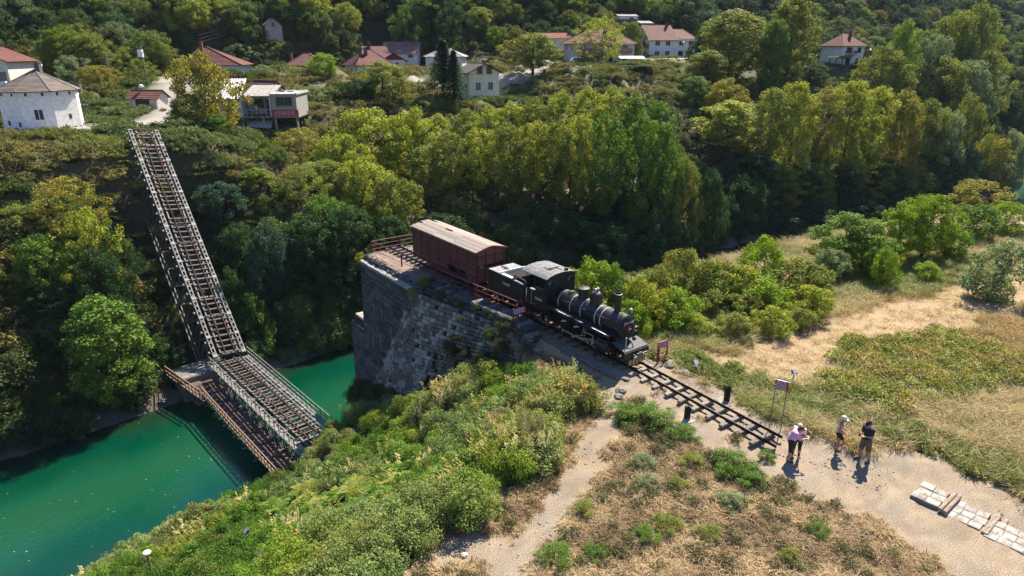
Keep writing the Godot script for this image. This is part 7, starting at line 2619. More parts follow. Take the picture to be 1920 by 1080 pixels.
func build_people() -> void:
	var fair := ["fair", Color(0.48, 0.26, 0.17)]
	var tan := ["tanned", Color(0.36, 0.18, 0.11)]
	var black := mat("black cloth", Color(0.016, 0.016, 0.018), 0.85)
	var phone := mat("phone black", Color(0.012, 0.012, 0.014), 0.2)
	var V := func(x: float, y: float, z: float) -> Vector3: return Vector3(x, y, z)
	# local +z is the way a person faces; local +x is their left
	var y := land(11.16, 22.52)
	var stand := {"hip": Vector3(0, 0.93, 0), "waist": Vector3(0, 1.06, 0.0), "chest": Vector3(0, 1.26, 0.02), "neck": Vector3(0, 1.43, 0.03), "head": Vector3(0, 1.57, 0.07), "face": Vector3(0, -0.45, 1),
		"sl": Vector3(0.18, 1.38, 0.02), "sr": Vector3(-0.18, 1.38, 0.02), "el": Vector3(0.22, 1.12, 0.06), "er": Vector3(-0.22, 1.12, 0.06), "wl": Vector3(0.10, 1.14, 0.28), "wr": Vector3(-0.08, 1.15, 0.28),
		"hl": Vector3(0.095, 0.90, 0), "hr": Vector3(-0.095, 0.90, 0), "kl": Vector3(0.11, 0.50, 0.03), "kr": Vector3(-0.11, 0.50, 0.02), "al": Vector3(0.12, 0.09, 0.0), "ar": Vector3(-0.12, 0.09, -0.02), "tl": Vector3(0.14, 0.045, 0.17), "tr": Vector3(-0.15, 0.045, 0.15)}
	var a := stand.duplicate()
	a.merge({"waist": Vector3(0, 1.05, 0.03), "chest": Vector3(0, 1.22, 0.10), "neck": Vector3(0, 1.36, 0.18), "head": Vector3(0, 1.45, 0.27), "face": Vector3(0.2, -0.9, 0.8), "sl": Vector3(0.19, 1.32, 0.12), "sr": Vector3(-0.19, 1.32, 0.12), "el": Vector3(0.20, 1.12, 0.30), "er": Vector3(-0.20, 1.10, 0.28), "wl": Vector3(0.10, 1.13, 0.52), "wr": Vector3(-0.09, 1.13, 0.50)}, true)
	person("person in lilac T-shirt and black shorts with red hair, bent over a phone", P(11.16, 22.52, y), 1.25, 1.03, a, {"skin": fair, "broad": 1.12, "shirt": mat("lilac cloth", Color(0.62, 0.36, 0.62), 0.85), "trousers": black, "leg": 0.98, "sleeve": 0.85, "shoes": mat("dark trainers", Color(0.05, 0.055, 0.07), 0.6), "hair": mat("red hair", Color(0.13, 0.018, 0.018), 0.6)})
	var b := stand.duplicate()
	b.merge({"chest": Vector3(0, 1.26, 0.04), "neck": Vector3(0, 1.42, 0.08), "head": Vector3(0, 1.54, 0.14), "face": Vector3(0.0, -0.8, 0.9)}, true)
	person("person in white top, white cap and black leggings close beside the lilac shirt", P(11.52, 22.72, y), -0.55, 0.98, b, {"skin": fair, "shirt": mat("white cloth", Color(0.74, 0.73, 0.72), 0.85), "trousers": black, "leg": 1.9, "fit": 0.95, "shoes": mat("grey trainers", Color(0.30, 0.30, 0.31), 0.6), "hair": mat("fair hair", Color(0.45, 0.33, 0.18), 0.6), "cap": mat("white cap", Color(0.72, 0.72, 0.70), 0.8)})
	var c := stand.duplicate()
	c.merge({"kr": Vector3(-0.10, 0.56, 0.24), "ar": Vector3(-0.10, 0.24, -0.02), "tr": Vector3(-0.10, 0.14, 0.08), "kl": Vector3(0.07, 0.50, 0.03), "al": Vector3(0.05, 0.09, 0.0), "tl": Vector3(0.06, 0.045, 0.17), "head": Vector3(0, 1.58, 0.07), "face": Vector3(-0.3, -0.35, 1), "er": Vector3(-0.25, 1.13, -0.05), "wr": Vector3(-0.14, 1.04, 0.20), "wl": Vector3(0.08, 1.05, 0.30)}, true)
	person("person with long blond hair and pale vest lifting one foot off the ground", P(13.37, 23.15, land(13.37, 23.15)), 1.15, 0.98, c, {"skin": tan, "shirt": mat("pale pink vest", Color(0.72, 0.56, 0.50), 0.85), "sleeve": 0.0, "trousers": black, "leg": 0.5, "shoes": mat("brown sandals", Color(0.22, 0.12, 0.08), 0.7), "hair": mat("blond hair", Color(0.62, 0.47, 0.25), 0.6), "long": true, "cap": mat("pale grey cap", Color(0.62, 0.60, 0.58), 0.8)})
	var d := stand.duplicate()
	d.merge({"kl": Vector3(0.13, 0.50, -0.02), "al": Vector3(0.16, 0.09, -0.10), "tl": Vector3(0.19, 0.045, 0.07), "ar": Vector3(-0.14, 0.09, 0.06), "tr": Vector3(-0.17, 0.045, 0.23), "kr": Vector3(-0.12, 0.50, 0.06), "face": Vector3(0.1, -0.55, 1)}, true)
	person("person in navy T-shirt, dark cap and khaki shorts looking at a phone", P(14.19, 22.55, land(14.19, 22.55)), -1.25, 1.07, d, {"skin": tan, "broad": 1.1, "shirt": mat("navy cloth", Color(0.012, 0.018, 0.035), 0.85), "trousers": mat("khaki cloth", Color(0.10, 0.085, 0.065), 0.85), "leg": 1.0, "fit": 1.1, "shoes": mat("dark trainers", Color.BLACK), "hair": mat("dark hair", Color(0.03, 0.02, 0.015), 0.6), "cap": mat("black cap", Color(0.02, 0.02, 0.023), 0.8)})
	person("person in bright yellow top standing on the porch of the riverside bar", P(-38.6, 102.4, 6.1), 0.4, 1.0, stand, {"skin": tan, "shirt": mat("yellow cloth", Color(0.62, 0.56, 0.05), 0.85), "trousers": mat("dark grey cloth", Color(0.05, 0.05, 0.055), 0.85), "leg": 1.9, "shoes": mat("dark trainers", Color.BLACK), "hair": mat("fair hair", Color.GRAY)})
	for q in [[P(11.16, 22.52, y + 1.20) + Vector3(0.63, 0, 0.20), 1.25, "black mobile phone held out by the person in lilac"], [P(13.37, 23.15, land(13.37, 23.15) + 1.07) + Vector3(0.38, 0, 0.16), 1.15, "dark mobile phone in the hands of the blond person"], [P(14.19, 22.55, land(14.19, 22.55) + 1.28) + Vector3(-0.42, 0, 0.13), -1.25, "dark mobile phone in the hands of the person in navy"]]:
		var m := MB.new()
		m.box(Transform3D(Basis(Vector3.RIGHT, -0.6), Vector3.ZERO), Vector3(0.075, 0.15, 0.010), 0.004)
		solid("mobile_phone", m, phone, q[2], "phone", "mobile phones", "", q[0], q[1])


# ---------------------------------------------------------------- ground cover that nobody could count
func blades(seed: int, count: int, tall: float, spread: float, wide: float, droop := 0.35) -> ArrayMesh:
	var b := MB.new()
	var g := RandomNumberGenerator.new()
	g.seed = seed
	for i in count:
		var a := g.randf() * TAU
		var p := Vector3(cos(a), 0, sin(a)) * spread * sqrt(g.randf())
		var lean := Vector3(cos(a) + g.randfn() * 0.5, 0, sin(a) + g.randfn() * 0.5) * droop
		var h := tall * g.randf_range(0.5, 1.15)
		var m := p + Vector3(0, h * 0.6, 0) + lean * h * 0.4
		var e := p + Vector3(0, h * 0.8, 0) + lean * h * 1.3
		var s := Vector3(-sin(a + g.randfn()), 0, cos(a + g.randfn())) * wide
		var k := g.randf_range(0.65, 1.3)
		b.tint = Color(k, k * g.randf_range(0.92, 1.05), k * g.randf_range(0.8, 1.1))
		b.quad(p - s, p + s, m + s * 0.7, m - s * 0.7)
		b.tri(m - s * 0.7, m + s * 0.7, e)
	return b.mesh()


func stalk_mesh(seed: int) -> ArrayMesh:
	var b := MB.new()
	var g := RandomNumberGenerator.new()
	g.seed = seed
	for i in 5:
		var p := Vector3(g.randfn() * 0.12, 0, g.randfn() * 0.12)
		var e := p + Vector3(g.randfn() * 0.12, g.randf_range(0.7, 1.1), g.randfn() * 0.12)
		b.tint = Color(0.7, 0.75, 0.4)
		b.tube(p, e, 0.008, 0.006, 3, false)
		for j in 16:
			var q := p.lerp(e, g.randf_range(0.55, 1.05)) + Vector3(g.randfn(), g.randfn(), g.randfn()) * 0.04
			var k := g.randf_range(0.8, 1.3)
			b.tint = Color(k, k * 0.95, k * 0.85)
			b.tri(q + Vector3(0.045, 0, 0), q + Vector3(-0.03, 0.055, 0.03), q + Vector3(0, -0.045, -0.045))
	return b.mesh()


func put(at: Array, tint: Array, x: float, f: float, s: float, c: Color, sink := 0.05, tall := 1.0) -> void:
	at.append(Transform3D(Basis.from_euler(Vector3(rng.randfn() * 0.12, rng.randf() * TAU, rng.randfn() * 0.12)) * Basis.from_scale(Vector3(s, s * tall, s)), P(x, f, land(x, f) - sink)))
	tint.append(c)


func build_ground_cover() -> void:
	rng.seed = 99
	# --- bushy thicket on the slope below the plateau
	var cover := [crown_mesh(400, 0.0, 0.75, 0.62, 34, 150, 0.056, 0.26, Color.WHITE, 0.4, 0.8), crown_mesh(401, 0.0, 1.05, 0.50, 34, 120, 0.070, 0.24, Color.WHITE, 0.5, 0.9)]
	var lm := mat("thicket leaf", Color.WHITE, 0.65, 0.0, "", 1.0, 0.0, 0.75)
	lm.metallic_specular = 0.25
	var fm := mat("scrub leaf", Color.WHITE, 0.65, 0.0, "", 1.0, 0.0, 0.65)
	fm.metallic_specular = 0.25
	var at := [[], []]
	var tint := [[], []]
	var stalks := []
	var stalk_tint := []
	for i in 11000:
		var x := rng.randf_range(-27, 5.2)
		var f := rng.randf_range(13, 50)
		if f > 42.0 and rng.randf() < 0.5: continue
		var p := Vector2(x, f)
		var r := river_side(p)
		if r.x > -r.y - 0.2: continue
		var d := (p - TRACK_O)
		var s := d.dot(track_u)
		var w := d.dot(track_n)
		if s > -1.5 and s < 33.0 and w > -3.5 and w < (3.0 if s > 5 else 2.3): continue
		if w < -3.0: continue
		if s > -2.0 and s < 6.0 and w < 4.2 - 0.2 * s: continue
		if s > 3.5 and s < 9.0 and w < 4.0: continue
		if Geometry2D.is_point_in_polygon(p, plateau):
			var edge := 1e9
			for k in plateau.size(): edge = minf(edge, p.distance_to(Geometry2D.get_closest_point_to_segment(p, plateau[k], plateau[(k + 1) % plateau.size()])))
			if edge > 1.1 + noise_a.get_noise_2d(x * 2, f * 2): continue
		if path_mask(p) > 0.05 or clearing_mask(p) > 0.3: continue
		if p.distance_to(Vector2(-11.6, 38.2)) < 5.5 and rng.randf() < 0.93: continue
		var spur := p.distance_to(Vector2(-1.9, 17.0))
		if spur < 1.7: continue
		var n1 := noise_a.get_noise_2d(x * 1.1, f * 1.1)
		var n2 := noise_a.get_noise_2d(x * 0.8 + 50.0, f * 0.8)
		var c := Color(0.165, 0.290, 0.036).lerp(Color(0.300, 0.365, 0.050), clampf(0.34 + n1 * 2.0, 0, 1))
		if n2 > 0.08: c = c.lerp(Color(0.270, 0.330, 0.135), clampf((n2 - 0.05) * 4.0, 0, 0.7))
		if n2 < -0.10: c = c.lerp(Color(0.090, 0.190, 0.026), clampf((-n2 - 0.06) * 6.0, 0, 1))
		if n1 > 0.30: c = c.lerp(Color(0.30, 0.24, 0.09), 0.3)
		c = c * rng.randf_range(0.8, 1.2)
		var v := 0 if rng.randf() < 0.6 else 1
		put(at[v], tint[v], x, f, (0.55 + 0.75 * pow(rng.randf(), 1.6)) * (1.0 + 0.5 * maxf(n2, 0)), c, 0.05, rng.randf_range(0.75, 1.3))
		if n2 > 0.02 and rng.randf() < 0.16 and f > 20:
			put(stalks, stalk_tint, x, f, rng.randf_range(1.0, 1.6), Color(0.56, 0.45, 0.23).lerp(Color(0.50, 0.48, 0.24), rng.randf()), -0.25)
	for v in 2: scatter("bramble_thicket", cover[v], lm, at[v], tint[v], ["tangled low bushes covering the slope below the pier", "taller leafy shoots through the thicket below the pier"][v])
	scatter("seed_stalks", stalk_mesh(7), lm, stalks, stalk_tint, "pale dry seed stalks standing above the thicket")

	# --- creepers on the rubble wall, the pier's foot and the parapet
	at = []
	tint = []
	for i in 900:
		var s := rng.randf_range(7.0, 25.0)
		var w := rng.randf_range(2.4, 6.2)
		var h := rng.randf_range(-12.5, 0.2)
		var u := (18.3 - s) / 11.9
		var v := -h / 11.0
		var ok := false
		if u > 0.42 and rng.randf() < 0.02 + 0.35 * u: ok = true
		if h < -8.2 + u * 4.0 and rng.randf() < 0.9: ok = true
		if not ok: continue
		var face := 3.2 + (4.9 - 3.2) * clampf(v, 0, 1) + 0.55 * sin(clampf(u, 0, 1) * PI) + (0.7 * v if u > 0 else 0.0)
		var q := T(s, face + rng.randf_range(-0.1, 0.25), h)
		var sc := rng.randf_range(0.35, 0.8)
		if h < -6.5 and u < 0.4:
			sc = rng.randf_range(0.7, 1.3)
			q = T(s, face + rng.randf_range(0.1, 0.7), h)
		at.append(Transform3D(Basis.from_euler(Vector3(rng.randfn() * 0.5, rng.randf() * TAU, rng.randfn() * 0.5)).scaled(Vector3.ONE * sc), q))
		tint.append(Color(0.055, 0.085, 0.026).lerp(Color(0.12, 0.11, 0.05), rng.randf()) * rng.randf_range(0.8, 1.3))
	for i in 60:
		var s := rng.randf_range(6.8, 18.5)
		at.append(Transform3D(Basis(Vector3.UP, rng.randf() * TAU).scaled(Vector3.ONE * rng.randf_range(0.18, 0.4)), T(s, rng.randf_range(1.3, 3.0), ramp(s, [Vector2(6.6, 0.3), Vector2(12, 0.4), Vector2(18, 0.0)]) + rng.randf_range(-0.1, 0.15))))
		tint.append(Color(0.10, 0.13, 0.04))
	scatter("wall_creeper", cover[0], lm, at, tint, "dark creepers and weeds hanging on the rubble wall")

	# --- undergrowth of the far bank
	var under := [crown_mesh(410, 0.0, 1.4, 1.35, 40, 75, 0.20, 0.55, Color.WHITE, 0.4, 0.8), crown_mesh(411, 0.0, 2.3, 1.2, 40, 75, 0.21, 0.55, Color.WHITE, 0.5, 0.9)]
	at = [[], []]
	tint = [[], []]
	for i in 15000:
		var x := rng.randf_range(-100, 140)
		var f := rng.randf_range(38, 235)
		if rng.randf() < (f - 90.0) / 260.0: continue
		if absf(x) > f * 0.86 + 6.0: continue
		var p := Vector2(x, f)
		var r := river_side(p)
		if r.x < r.y + 0.6: continue
		var d := r.x - r.y
		if d > 19.0 and d < 82.0 and rng.randf() < 0.72: continue
		if d > 22.0 and minf(from_line(p, ROAD), from_line(p, ROAD2)) < (4.5 if x > -46.0 else 7.0): continue
		var skip := false
		for q in pads:
			if p.distance_to(Vector2(q.x, q.y)) < q.z * 0.80: skip = true
			if f < q.y and f > q.y - 20.0 and absf(x - q.x * f / q.y) < q.z * 0.9 and rng.randf() < 0.8: skip = true
		if skip: continue
		var wb := ss(-8, 4, r.z) * (1.0 - ss(30, 48, r.z))
		if wb > 0.5 and d > 7.0 and d < 27.0 and rng.randf() < 0.94: continue
		if r.z > 28.0 and r.z < 36.0 and d < 6.0 and rng.randf() < 0.8: continue
		if p.distance_to(Vector2(-35.5, 67)) < 2.0: continue
		# keep clear of the bridge's foot
		var onb := from_line(p, [Vector2(-27.5, 58), Vector2(-42, 76.3)])
		if onb < 5.0 and d < 21.0 and rng.randf() < 0.45: continue
		if onb < 2.2: continue
		var n1 := noise_a.get_noise_2d(x * 0.5, f * 0.5)
		var n2 := noise_a.get_noise_2d(x * 0.4 + 70.0, f * 0.4)
		var c := Color(0.075, 0.110, 0.032).lerp(Color(0.175, 0.175, 0.055), clampf(0.4 + n1 * 2.2, 0, 1))
		if n2 > 0.16 and d > 8.0: c = c.lerp(Color(0.20, 0.14, 0.05), 0.45)
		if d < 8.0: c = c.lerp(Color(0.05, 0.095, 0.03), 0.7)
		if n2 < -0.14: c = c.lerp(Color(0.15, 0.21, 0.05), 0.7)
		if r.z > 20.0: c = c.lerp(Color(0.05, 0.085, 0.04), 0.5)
		var v := 0 if rng.randf() < 0.6 else 1
		var big := rng.randf_range(0.7, 1.5)
		if d > 15.0: big *= lerpf(1.0, 0.42, ss(13.0, 18.0, d) * (1.0 - ss(80.0, 86.0, d)))
		if (d > 19.0 and d < 80.0) or onb < 6.0: v = 0
		if onb < 6.0: big *= 0.5
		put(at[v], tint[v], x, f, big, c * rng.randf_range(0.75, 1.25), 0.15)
	var lowat := []
	var lowtint := []
	for i in 11500:
		var f := 45.0 + 160.0 * pow(rng.randf(), 1.6)
		var x := rng.randf_range(-1.0, 1.0) * (f * 0.84 + 4.0)
		var p := Vector2(x, f)
		var r := river_side(p)
		var d := r.x - r.y
		if r.x < 0.0 or d < 3.0 or d > 88.0: continue
		if d > 16.0 and minf(from_line(p, ROAD), from_line(p, ROAD2)) < (3.0 if x > -46.0 else 4.6): continue
		var wb := ss(-8, 4, r.z) * (1.0 - ss(30, 48, r.z))
		if wb > 0.5 and d > 8.0 and d < 25.0 and rng.randf() < 0.85: continue
		if r.z > 28.0 and r.z < 36.0 and d < 6.0: continue
		var skip := false
		for q in pads:
			if p.distance_to(Vector2(q.x, q.y)) < q.z * 0.7: skip = true
		if skip: continue
		var n1 := noise_a.get_noise_2d(x * 0.6, f * 0.6)
		var c := Color(0.10, 0.165, 0.032).lerp(Color(0.26, 0.26, 0.075), clampf(0.35 + n1 * 2.2 + rng.randfn() * 0.15, 0, 1))
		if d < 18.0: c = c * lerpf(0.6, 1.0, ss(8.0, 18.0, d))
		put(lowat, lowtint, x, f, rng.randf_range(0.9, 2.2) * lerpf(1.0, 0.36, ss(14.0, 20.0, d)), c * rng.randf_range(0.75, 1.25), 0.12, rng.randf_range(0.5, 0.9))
	scatter("bank_weeds", cover[1], fm, lowat, lowtint, "low weeds and brambles carpeting the far bank and gardens")
	var mat_at := []
	var mat_tint := []
	for i in 15000:
		var f := 48.0 + 180.0 * pow(rng.randf(), 1.3)
		var x := rng.randf_range(-1.0, 1.0) * (f * 0.84 + 4.0)
		var p := Vector2(x, f)
		var r := river_side(p)
		var d := r.x - r.y
		if r.x < 0.0 or d < 9.0 or d > 92.0: continue
		if d > 16.0 and minf(from_line(p, ROAD), from_line(p, ROAD2)) < (3.4 if x > -46.0 else 5.2): continue
		var wb := ss(-8, 4, r.z) * (1.0 - ss(30, 48, r.z))
		if wb > 0.5 and d > 7.0 and d < 24.0: continue
		var skip := p.distance_to(Vector2(-42, 76.3)) < 2.5
		for q in pads:
			if p.distance_to(Vector2(q.x, q.y)) < q.z * 0.62: skip = true
		if skip: continue
		var n1 := noise_a.get_noise_2d(x * 0.5, f * 0.5)
		var n2 := noise_a.get_noise_2d(x * 0.4 + 90.0, f * 0.4)
		var c := Color(0.105, 0.165, 0.032).lerp(Color(0.25, 0.26, 0.075), clampf(0.4 + n1 * 2.0 + rng.randfn() * 0.15, 0, 1))
		if n2 > 0.15: c = c.lerp(Color(0.30, 0.24, 0.11), 0.6)
		if n2 < -0.12: c = c.lerp(Color(0.17, 0.22, 0.10), 0.6)
		put(mat_at, mat_tint, x, f, rng.randf_range(0.7, 1.3), c * rng.randf_range(0.8, 1.2), 0.10, rng.randf_range(0.6, 1.5))
	scatter("garden_grass", crown_mesh(430, 0.0, 0.42, 1.5, 46, 22, 0.16, 0.36, Color.WHITE, 0.4, 0.6), fm, mat_at, mat_tint, "rough grass and weeds over the far bank and gardens")
	for v in 2: scatter("undergrowth", under[v], fm, at[v], tint[v], ["low shrubs and creepers covering the far bank", "taller scrub between the trees of the far bank"][v])

	var sh := []
	var sht := []
	for i in 4200:
		var p := Vector2(rng.randf_range(-46, 60), rng.randf_range(30, 125))
		var r := river_side(p)
		var d := absf(r.x) - r.y
		if d < -0.5 or d > 1.6: continue
		var s := rng.randf_range(0.1, 0.5) * rng.randf_range(0.5, 1.3)
		var g := rng.randf_range(0.08, 0.24)
		sh.append(Transform3D(Basis.from_euler(Vector3(rng.randfn() * 0.4, rng.randf() * TAU, rng.randfn() * 0.4)).scaled(Vector3(s, s * 0.7, s)), P(p.x, p.y, land(p.x, p.y) + s * 0.1)))
		sht.append(Color(g, g * 0.96, g * 0.86))
	scatter("shore_stones", rock_mesh(89, 1.0), mat("gravel stone", Color.WHITE, 0.9, 0.0, "grit", 1.0), sh, sht, "wet grey stones along the river's edge")

	# --- the wooded hill behind the village, one mass of crowns
	at = [[], [], []]
	tint = [[], [], []]
	for i in 8200:
		var x := rng.randf_range(-190, 330)
		var f := rng.randf_range(120, 425)
		if absf(x) > f * 0.84 + 10.0: continue
		var p := Vector2(x, f)
		var r := river_side(p)
		var d := r.x - r.y
		if r.x < 0.0 or d < 82.0 - 45.0 * ss(60, 110, r.z) - 29.0 * ss(104, 125, r.z) - 8.0 * ss(-20, -30, r.z): continue
		if rng.randf() < ss(110, 190, d) * 0.4: continue
		var skip := from_line(p, ROAD2) < 7.0 or p.distance_to(Vector2(-19, 216)) < 13.0 or p.distance_to(Vector2(36, 214)) < 10.0 or p.distance_to(Vector2(-62, 168)) < 6.0
		for q in pads:
			if p.distance_to(Vector2(q.x, q.y)) < q.z + 3.5: skip = true
		if skip: continue
		var n1 := noise_a.get_noise_2d(x * 0.3, f * 0.3)
		var c: Color = HUE["deep"].lerp(HUE["olive"], clampf(0.5 + n1 * 2.0 - 0.5 * ss(30, 90, r.z), 0, 1)) * lerpf(1.15, 0.85, ss(50, 100, r.z))
		if rng.randf() < 0.16: c = HUE["pale"] * 0.7
		if rng.randf() < 0.12: c = HUE["bright"] * 0.75
		if rng.randf() < 0.06: c = HUE["amber"] * 0.7
		put(at[i % 3], tint[i % 3], x, f, rng.randf_range(0.45, 1.05), c * rng.randf_range(0.8, 1.2), 0.6, rng.randf_range(0.75, 1.1))
	for v in 3: scatter("hillside_woods", crowns["round%d" % v], fm, at[v], tint[v], ["dense leafy woods covering the hill above the village", "mixed woods climbing the hill above the village", "dark woods on the upper hill above the village"][v])

	# --- grass, weeds and stones of the plateau
	var gm := mat("grass blade", Color.WHITE, 0.7, 0.0, "", 1.0, 0.0, 0.6)
	var tuss := blades(500, 46, 0.17, 0.15, 0.011, 0.7)
	var weed := crown_mesh(420, 0.0, 0.26, 0.24, 16, 26, 0.055, 0.11, Color.WHITE, 0.4, 0.8)
	var straw := blades(502, 26, 0.42, 0.22, 0.010, 0.8)
	at = [[], [], []]
	tint = [[], [], []]
	for i in 46000:
		var f := 12.0 + 46.0 * pow(rng.randf(), 1.5)
		var x := rng.randf_range(-3.0, 6.0 + f * 0.84)
		var p := Vector2(x, f)
		if not Geometry2D.is_point_in_polygon(p, plateau): continue
		var pm := maxf(path_mask(p), clearing_mask(p))
		if rng.randf() < pm * 1.02 - 0.015: continue
		var d := p - TRACK_O
		var right := -d.dot(track_n)
		var s := d.dot(track_u)
		if s > -8.5 and absf(right + drift(s)) < 1.0 and rng.randf() < 0.85: continue
		if s > -0.5 and right < 1.6 and right > -1.8: continue
		var gc := ground_color(x, f, 0.0)
		var n1 := noise_b.get_noise_2d(x, f)
		if right > 1.2:
			var band := band_mask(p)
			var br := bramble_mask(p)
			var st := straw_mask(p)
			if rng.randf() < maxf(band * clampf(0.6 + n1 * 1.5, 0.2, 0.85), br * clampf(0.62 + n1 * 1.4, 0.15, 0.9)) * 0.8:
				put(at[1], tint[1], x, f, rng.randf_range(0.8, 1.7) * (1.35 if br > band else 0.9), (Color(0.22, 0.27, 0.06) if band > br else Color(0.27, 0.32, 0.055).lerp(Color(0.42, 0.36, 0.13), clampf(0.3 + n1 * 1.5, 0, 1))) * rng.randf_range(0.75, 1.25), 0.03)
			elif st > 0.4:
				if rng.randf() < 0.30: put(at[2], tint[2], x, f, rng.randf_range(0.6, 1.1), Color(0.60, 0.45, 0.27) * rng.randf_range(0.8, 1.15), 0.03, 0.6)
			else:
				var c := Color(0.48, 0.38, 0.20).lerp(Color(0.25, 0.28, 0.075), clampf(0.5 + noise_a.get_noise_2d(x * 0.8, f * 0.8) * 2.0, 0, 1))
				if p.distance_to(Vector2(27, 36.2)) < 5.0: c = c.lerp(Color(0.40, 0.25, 0.08), 0.6)
				put(at[2], tint[2], x, f, rng.randf_range(0.8, 1.5), c * rng.randf_range(0.8, 1.2), 0.03)
		else:
			var th := thatch_mask(p)
			var bare := ss(13.0, 15.0, x) * (1.0 - ss(19.5, 21.5, f))
			if rng.randf() < bare * 0.55: continue
			if rng.randf() < 0.05 + 0.6 * th: put(at[1], tint[1], x, f, rng.randf_range(0.5, 1.2), Color(0.13, 0.15, 0.05).lerp(Color(0.20, 0.17, 0.08), rng.randf()) * rng.randf_range(0.8, 1.2), 0.03)
			else: put(at[0], tint[0], x, f, rng.randf_range(0.6, 1.5), Color(0.55, 0.41, 0.23).lerp(Color(0.24, 0.155, 0.08), clampf(0.36 + n1 * 1.5 + rng.randfn() * 0.25, 0, 1)), 0.02)
	scatter("dry_grass", tuss, gm, at[0], tint[0], "brown and straw coloured dry tussocks between path and track")
	scatter("green_weeds", weed, gm, at[1], tint[1], "low green weeds along the track and over the field")
	scatter("tall_grass", straw, gm, at[2], tint[2], "straw coloured long grass over the open field")
	at = []
	tint = []
	var sm := rock_mesh(88, 1.0)
	for i in 13000:
		var f := rng.randf_range(13, 34)
		var x := rng.randf_range(-2.5, 20)
		var p := Vector2(x, f)
		var pm := maxf(path_mask(p), clearing_mask(p))
		if rng.randf() > pm * 0.7 + 0.04: continue
		if noise_a.get_noise_2d(x * 1.6, f * 1.6) < rng.randf_range(-0.1, 0.22): continue
		var s := 0.010 + 0.045 * pow(rng.randf(), 5.0)
		if f > 27.0 and rng.randf() < 0.12: s *= 2.2
		var g := rng.randf_range(0.26, 0.44)
		at.append(Transform3D(Basis(Vector3.UP, rng.randf() * TAU).scaled(Vector3(s, s * 0.8, s)), P(x, f, land(x, f) + s * 0.2)))
		tint.append(Color(g, g * 0.93, g * 0.85))
	scatter("gravel_stones", sm, mat("gravel stone", Color.WHITE, 0.9, 0.0, "grit", 1.0), at, tint, "loose pale stones on the path and the clearing")


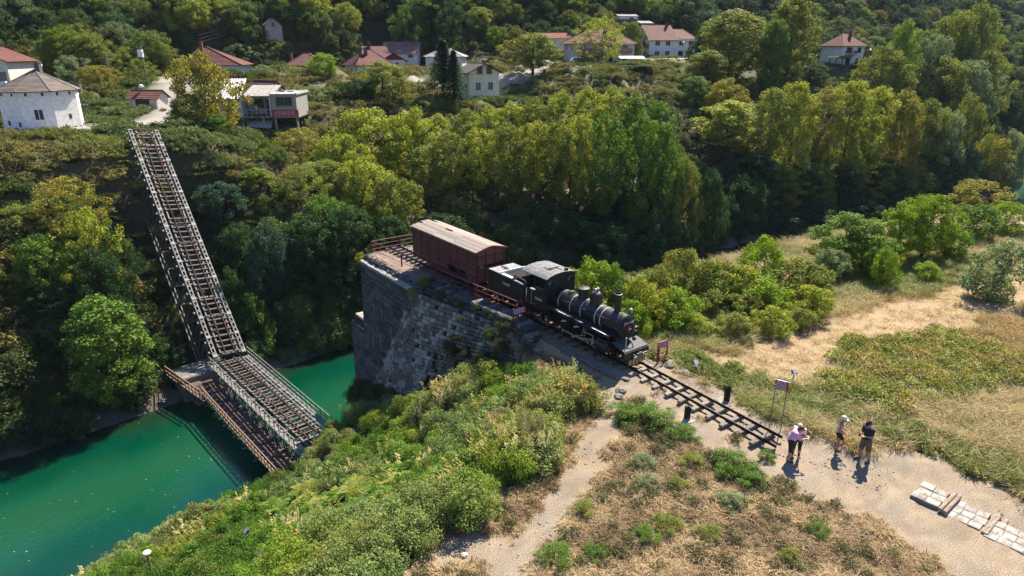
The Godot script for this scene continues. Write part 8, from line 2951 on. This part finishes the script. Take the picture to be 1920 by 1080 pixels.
func build_shrubs() -> void:
	var rank := ["first", "second", "third", "fourth", "fifth", "sixth", "seventh", "eighth", "ninth", "tenth", "eleventh", "twelfth", "thirteenth", "fourteenth", "fifteenth", "sixteenth", "seventeenth", "eighteenth", "nineteenth", "twentieth", "twenty-first", "twenty-second", "twenty-third", "twenty-fourth", "twenty-fifth", "twenty-sixth", "twenty-seventh", "twenty-eighth", "twenty-ninth", "thirtieth", "thirty-first", "thirty-second"]
	var i := 0
	i = 0
	for t in [
			["shrub", "bright", 4.77, 37.8, 3.62, 3.43],
			["shrub", "green", 6.29, 36.8, 3.55, 3.00],
			["shrub", "bright", 6.88, 34.3, 2.32, 2.34],
			["shrub", "yellow", 7.46, 35.8, 3.16, 3.11],
			["shrub", "yellow", 8.73, 36.1, 1.79, 3.17],
			["shrub", "olive", 9.36, 39.1, 2.79, 3.18],
			["thicket", "bright", 9.06, 35.1, 0.45, 2.78],
			["shrub", "bright", 9.54, 36.1, 2.29, 3.15],
			["shrub", "yellow", 9.71, 34.8, 0.31, 2.76],
			["shrub", "olive", 11.36, 40.6, 3.39, 3.66],
			["shrub", "olive", 10.44, 35.9, 1.05, 3.70],
			["shrub", "yellow", 10.57, 34.9, 1.27, 3.78],
			["thicket", "yellow", 11.22, 34.8, -0.34, 3.12],
			["shrub", "olive", 12.48, 38.1, 1.56, 4.25],
			["shrub", "olive", 13.06, 40.1, 2.82, 3.64],
			["shrub", "olive", 12.78, 36.1, 0.43, 3.74],
			["shrub", "olive", 12.94, 34.7, 1.41, 3.92],
			["shrub", "yellow", 14.80, 40.1, 2.54, 3.65],
			["shrub", "olive", 14.50, 37.6, 1.50, 4.20],
			["shrub", "yellow", 14.53, 35.9, 0.54, 4.07],
			["shrub", "bright", 17.01, 42.1, 3.86, 3.37],
			["shrub", "bright", 15.94, 38.6, 2.26, 3.72],
			["shrub", "yellow", 15.12, 35.1, 1.52, 3.79],
			["shrub", "yellow", 16.44, 37.1, 1.13, 3.99],
			["shrub", "yellow", 16.43, 35.9, 0.47, 2.83],
			["shrub", "olive", 18.33, 40.6, 2.74, 4.07],
			["shrub", "olive", 17.08, 35.8, 1.24, 3.16],
			["shrub", "yellow", 18.54, 37.6, 1.91, 3.46],
			["shrub", "olive", 19.86, 40.6, 2.30, 3.11],
		]:
		plant("field_shrub", "shrub at the plateau's far edge, %s from the left beyond engine and field" % rank[i], "shrub", "shrubs along the field's far edge", t[0], t[1], t[2], t[3], t[4], t[5], i)
		i += 1
	i = 0
	for t in [
			["shrub", "pale", 22.69, 44.5, 2.29, 2.70],
			["round", "green", 25.12, 47.2, 4.07, 5.83],
			["shrub", "green", 25.36, 45.4, 3.14, 3.36],
			["shrub", "bright", 25.78, 43.2, 2.69, 2.33],
			["round", "bright", 29.88, 49.0, 4.46, 3.79],
			["shrub", "bright", 29.80, 44.5, 1.34, 2.30],
			["round", "bright", 32.29, 49.4, 5.23, 4.47],
			["shrub", "green", 34.67, 49.8, 2.69, 2.98],
			["shrub", "green", 40.17, 55.2, 3.05, 4.27],
			["airy", "amber", 46.14, 64.1, 3.52, 5.47],
			["shrub", "pale", 31.86, 40.9, 3.82, 4.37],
			["shrub", "bright", 44.23, 57.0, 2.88, 3.88],
		]:
		plant("edge_tree", "bright bush or small tree, %s from the left at the field's far right end" % rank[i], "shrub", "bushes and small trees at the field's right end", t[0], t[1], t[2], t[3], t[4], t[5], i)
		i += 1
	i = 0
	for t in [
			["thicket", "green", 1.38, 17.0, 0.23, 1.21],
			["thicket", "olive", 2.57, 19.4, 0.44, 0.95],
			["thicket", "green", 2.78, 17.2, 0.26, 0.87],
			["thicket", "green", 5.01, 25.6, 0.06, 1.67],
			["thicket", "pale", 5.20, 22.2, 0.29, 1.06],
			["thicket", "green", 4.51, 18.0, 0.22, 1.08],
			["thicket", "pale", 5.16, 20.9, 0.24, 0.91],
			["thicket", "green", 6.22, 25.2, 0.38, 2.23],
			["thicket", "olive", 5.32, 18.4, 0.22, 1.10],
			["thicket", "olive", 6.25, 20.8, 0.19, 0.91],
			["thicket", "green", 7.38, 24.2, 0.38, 1.36],
			["thicket", "olive", 7.21, 22.2, 0.29, 1.17],
			["thicket", "olive", 6.67, 18.0, 0.22, 0.90],
			["thicket", "pale", 7.91, 19.7, 0.32, 1.16],
			["thicket", "green", 8.67, 21.8, 0.37, 1.78],
			["thicket", "green", 9.09, 20.9, 0.36, 1.21],
			["thicket", "green", 10.33, 22.6, 0.27, 0.75],
			["thicket", "olive", 8.98, 17.0, 0.23, 0.86],
			["thicket", "green", 10.45, 18.2, 0.28, 0.82],
		]:
		plant("green_tussock", "low green tussock, %s from the left on the dry grass below the track" % rank[i], "plant", "green tussocks in the triangle of dry grass", t[0], t[1], t[2], t[3], land(t[2], t[3]) + t[5] * 0.42, t[5], i)
		i += 1
	i = 0
	for t in [
			["feather", "green", -11.73, 28.8, -5.73, 2.65],
			["feather", "olive", -10.12, 28.4, -4.69, 2.73],
			["feather", "green", -7.57, 25.6, -3.36, 1.74],
			["feather", "green", -6.17, 22.0, -3.19, 1.54],
			["feather", "green", -5.83, 22.8, -2.36, 2.13],
			["feather", "olive", -5.48, 23.6, -1.61, 2.85],
			["feather", "green", -5.10, 25.5, -1.69, 1.70],
		]:
		plant("feathery_plant", "feathery pale green sapling, %s from the left in the thicket below the pier" % rank[i], "plant", "feathery saplings on the near slope", t[0], t[1], t[2], t[3], land(t[2], t[3]) + 1.9, t[5], i)
		i += 1
	for t in [["parapet_bush", "small green bush growing on the parapet behind the pier corner", "thicket", "green", T(17.9, 2.6), 0.75, 1.0, 0.05], ["ledge_tuft", "yellowish tuft on the pier's outer top corner", "thicket", "yellow", T(27.5, 3.0), 0.30, 0.8, -0.45], ["dry_tuft", "dry pale tuft where ashlar pier meets rubble wall", "thicket", "amber", T(18.0, 3.4), 0.15, 0.7, -0.6], ["dry_plume", "tall reddish dry plume standing above the thicket by the rubble wall", "shrub", "amber", P(-1.9, 35.2), 2.7, 1.2, null]]:
		var q: Vector3 = t[4]
		var y: float = land(q.x, -q.z) if t[7] == null else t[7]
		plant(t[0], t[1], "plant", "", t[2], t[3], q.x, -q.z, maxf(t[5], y + 0.5) if t[7] != null else y + t[5], t[6], 1, y)


func build_trees() -> void:
	var rank := ["first", "second", "third", "fourth", "fifth", "sixth", "seventh", "eighth", "ninth", "tenth", "eleventh", "twelfth", "thirteenth", "fourteenth", "fifteenth", "sixteenth", "seventeenth", "eighteenth", "nineteenth", "twentieth", "twenty-first", "twenty-second", "twenty-third", "twenty-fourth", "twenty-fifth", "twenty-sixth", "twenty-seventh", "twenty-eighth"]
	var i := 0
	for t in [
			["tall", "yellow", -11.5, 104.0, 6.1, 7.8],
			["column", "olive", -10.4, 98.0, -2.1, 6.4],
			["tall", "olive", -8.9, 95.0, 4.8, 6.0],
			["tall", "olive", -7.6, 105.0, 6.7, 7.4],
			["column", "green", -6.0, 99.0, -0.2, 6.4],
			["tall", "yellow", -4.6, 96.0, 5.0, 6.1],
			["tall", "yellow", -3.7, 104.0, 7.3, 7.4],
			["column", "olive", -2.0, 100.0, 0.6, 6.4],
			["tall", "olive", -0.8, 95.0, 5.7, 6.4],
			["tall", "yellow", 0.0, 106.0, 7.8, 7.5],
			["column", "olive", 1.6, 99.0, 1.1, 6.4],
			["tall", "yellow", 3.0, 96.0, 6.0, 6.5],
			["tall", "olive", 4.0, 105.0, 8.4, 7.8],
			["column", "green", 5.2, 100.0, 1.2, 6.4],
			["tall", "olive", 6.4, 95.0, 6.2, 6.0],
			["tall", "yellow", 7.9, 106.0, 9.4, 7.9],
			["column", "olive", 8.7, 99.0, 1.7, 6.4],
			["tall", "yellow", 10.0, 96.0, 6.9, 6.4],
			["tall", "yellow", 11.4, 105.0, 10.0, 7.8],
			["column", "green", 12.7, 100.0, 2.0, 6.4],
			["tall", "green", 13.9, 95.0, 7.0, 6.7],
			["tall", "yellow", 15.5, 106.0, 10.0, 7.8],
			["column", "green", 17.2, 100.0, 2.4, 6.4],
			["tall", "green", 19.3, 105.0, 9.2, 7.8],
			["tall", "green", 18.6, 96.0, 7.1, 6.8],
			["tall", "green", 23.1, 106.0, 8.1, 6.6],
			["column", "green", 22.1, 97.0, 5.8, 5.8],
		]:
		plant("riverside_tree", "tall thin riverside tree, %s from the left in the row behind the train" % rank[i], "tree", "trees along the river behind the train", t[0], t[1], t[2], t[3], t[4], t[5], i)
		i += 1
	i = 0
	for t in [
			["round", "bright", -30.9, 79.0, 2.2, 4.5],
			["airy", "amber", -32.8, 90.0, 3.9, 6.1],
			["airy", "olive", -26.2, 80.0, 2.3, 6.2],
			["airy", "amber", -29.9, 94.0, 5.2, 9.0],
			["round", "green", -22.5, 76.0, -0.7, 6.9],
			["round", "olive", -24.7, 86.0, 2.0, 7.6],
			["round", "yellow", -23.5, 92.0, 4.7, 9.2],
			["round", "yellow", -19.0, 84.0, 2.4, 9.2],
			["round", "yellow", -21.2, 100.0, 7.3, 12.6],
			["round", "olive", -14.8, 81.0, 0.9, 7.3],
			["round", "yellow", -14.7, 99.0, 7.0, 10.9],
			["tall", "olive", -11.9, 93.0, 3.2, 7.1],
		]:
		plant("broad_tree", "broad yellow-green tree, %s from the left between fallen bridge and boxcar" % rank[i], "tree", "broad trees between the bridge and the train", t[0], t[1], t[2], t[3], t[4], t[5], i)
		i += 1
	i = 0
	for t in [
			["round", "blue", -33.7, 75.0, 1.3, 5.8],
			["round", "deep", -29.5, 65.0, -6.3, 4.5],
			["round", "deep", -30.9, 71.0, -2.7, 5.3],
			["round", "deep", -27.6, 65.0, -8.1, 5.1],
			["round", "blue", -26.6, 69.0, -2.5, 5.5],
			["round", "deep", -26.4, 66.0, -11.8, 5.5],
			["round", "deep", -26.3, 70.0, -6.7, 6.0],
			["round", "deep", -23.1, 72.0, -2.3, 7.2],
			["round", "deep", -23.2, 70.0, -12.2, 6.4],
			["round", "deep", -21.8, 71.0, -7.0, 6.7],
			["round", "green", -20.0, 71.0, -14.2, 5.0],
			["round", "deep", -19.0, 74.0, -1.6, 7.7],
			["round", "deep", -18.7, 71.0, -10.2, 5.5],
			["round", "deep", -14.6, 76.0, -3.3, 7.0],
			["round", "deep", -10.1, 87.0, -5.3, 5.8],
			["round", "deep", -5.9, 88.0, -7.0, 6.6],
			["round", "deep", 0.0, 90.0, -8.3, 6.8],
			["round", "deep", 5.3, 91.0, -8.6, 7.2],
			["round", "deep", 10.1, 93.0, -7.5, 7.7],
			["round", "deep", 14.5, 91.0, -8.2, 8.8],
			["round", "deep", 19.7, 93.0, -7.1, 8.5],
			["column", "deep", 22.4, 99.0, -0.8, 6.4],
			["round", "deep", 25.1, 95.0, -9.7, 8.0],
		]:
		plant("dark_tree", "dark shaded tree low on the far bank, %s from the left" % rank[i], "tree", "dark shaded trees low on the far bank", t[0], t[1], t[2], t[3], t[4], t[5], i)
		i += 1
	i = 0
	for t in [
			["round", "olive", 35.5, 116.5, -5.1, 7.6],
			["column", "yellow", 39.9, 124.0, 6.7, 12.6],
			["tall", "olive", 45.8, 118.9, 9.3, 7.9],
			["column", "olive", 48.5, 117.3, -3.8, 8.1],
			["column", "yellow", 51.1, 121.9, 10.3, 8.5],
			["column", "olive", 55.9, 121.3, -4.2, 8.9],
			["tall", "amber", 57.7, 125.2, 9.1, 8.8],
			["tall", "olive", 63.8, 125.2, -4.4, 9.1],
			["column", "yellow", 64.4, 128.8, 10.2, 10.0],
			["tall", "yellow", 72.0, 129.1, -4.9, 9.4],
			["tall", "yellow", 71.4, 132.1, 9.1, 9.3],
			["column", "amber", 78.4, 135.3, 7.7, 9.0],
			["column", "olive", 81.2, 133.2, -6.6, 9.7],
			["column", "olive", 85.4, 138.3, 5.7, 8.8],
			["round", "pale", 90.4, 140.3, 3.9, 10.0],
			["round", "blue", 94.6, 140.8, -2.7, 10.2],
			["round", "olive", 97.1, 143.7, 5.3, 10.2],
			["round", "amber", 104.8, 145.5, -2.1, 9.9],
			["round", "pale", 107.4, 145.8, -7.4, 9.5],
			["round", "pale", 112.3, 149.2, -2.0, 9.0],
		]:
		plant("gorge_tree", "tall tree on the far gorge rim, %s from the left beyond the field" % rank[i], "tree", "trees along the right-hand gorge", t[0], t[1], t[2], t[3], t[4], t[5], i)
		i += 1
	i = 0
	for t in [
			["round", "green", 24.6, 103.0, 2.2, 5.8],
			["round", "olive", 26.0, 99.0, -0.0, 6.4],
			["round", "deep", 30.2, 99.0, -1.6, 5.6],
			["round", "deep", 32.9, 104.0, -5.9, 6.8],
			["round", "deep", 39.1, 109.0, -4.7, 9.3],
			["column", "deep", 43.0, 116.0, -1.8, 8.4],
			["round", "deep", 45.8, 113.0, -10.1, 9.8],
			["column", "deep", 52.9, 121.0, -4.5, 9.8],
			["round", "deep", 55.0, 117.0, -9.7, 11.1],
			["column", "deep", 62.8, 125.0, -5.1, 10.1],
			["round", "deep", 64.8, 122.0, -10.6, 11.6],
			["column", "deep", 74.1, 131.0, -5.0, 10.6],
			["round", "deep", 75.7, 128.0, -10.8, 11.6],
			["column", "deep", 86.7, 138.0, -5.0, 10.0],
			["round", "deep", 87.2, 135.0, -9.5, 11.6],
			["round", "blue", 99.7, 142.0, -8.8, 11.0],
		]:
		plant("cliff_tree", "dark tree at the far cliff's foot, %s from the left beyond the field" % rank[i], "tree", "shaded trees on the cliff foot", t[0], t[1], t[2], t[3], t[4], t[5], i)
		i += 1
	i = 0
	for t in [
			["round", "deep", -27.2, 120.0, 10.6, 7.4],
			["round", "olive", -23.4, 124.0, 13.3, 12.9],
			["round", "olive", 4.5, 150.0, 18.8, 14.2],
			["round", "deep", 12.2, 150.0, 9.1, 7.0],
			["airy", "yellow", 22.3, 172.0, 22.7, 12.3],
			["round", "olive", 22.0, 150.0, 11.3, 8.7],
			["column", "deep", 27.8, 150.0, 11.7, 6.9],
			["airy", "olive", 30.5, 140.0, 8.5, 7.6],
			["column", "green", 37.7, 140.0, 10.5, 6.5],
			["column", "olive", 42.4, 150.0, 15.3, 9.7],
			["round", "amber", 42.7, 136.0, 9.9, 9.0],
			["column", "olive", 51.0, 162.0, 23.9, 15.8],
			["column", "green", 59.9, 160.0, 22.1, 7.2],
			["column", "olive", 66.1, 166.0, 27.2, 12.4],
			["round", "deep", 74.6, 170.0, 12.2, 7.8],
			["round", "green", 73.9, 158.0, 6.6, 9.9],
			["round", "olive", 88.8, 166.0, 15.6, 13.9],
			["column", "bright", 97.7, 174.0, 22.1, 7.9],
			["round", "pale", 107.3, 178.0, 19.4, 11.5],
			["round", "olive", 107.0, 170.0, 13.2, 14.4],
			["round", "olive", 117.2, 186.0, 24.8, 15.3],
			["round", "pale", 114.9, 172.0, 13.2, 13.2],
			["round", "olive", 125.4, 190.0, 26.3, 13.5],
			["round", "olive", 122.8, 180.0, 15.2, 13.1],
		]:
		plant("village_tree", "tree among the village houses, %s from the left above the riverside row" % rank[i], "tree", "trees among the village houses", t[0], t[1], t[2], t[3], t[4], t[5], i)
		i += 1
	i = 0
	for t in [
			["airy", "olive", -81.9, 126.0, 17.2, 6.7],
			["airy", "pale", -76.3, 120.0, 14.5, 6.4],
			["round", "olive", -76.2, 126.0, 18.3, 7.6],
			["round", "amber", -67.3, 112.0, 13.2, 8.2],
			["airy", "olive", -72.6, 126.0, 14.9, 5.3],
			["airy", "olive", -71.7, 130.0, 16.0, 6.0],
			["airy", "olive", -65.8, 122.0, 13.9, 5.2],
			["airy", "olive", -68.2, 136.0, 16.3, 6.7],
			["airy", "olive", -72.2, 152.0, 19.6, 7.5],
			["round", "olive", -41.5, 86.0, 9.4, 5.4],
			["round", "amber", -40.6, 90.0, 14.8, 9.7],
			["round", "green", -38.0, 86.0, 7.8, 5.4],
			["round", "bright", -66.5, 164.0, 23.1, 8.0],
			["airy", "pale", -59.6, 152.0, 16.7, 7.5],
			["airy", "green", -62.5, 164.0, 21.4, 8.0],
			["airy", "pale", -47.6, 132.0, 12.8, 7.6],
			["airy", "olive", -53.5, 158.0, 17.6, 7.2],
			["airy", "pale", -37.5, 116.0, 9.2, 7.2],
			["airy", "pale", -34.4, 118.0, 9.8, 7.8],
			["round", "bright", -37.3, 136.0, 14.8, 6.5],
			["airy", "pale", -30.4, 114.0, 7.4, 7.6],
			["airy", "olive", -29.9, 122.0, 9.1, 6.7],
		]:
		plant("garden_tree", "garden tree, %s from the left around the white blockhouse and the bar" % rank[i], "tree", "trees in the gardens by the white blockhouse and bar", t[0], t[1], t[2], t[3], t[4], t[5], i)
		i += 1
	i = 0
	for t in [
			["round", "olive", -100.9, 142.0, 23.8, 10.1],
			["round", "deep", -100.8, 150.0, 25.1, 13.4],
			["round", "deep", -96.7, 152.0, 26.7, 12.4],
			["round", "blue", -87.2, 152.0, 26.1, 13.0],
			["round", "green", -84.7, 160.0, 25.9, 9.5],
			["airy", "olive", -80.1, 170.0, 25.4, 10.2],
			["round", "deep", -74.9, 175.0, 28.1, 11.7],
			["round", "deep", -67.6, 178.0, 28.1, 10.6],
			["round", "deep", -58.9, 172.0, 27.9, 11.5],
			["round", "yellow", -50.4, 170.0, 29.1, 17.7],
			["airy", "pale", -43.8, 172.0, 22.6, 11.0],
			["airy", "olive", -39.7, 175.0, 20.2, 9.3],
			["airy", "olive", -35.9, 185.0, 27.6, 11.0],
			["round", "green", -26.3, 180.0, 25.4, 10.8],
			["round", "green", -22.0, 185.0, 29.1, 15.1],
			["airy", "green", -13.3, 175.0, 17.1, 9.3],
			["airy", "olive", -10.2, 195.0, 25.5, 13.2],
			["airy", "olive", -4.9, 185.0, 19.6, 11.9],
			["round", "deep", 3.8, 205.0, 27.2, 10.7],
			["airy", "pale", 10.8, 205.0, 23.9, 8.5],
			["round", "bright", 15.9, 210.0, 32.0, 13.2],
			["round", "deep", 26.2, 220.0, 30.6, 11.5],
			["round", "olive", 36.8, 225.0, 31.7, 10.0],
			["airy", "green", 46.8, 225.0, 32.9, 14.2],
			["round", "deep", 56.9, 225.0, 32.0, 16.7],
			["round", "blue", 60.8, 218.0, 26.4, 15.5],
		]:
		plant("hillside_tree", "hillside tree above the village roofs, %s from the left" % rank[i], "tree", "trees on the hillside above the village", t[0], t[1], t[2], t[3], t[4], t[5], i)
		i += 1
	i = 0
	for t in [
			["shrub", "green", -42.5, 48.0, -13.8, 3.1],
			["airy", "amber", -45.4, 57.0, -1.6, 3.9],
			["airy", "olive", -47.0, 61.0, 1.7, 5.0],
			["round", "deep", -44.2, 52.0, -12.4, 4.3],
			["round", "deep", -44.8, 56.0, -5.8, 4.4],
			["airy", "olive", -49.3, 67.0, 4.8, 6.0],
			["round", "deep", -43.9, 54.0, -10.5, 5.3],
			["round", "green", -43.9, 58.0, -0.6, 5.4],
			["airy", "blue", -45.1, 58.0, -8.2, 3.8],
			["shrub", "pale", -40.9, 51.0, -15.0, 3.8],
			["round", "deep", -42.0, 57.0, -4.6, 4.9],
			["airy", "amber", -43.6, 63.0, 3.9, 6.2],
			["airy", "yellow", -40.7, 61.0, 1.2, 5.8],
			["round", "deep", -38.8, 53.5, -13.0, 4.6],
			["round", "deep", -38.7, 58.0, -1.9, 4.9],
			["column", "green", -36.2, 53.2, -4.7, 6.9],
			["round", "bright", -46.7, 76.0, 6.2, 6.7],
			["airy", "deep", -38.6, 61.0, -0.6, 4.1],
			["round", "deep", -37.6, 58.0, -6.6, 4.5],
			["round", "deep", -36.9, 54.5, -12.9, 4.5],
			["round", "deep", -36.5, 57.0, -8.9, 4.0],
			["round", "deep", -35.2, 56.0, -12.9, 4.8],
			["round", "deep", -34.4, 58.5, -11.2, 4.4],
			["shrub", "deep", -33.9, 57.0, -15.1, 3.1],
		]:
		plant("bank_tree", "small tree on the steep bank left of the fallen bridge, %s from the left" % rank[i], "tree", "small trees on the slope left of the bridge", t[0], t[1], t[2], t[3], t[4], t[5], i)
		i += 1
	i = 0
	for t in [
			["round", "deep", -38.8, 80.0, 4.9, 3.8],
			["airy", "olive", -38.7, 85.0, 5.2, 5.4],
			["airy", "deep", -35.2, 78.0, 3.9, 3.8],
			["airy", "amber", -34.7, 83.0, 3.5, 5.3],
			["shrub", "green", -27.3, 64.0, -8.9, 3.9],
			["shrub", "deep", -27.1, 62.0, -12.8, 4.4],
			["shrub", "deep", -25.7, 66.0, -15.3, 4.7],
			["airy", "amber", -28.2, 80.0, -0.3, 3.9],
			["shrub", "deep", -22.6, 70.0, -17.9, 5.0],
			["airy", "amber", -20.3, 76.0, -4.0, 3.8],
		]:
		plant("bank_shrub", "shrub on the far bank right of the fallen bridge, %s from the left" % rank[i], "shrub", "shrubs on the slope right of the bridge", t[0], t[1], t[2], t[3], t[4], t[5], i)
		i += 1
	for t in [["taller", -12.9, 130.0, 17.6, 5.6], ["shorter", -10.7, 127.0, 15.6, 4.3]]:
		plant("conifer_tree", "%s of the two dark conifers beside the yellow house" % t[0], "conifer", "dark conifers by the yellow house", "conifer", "deep", t[1], t[2], t[3], t[4], 0 if t[0] == "taller" else 1)
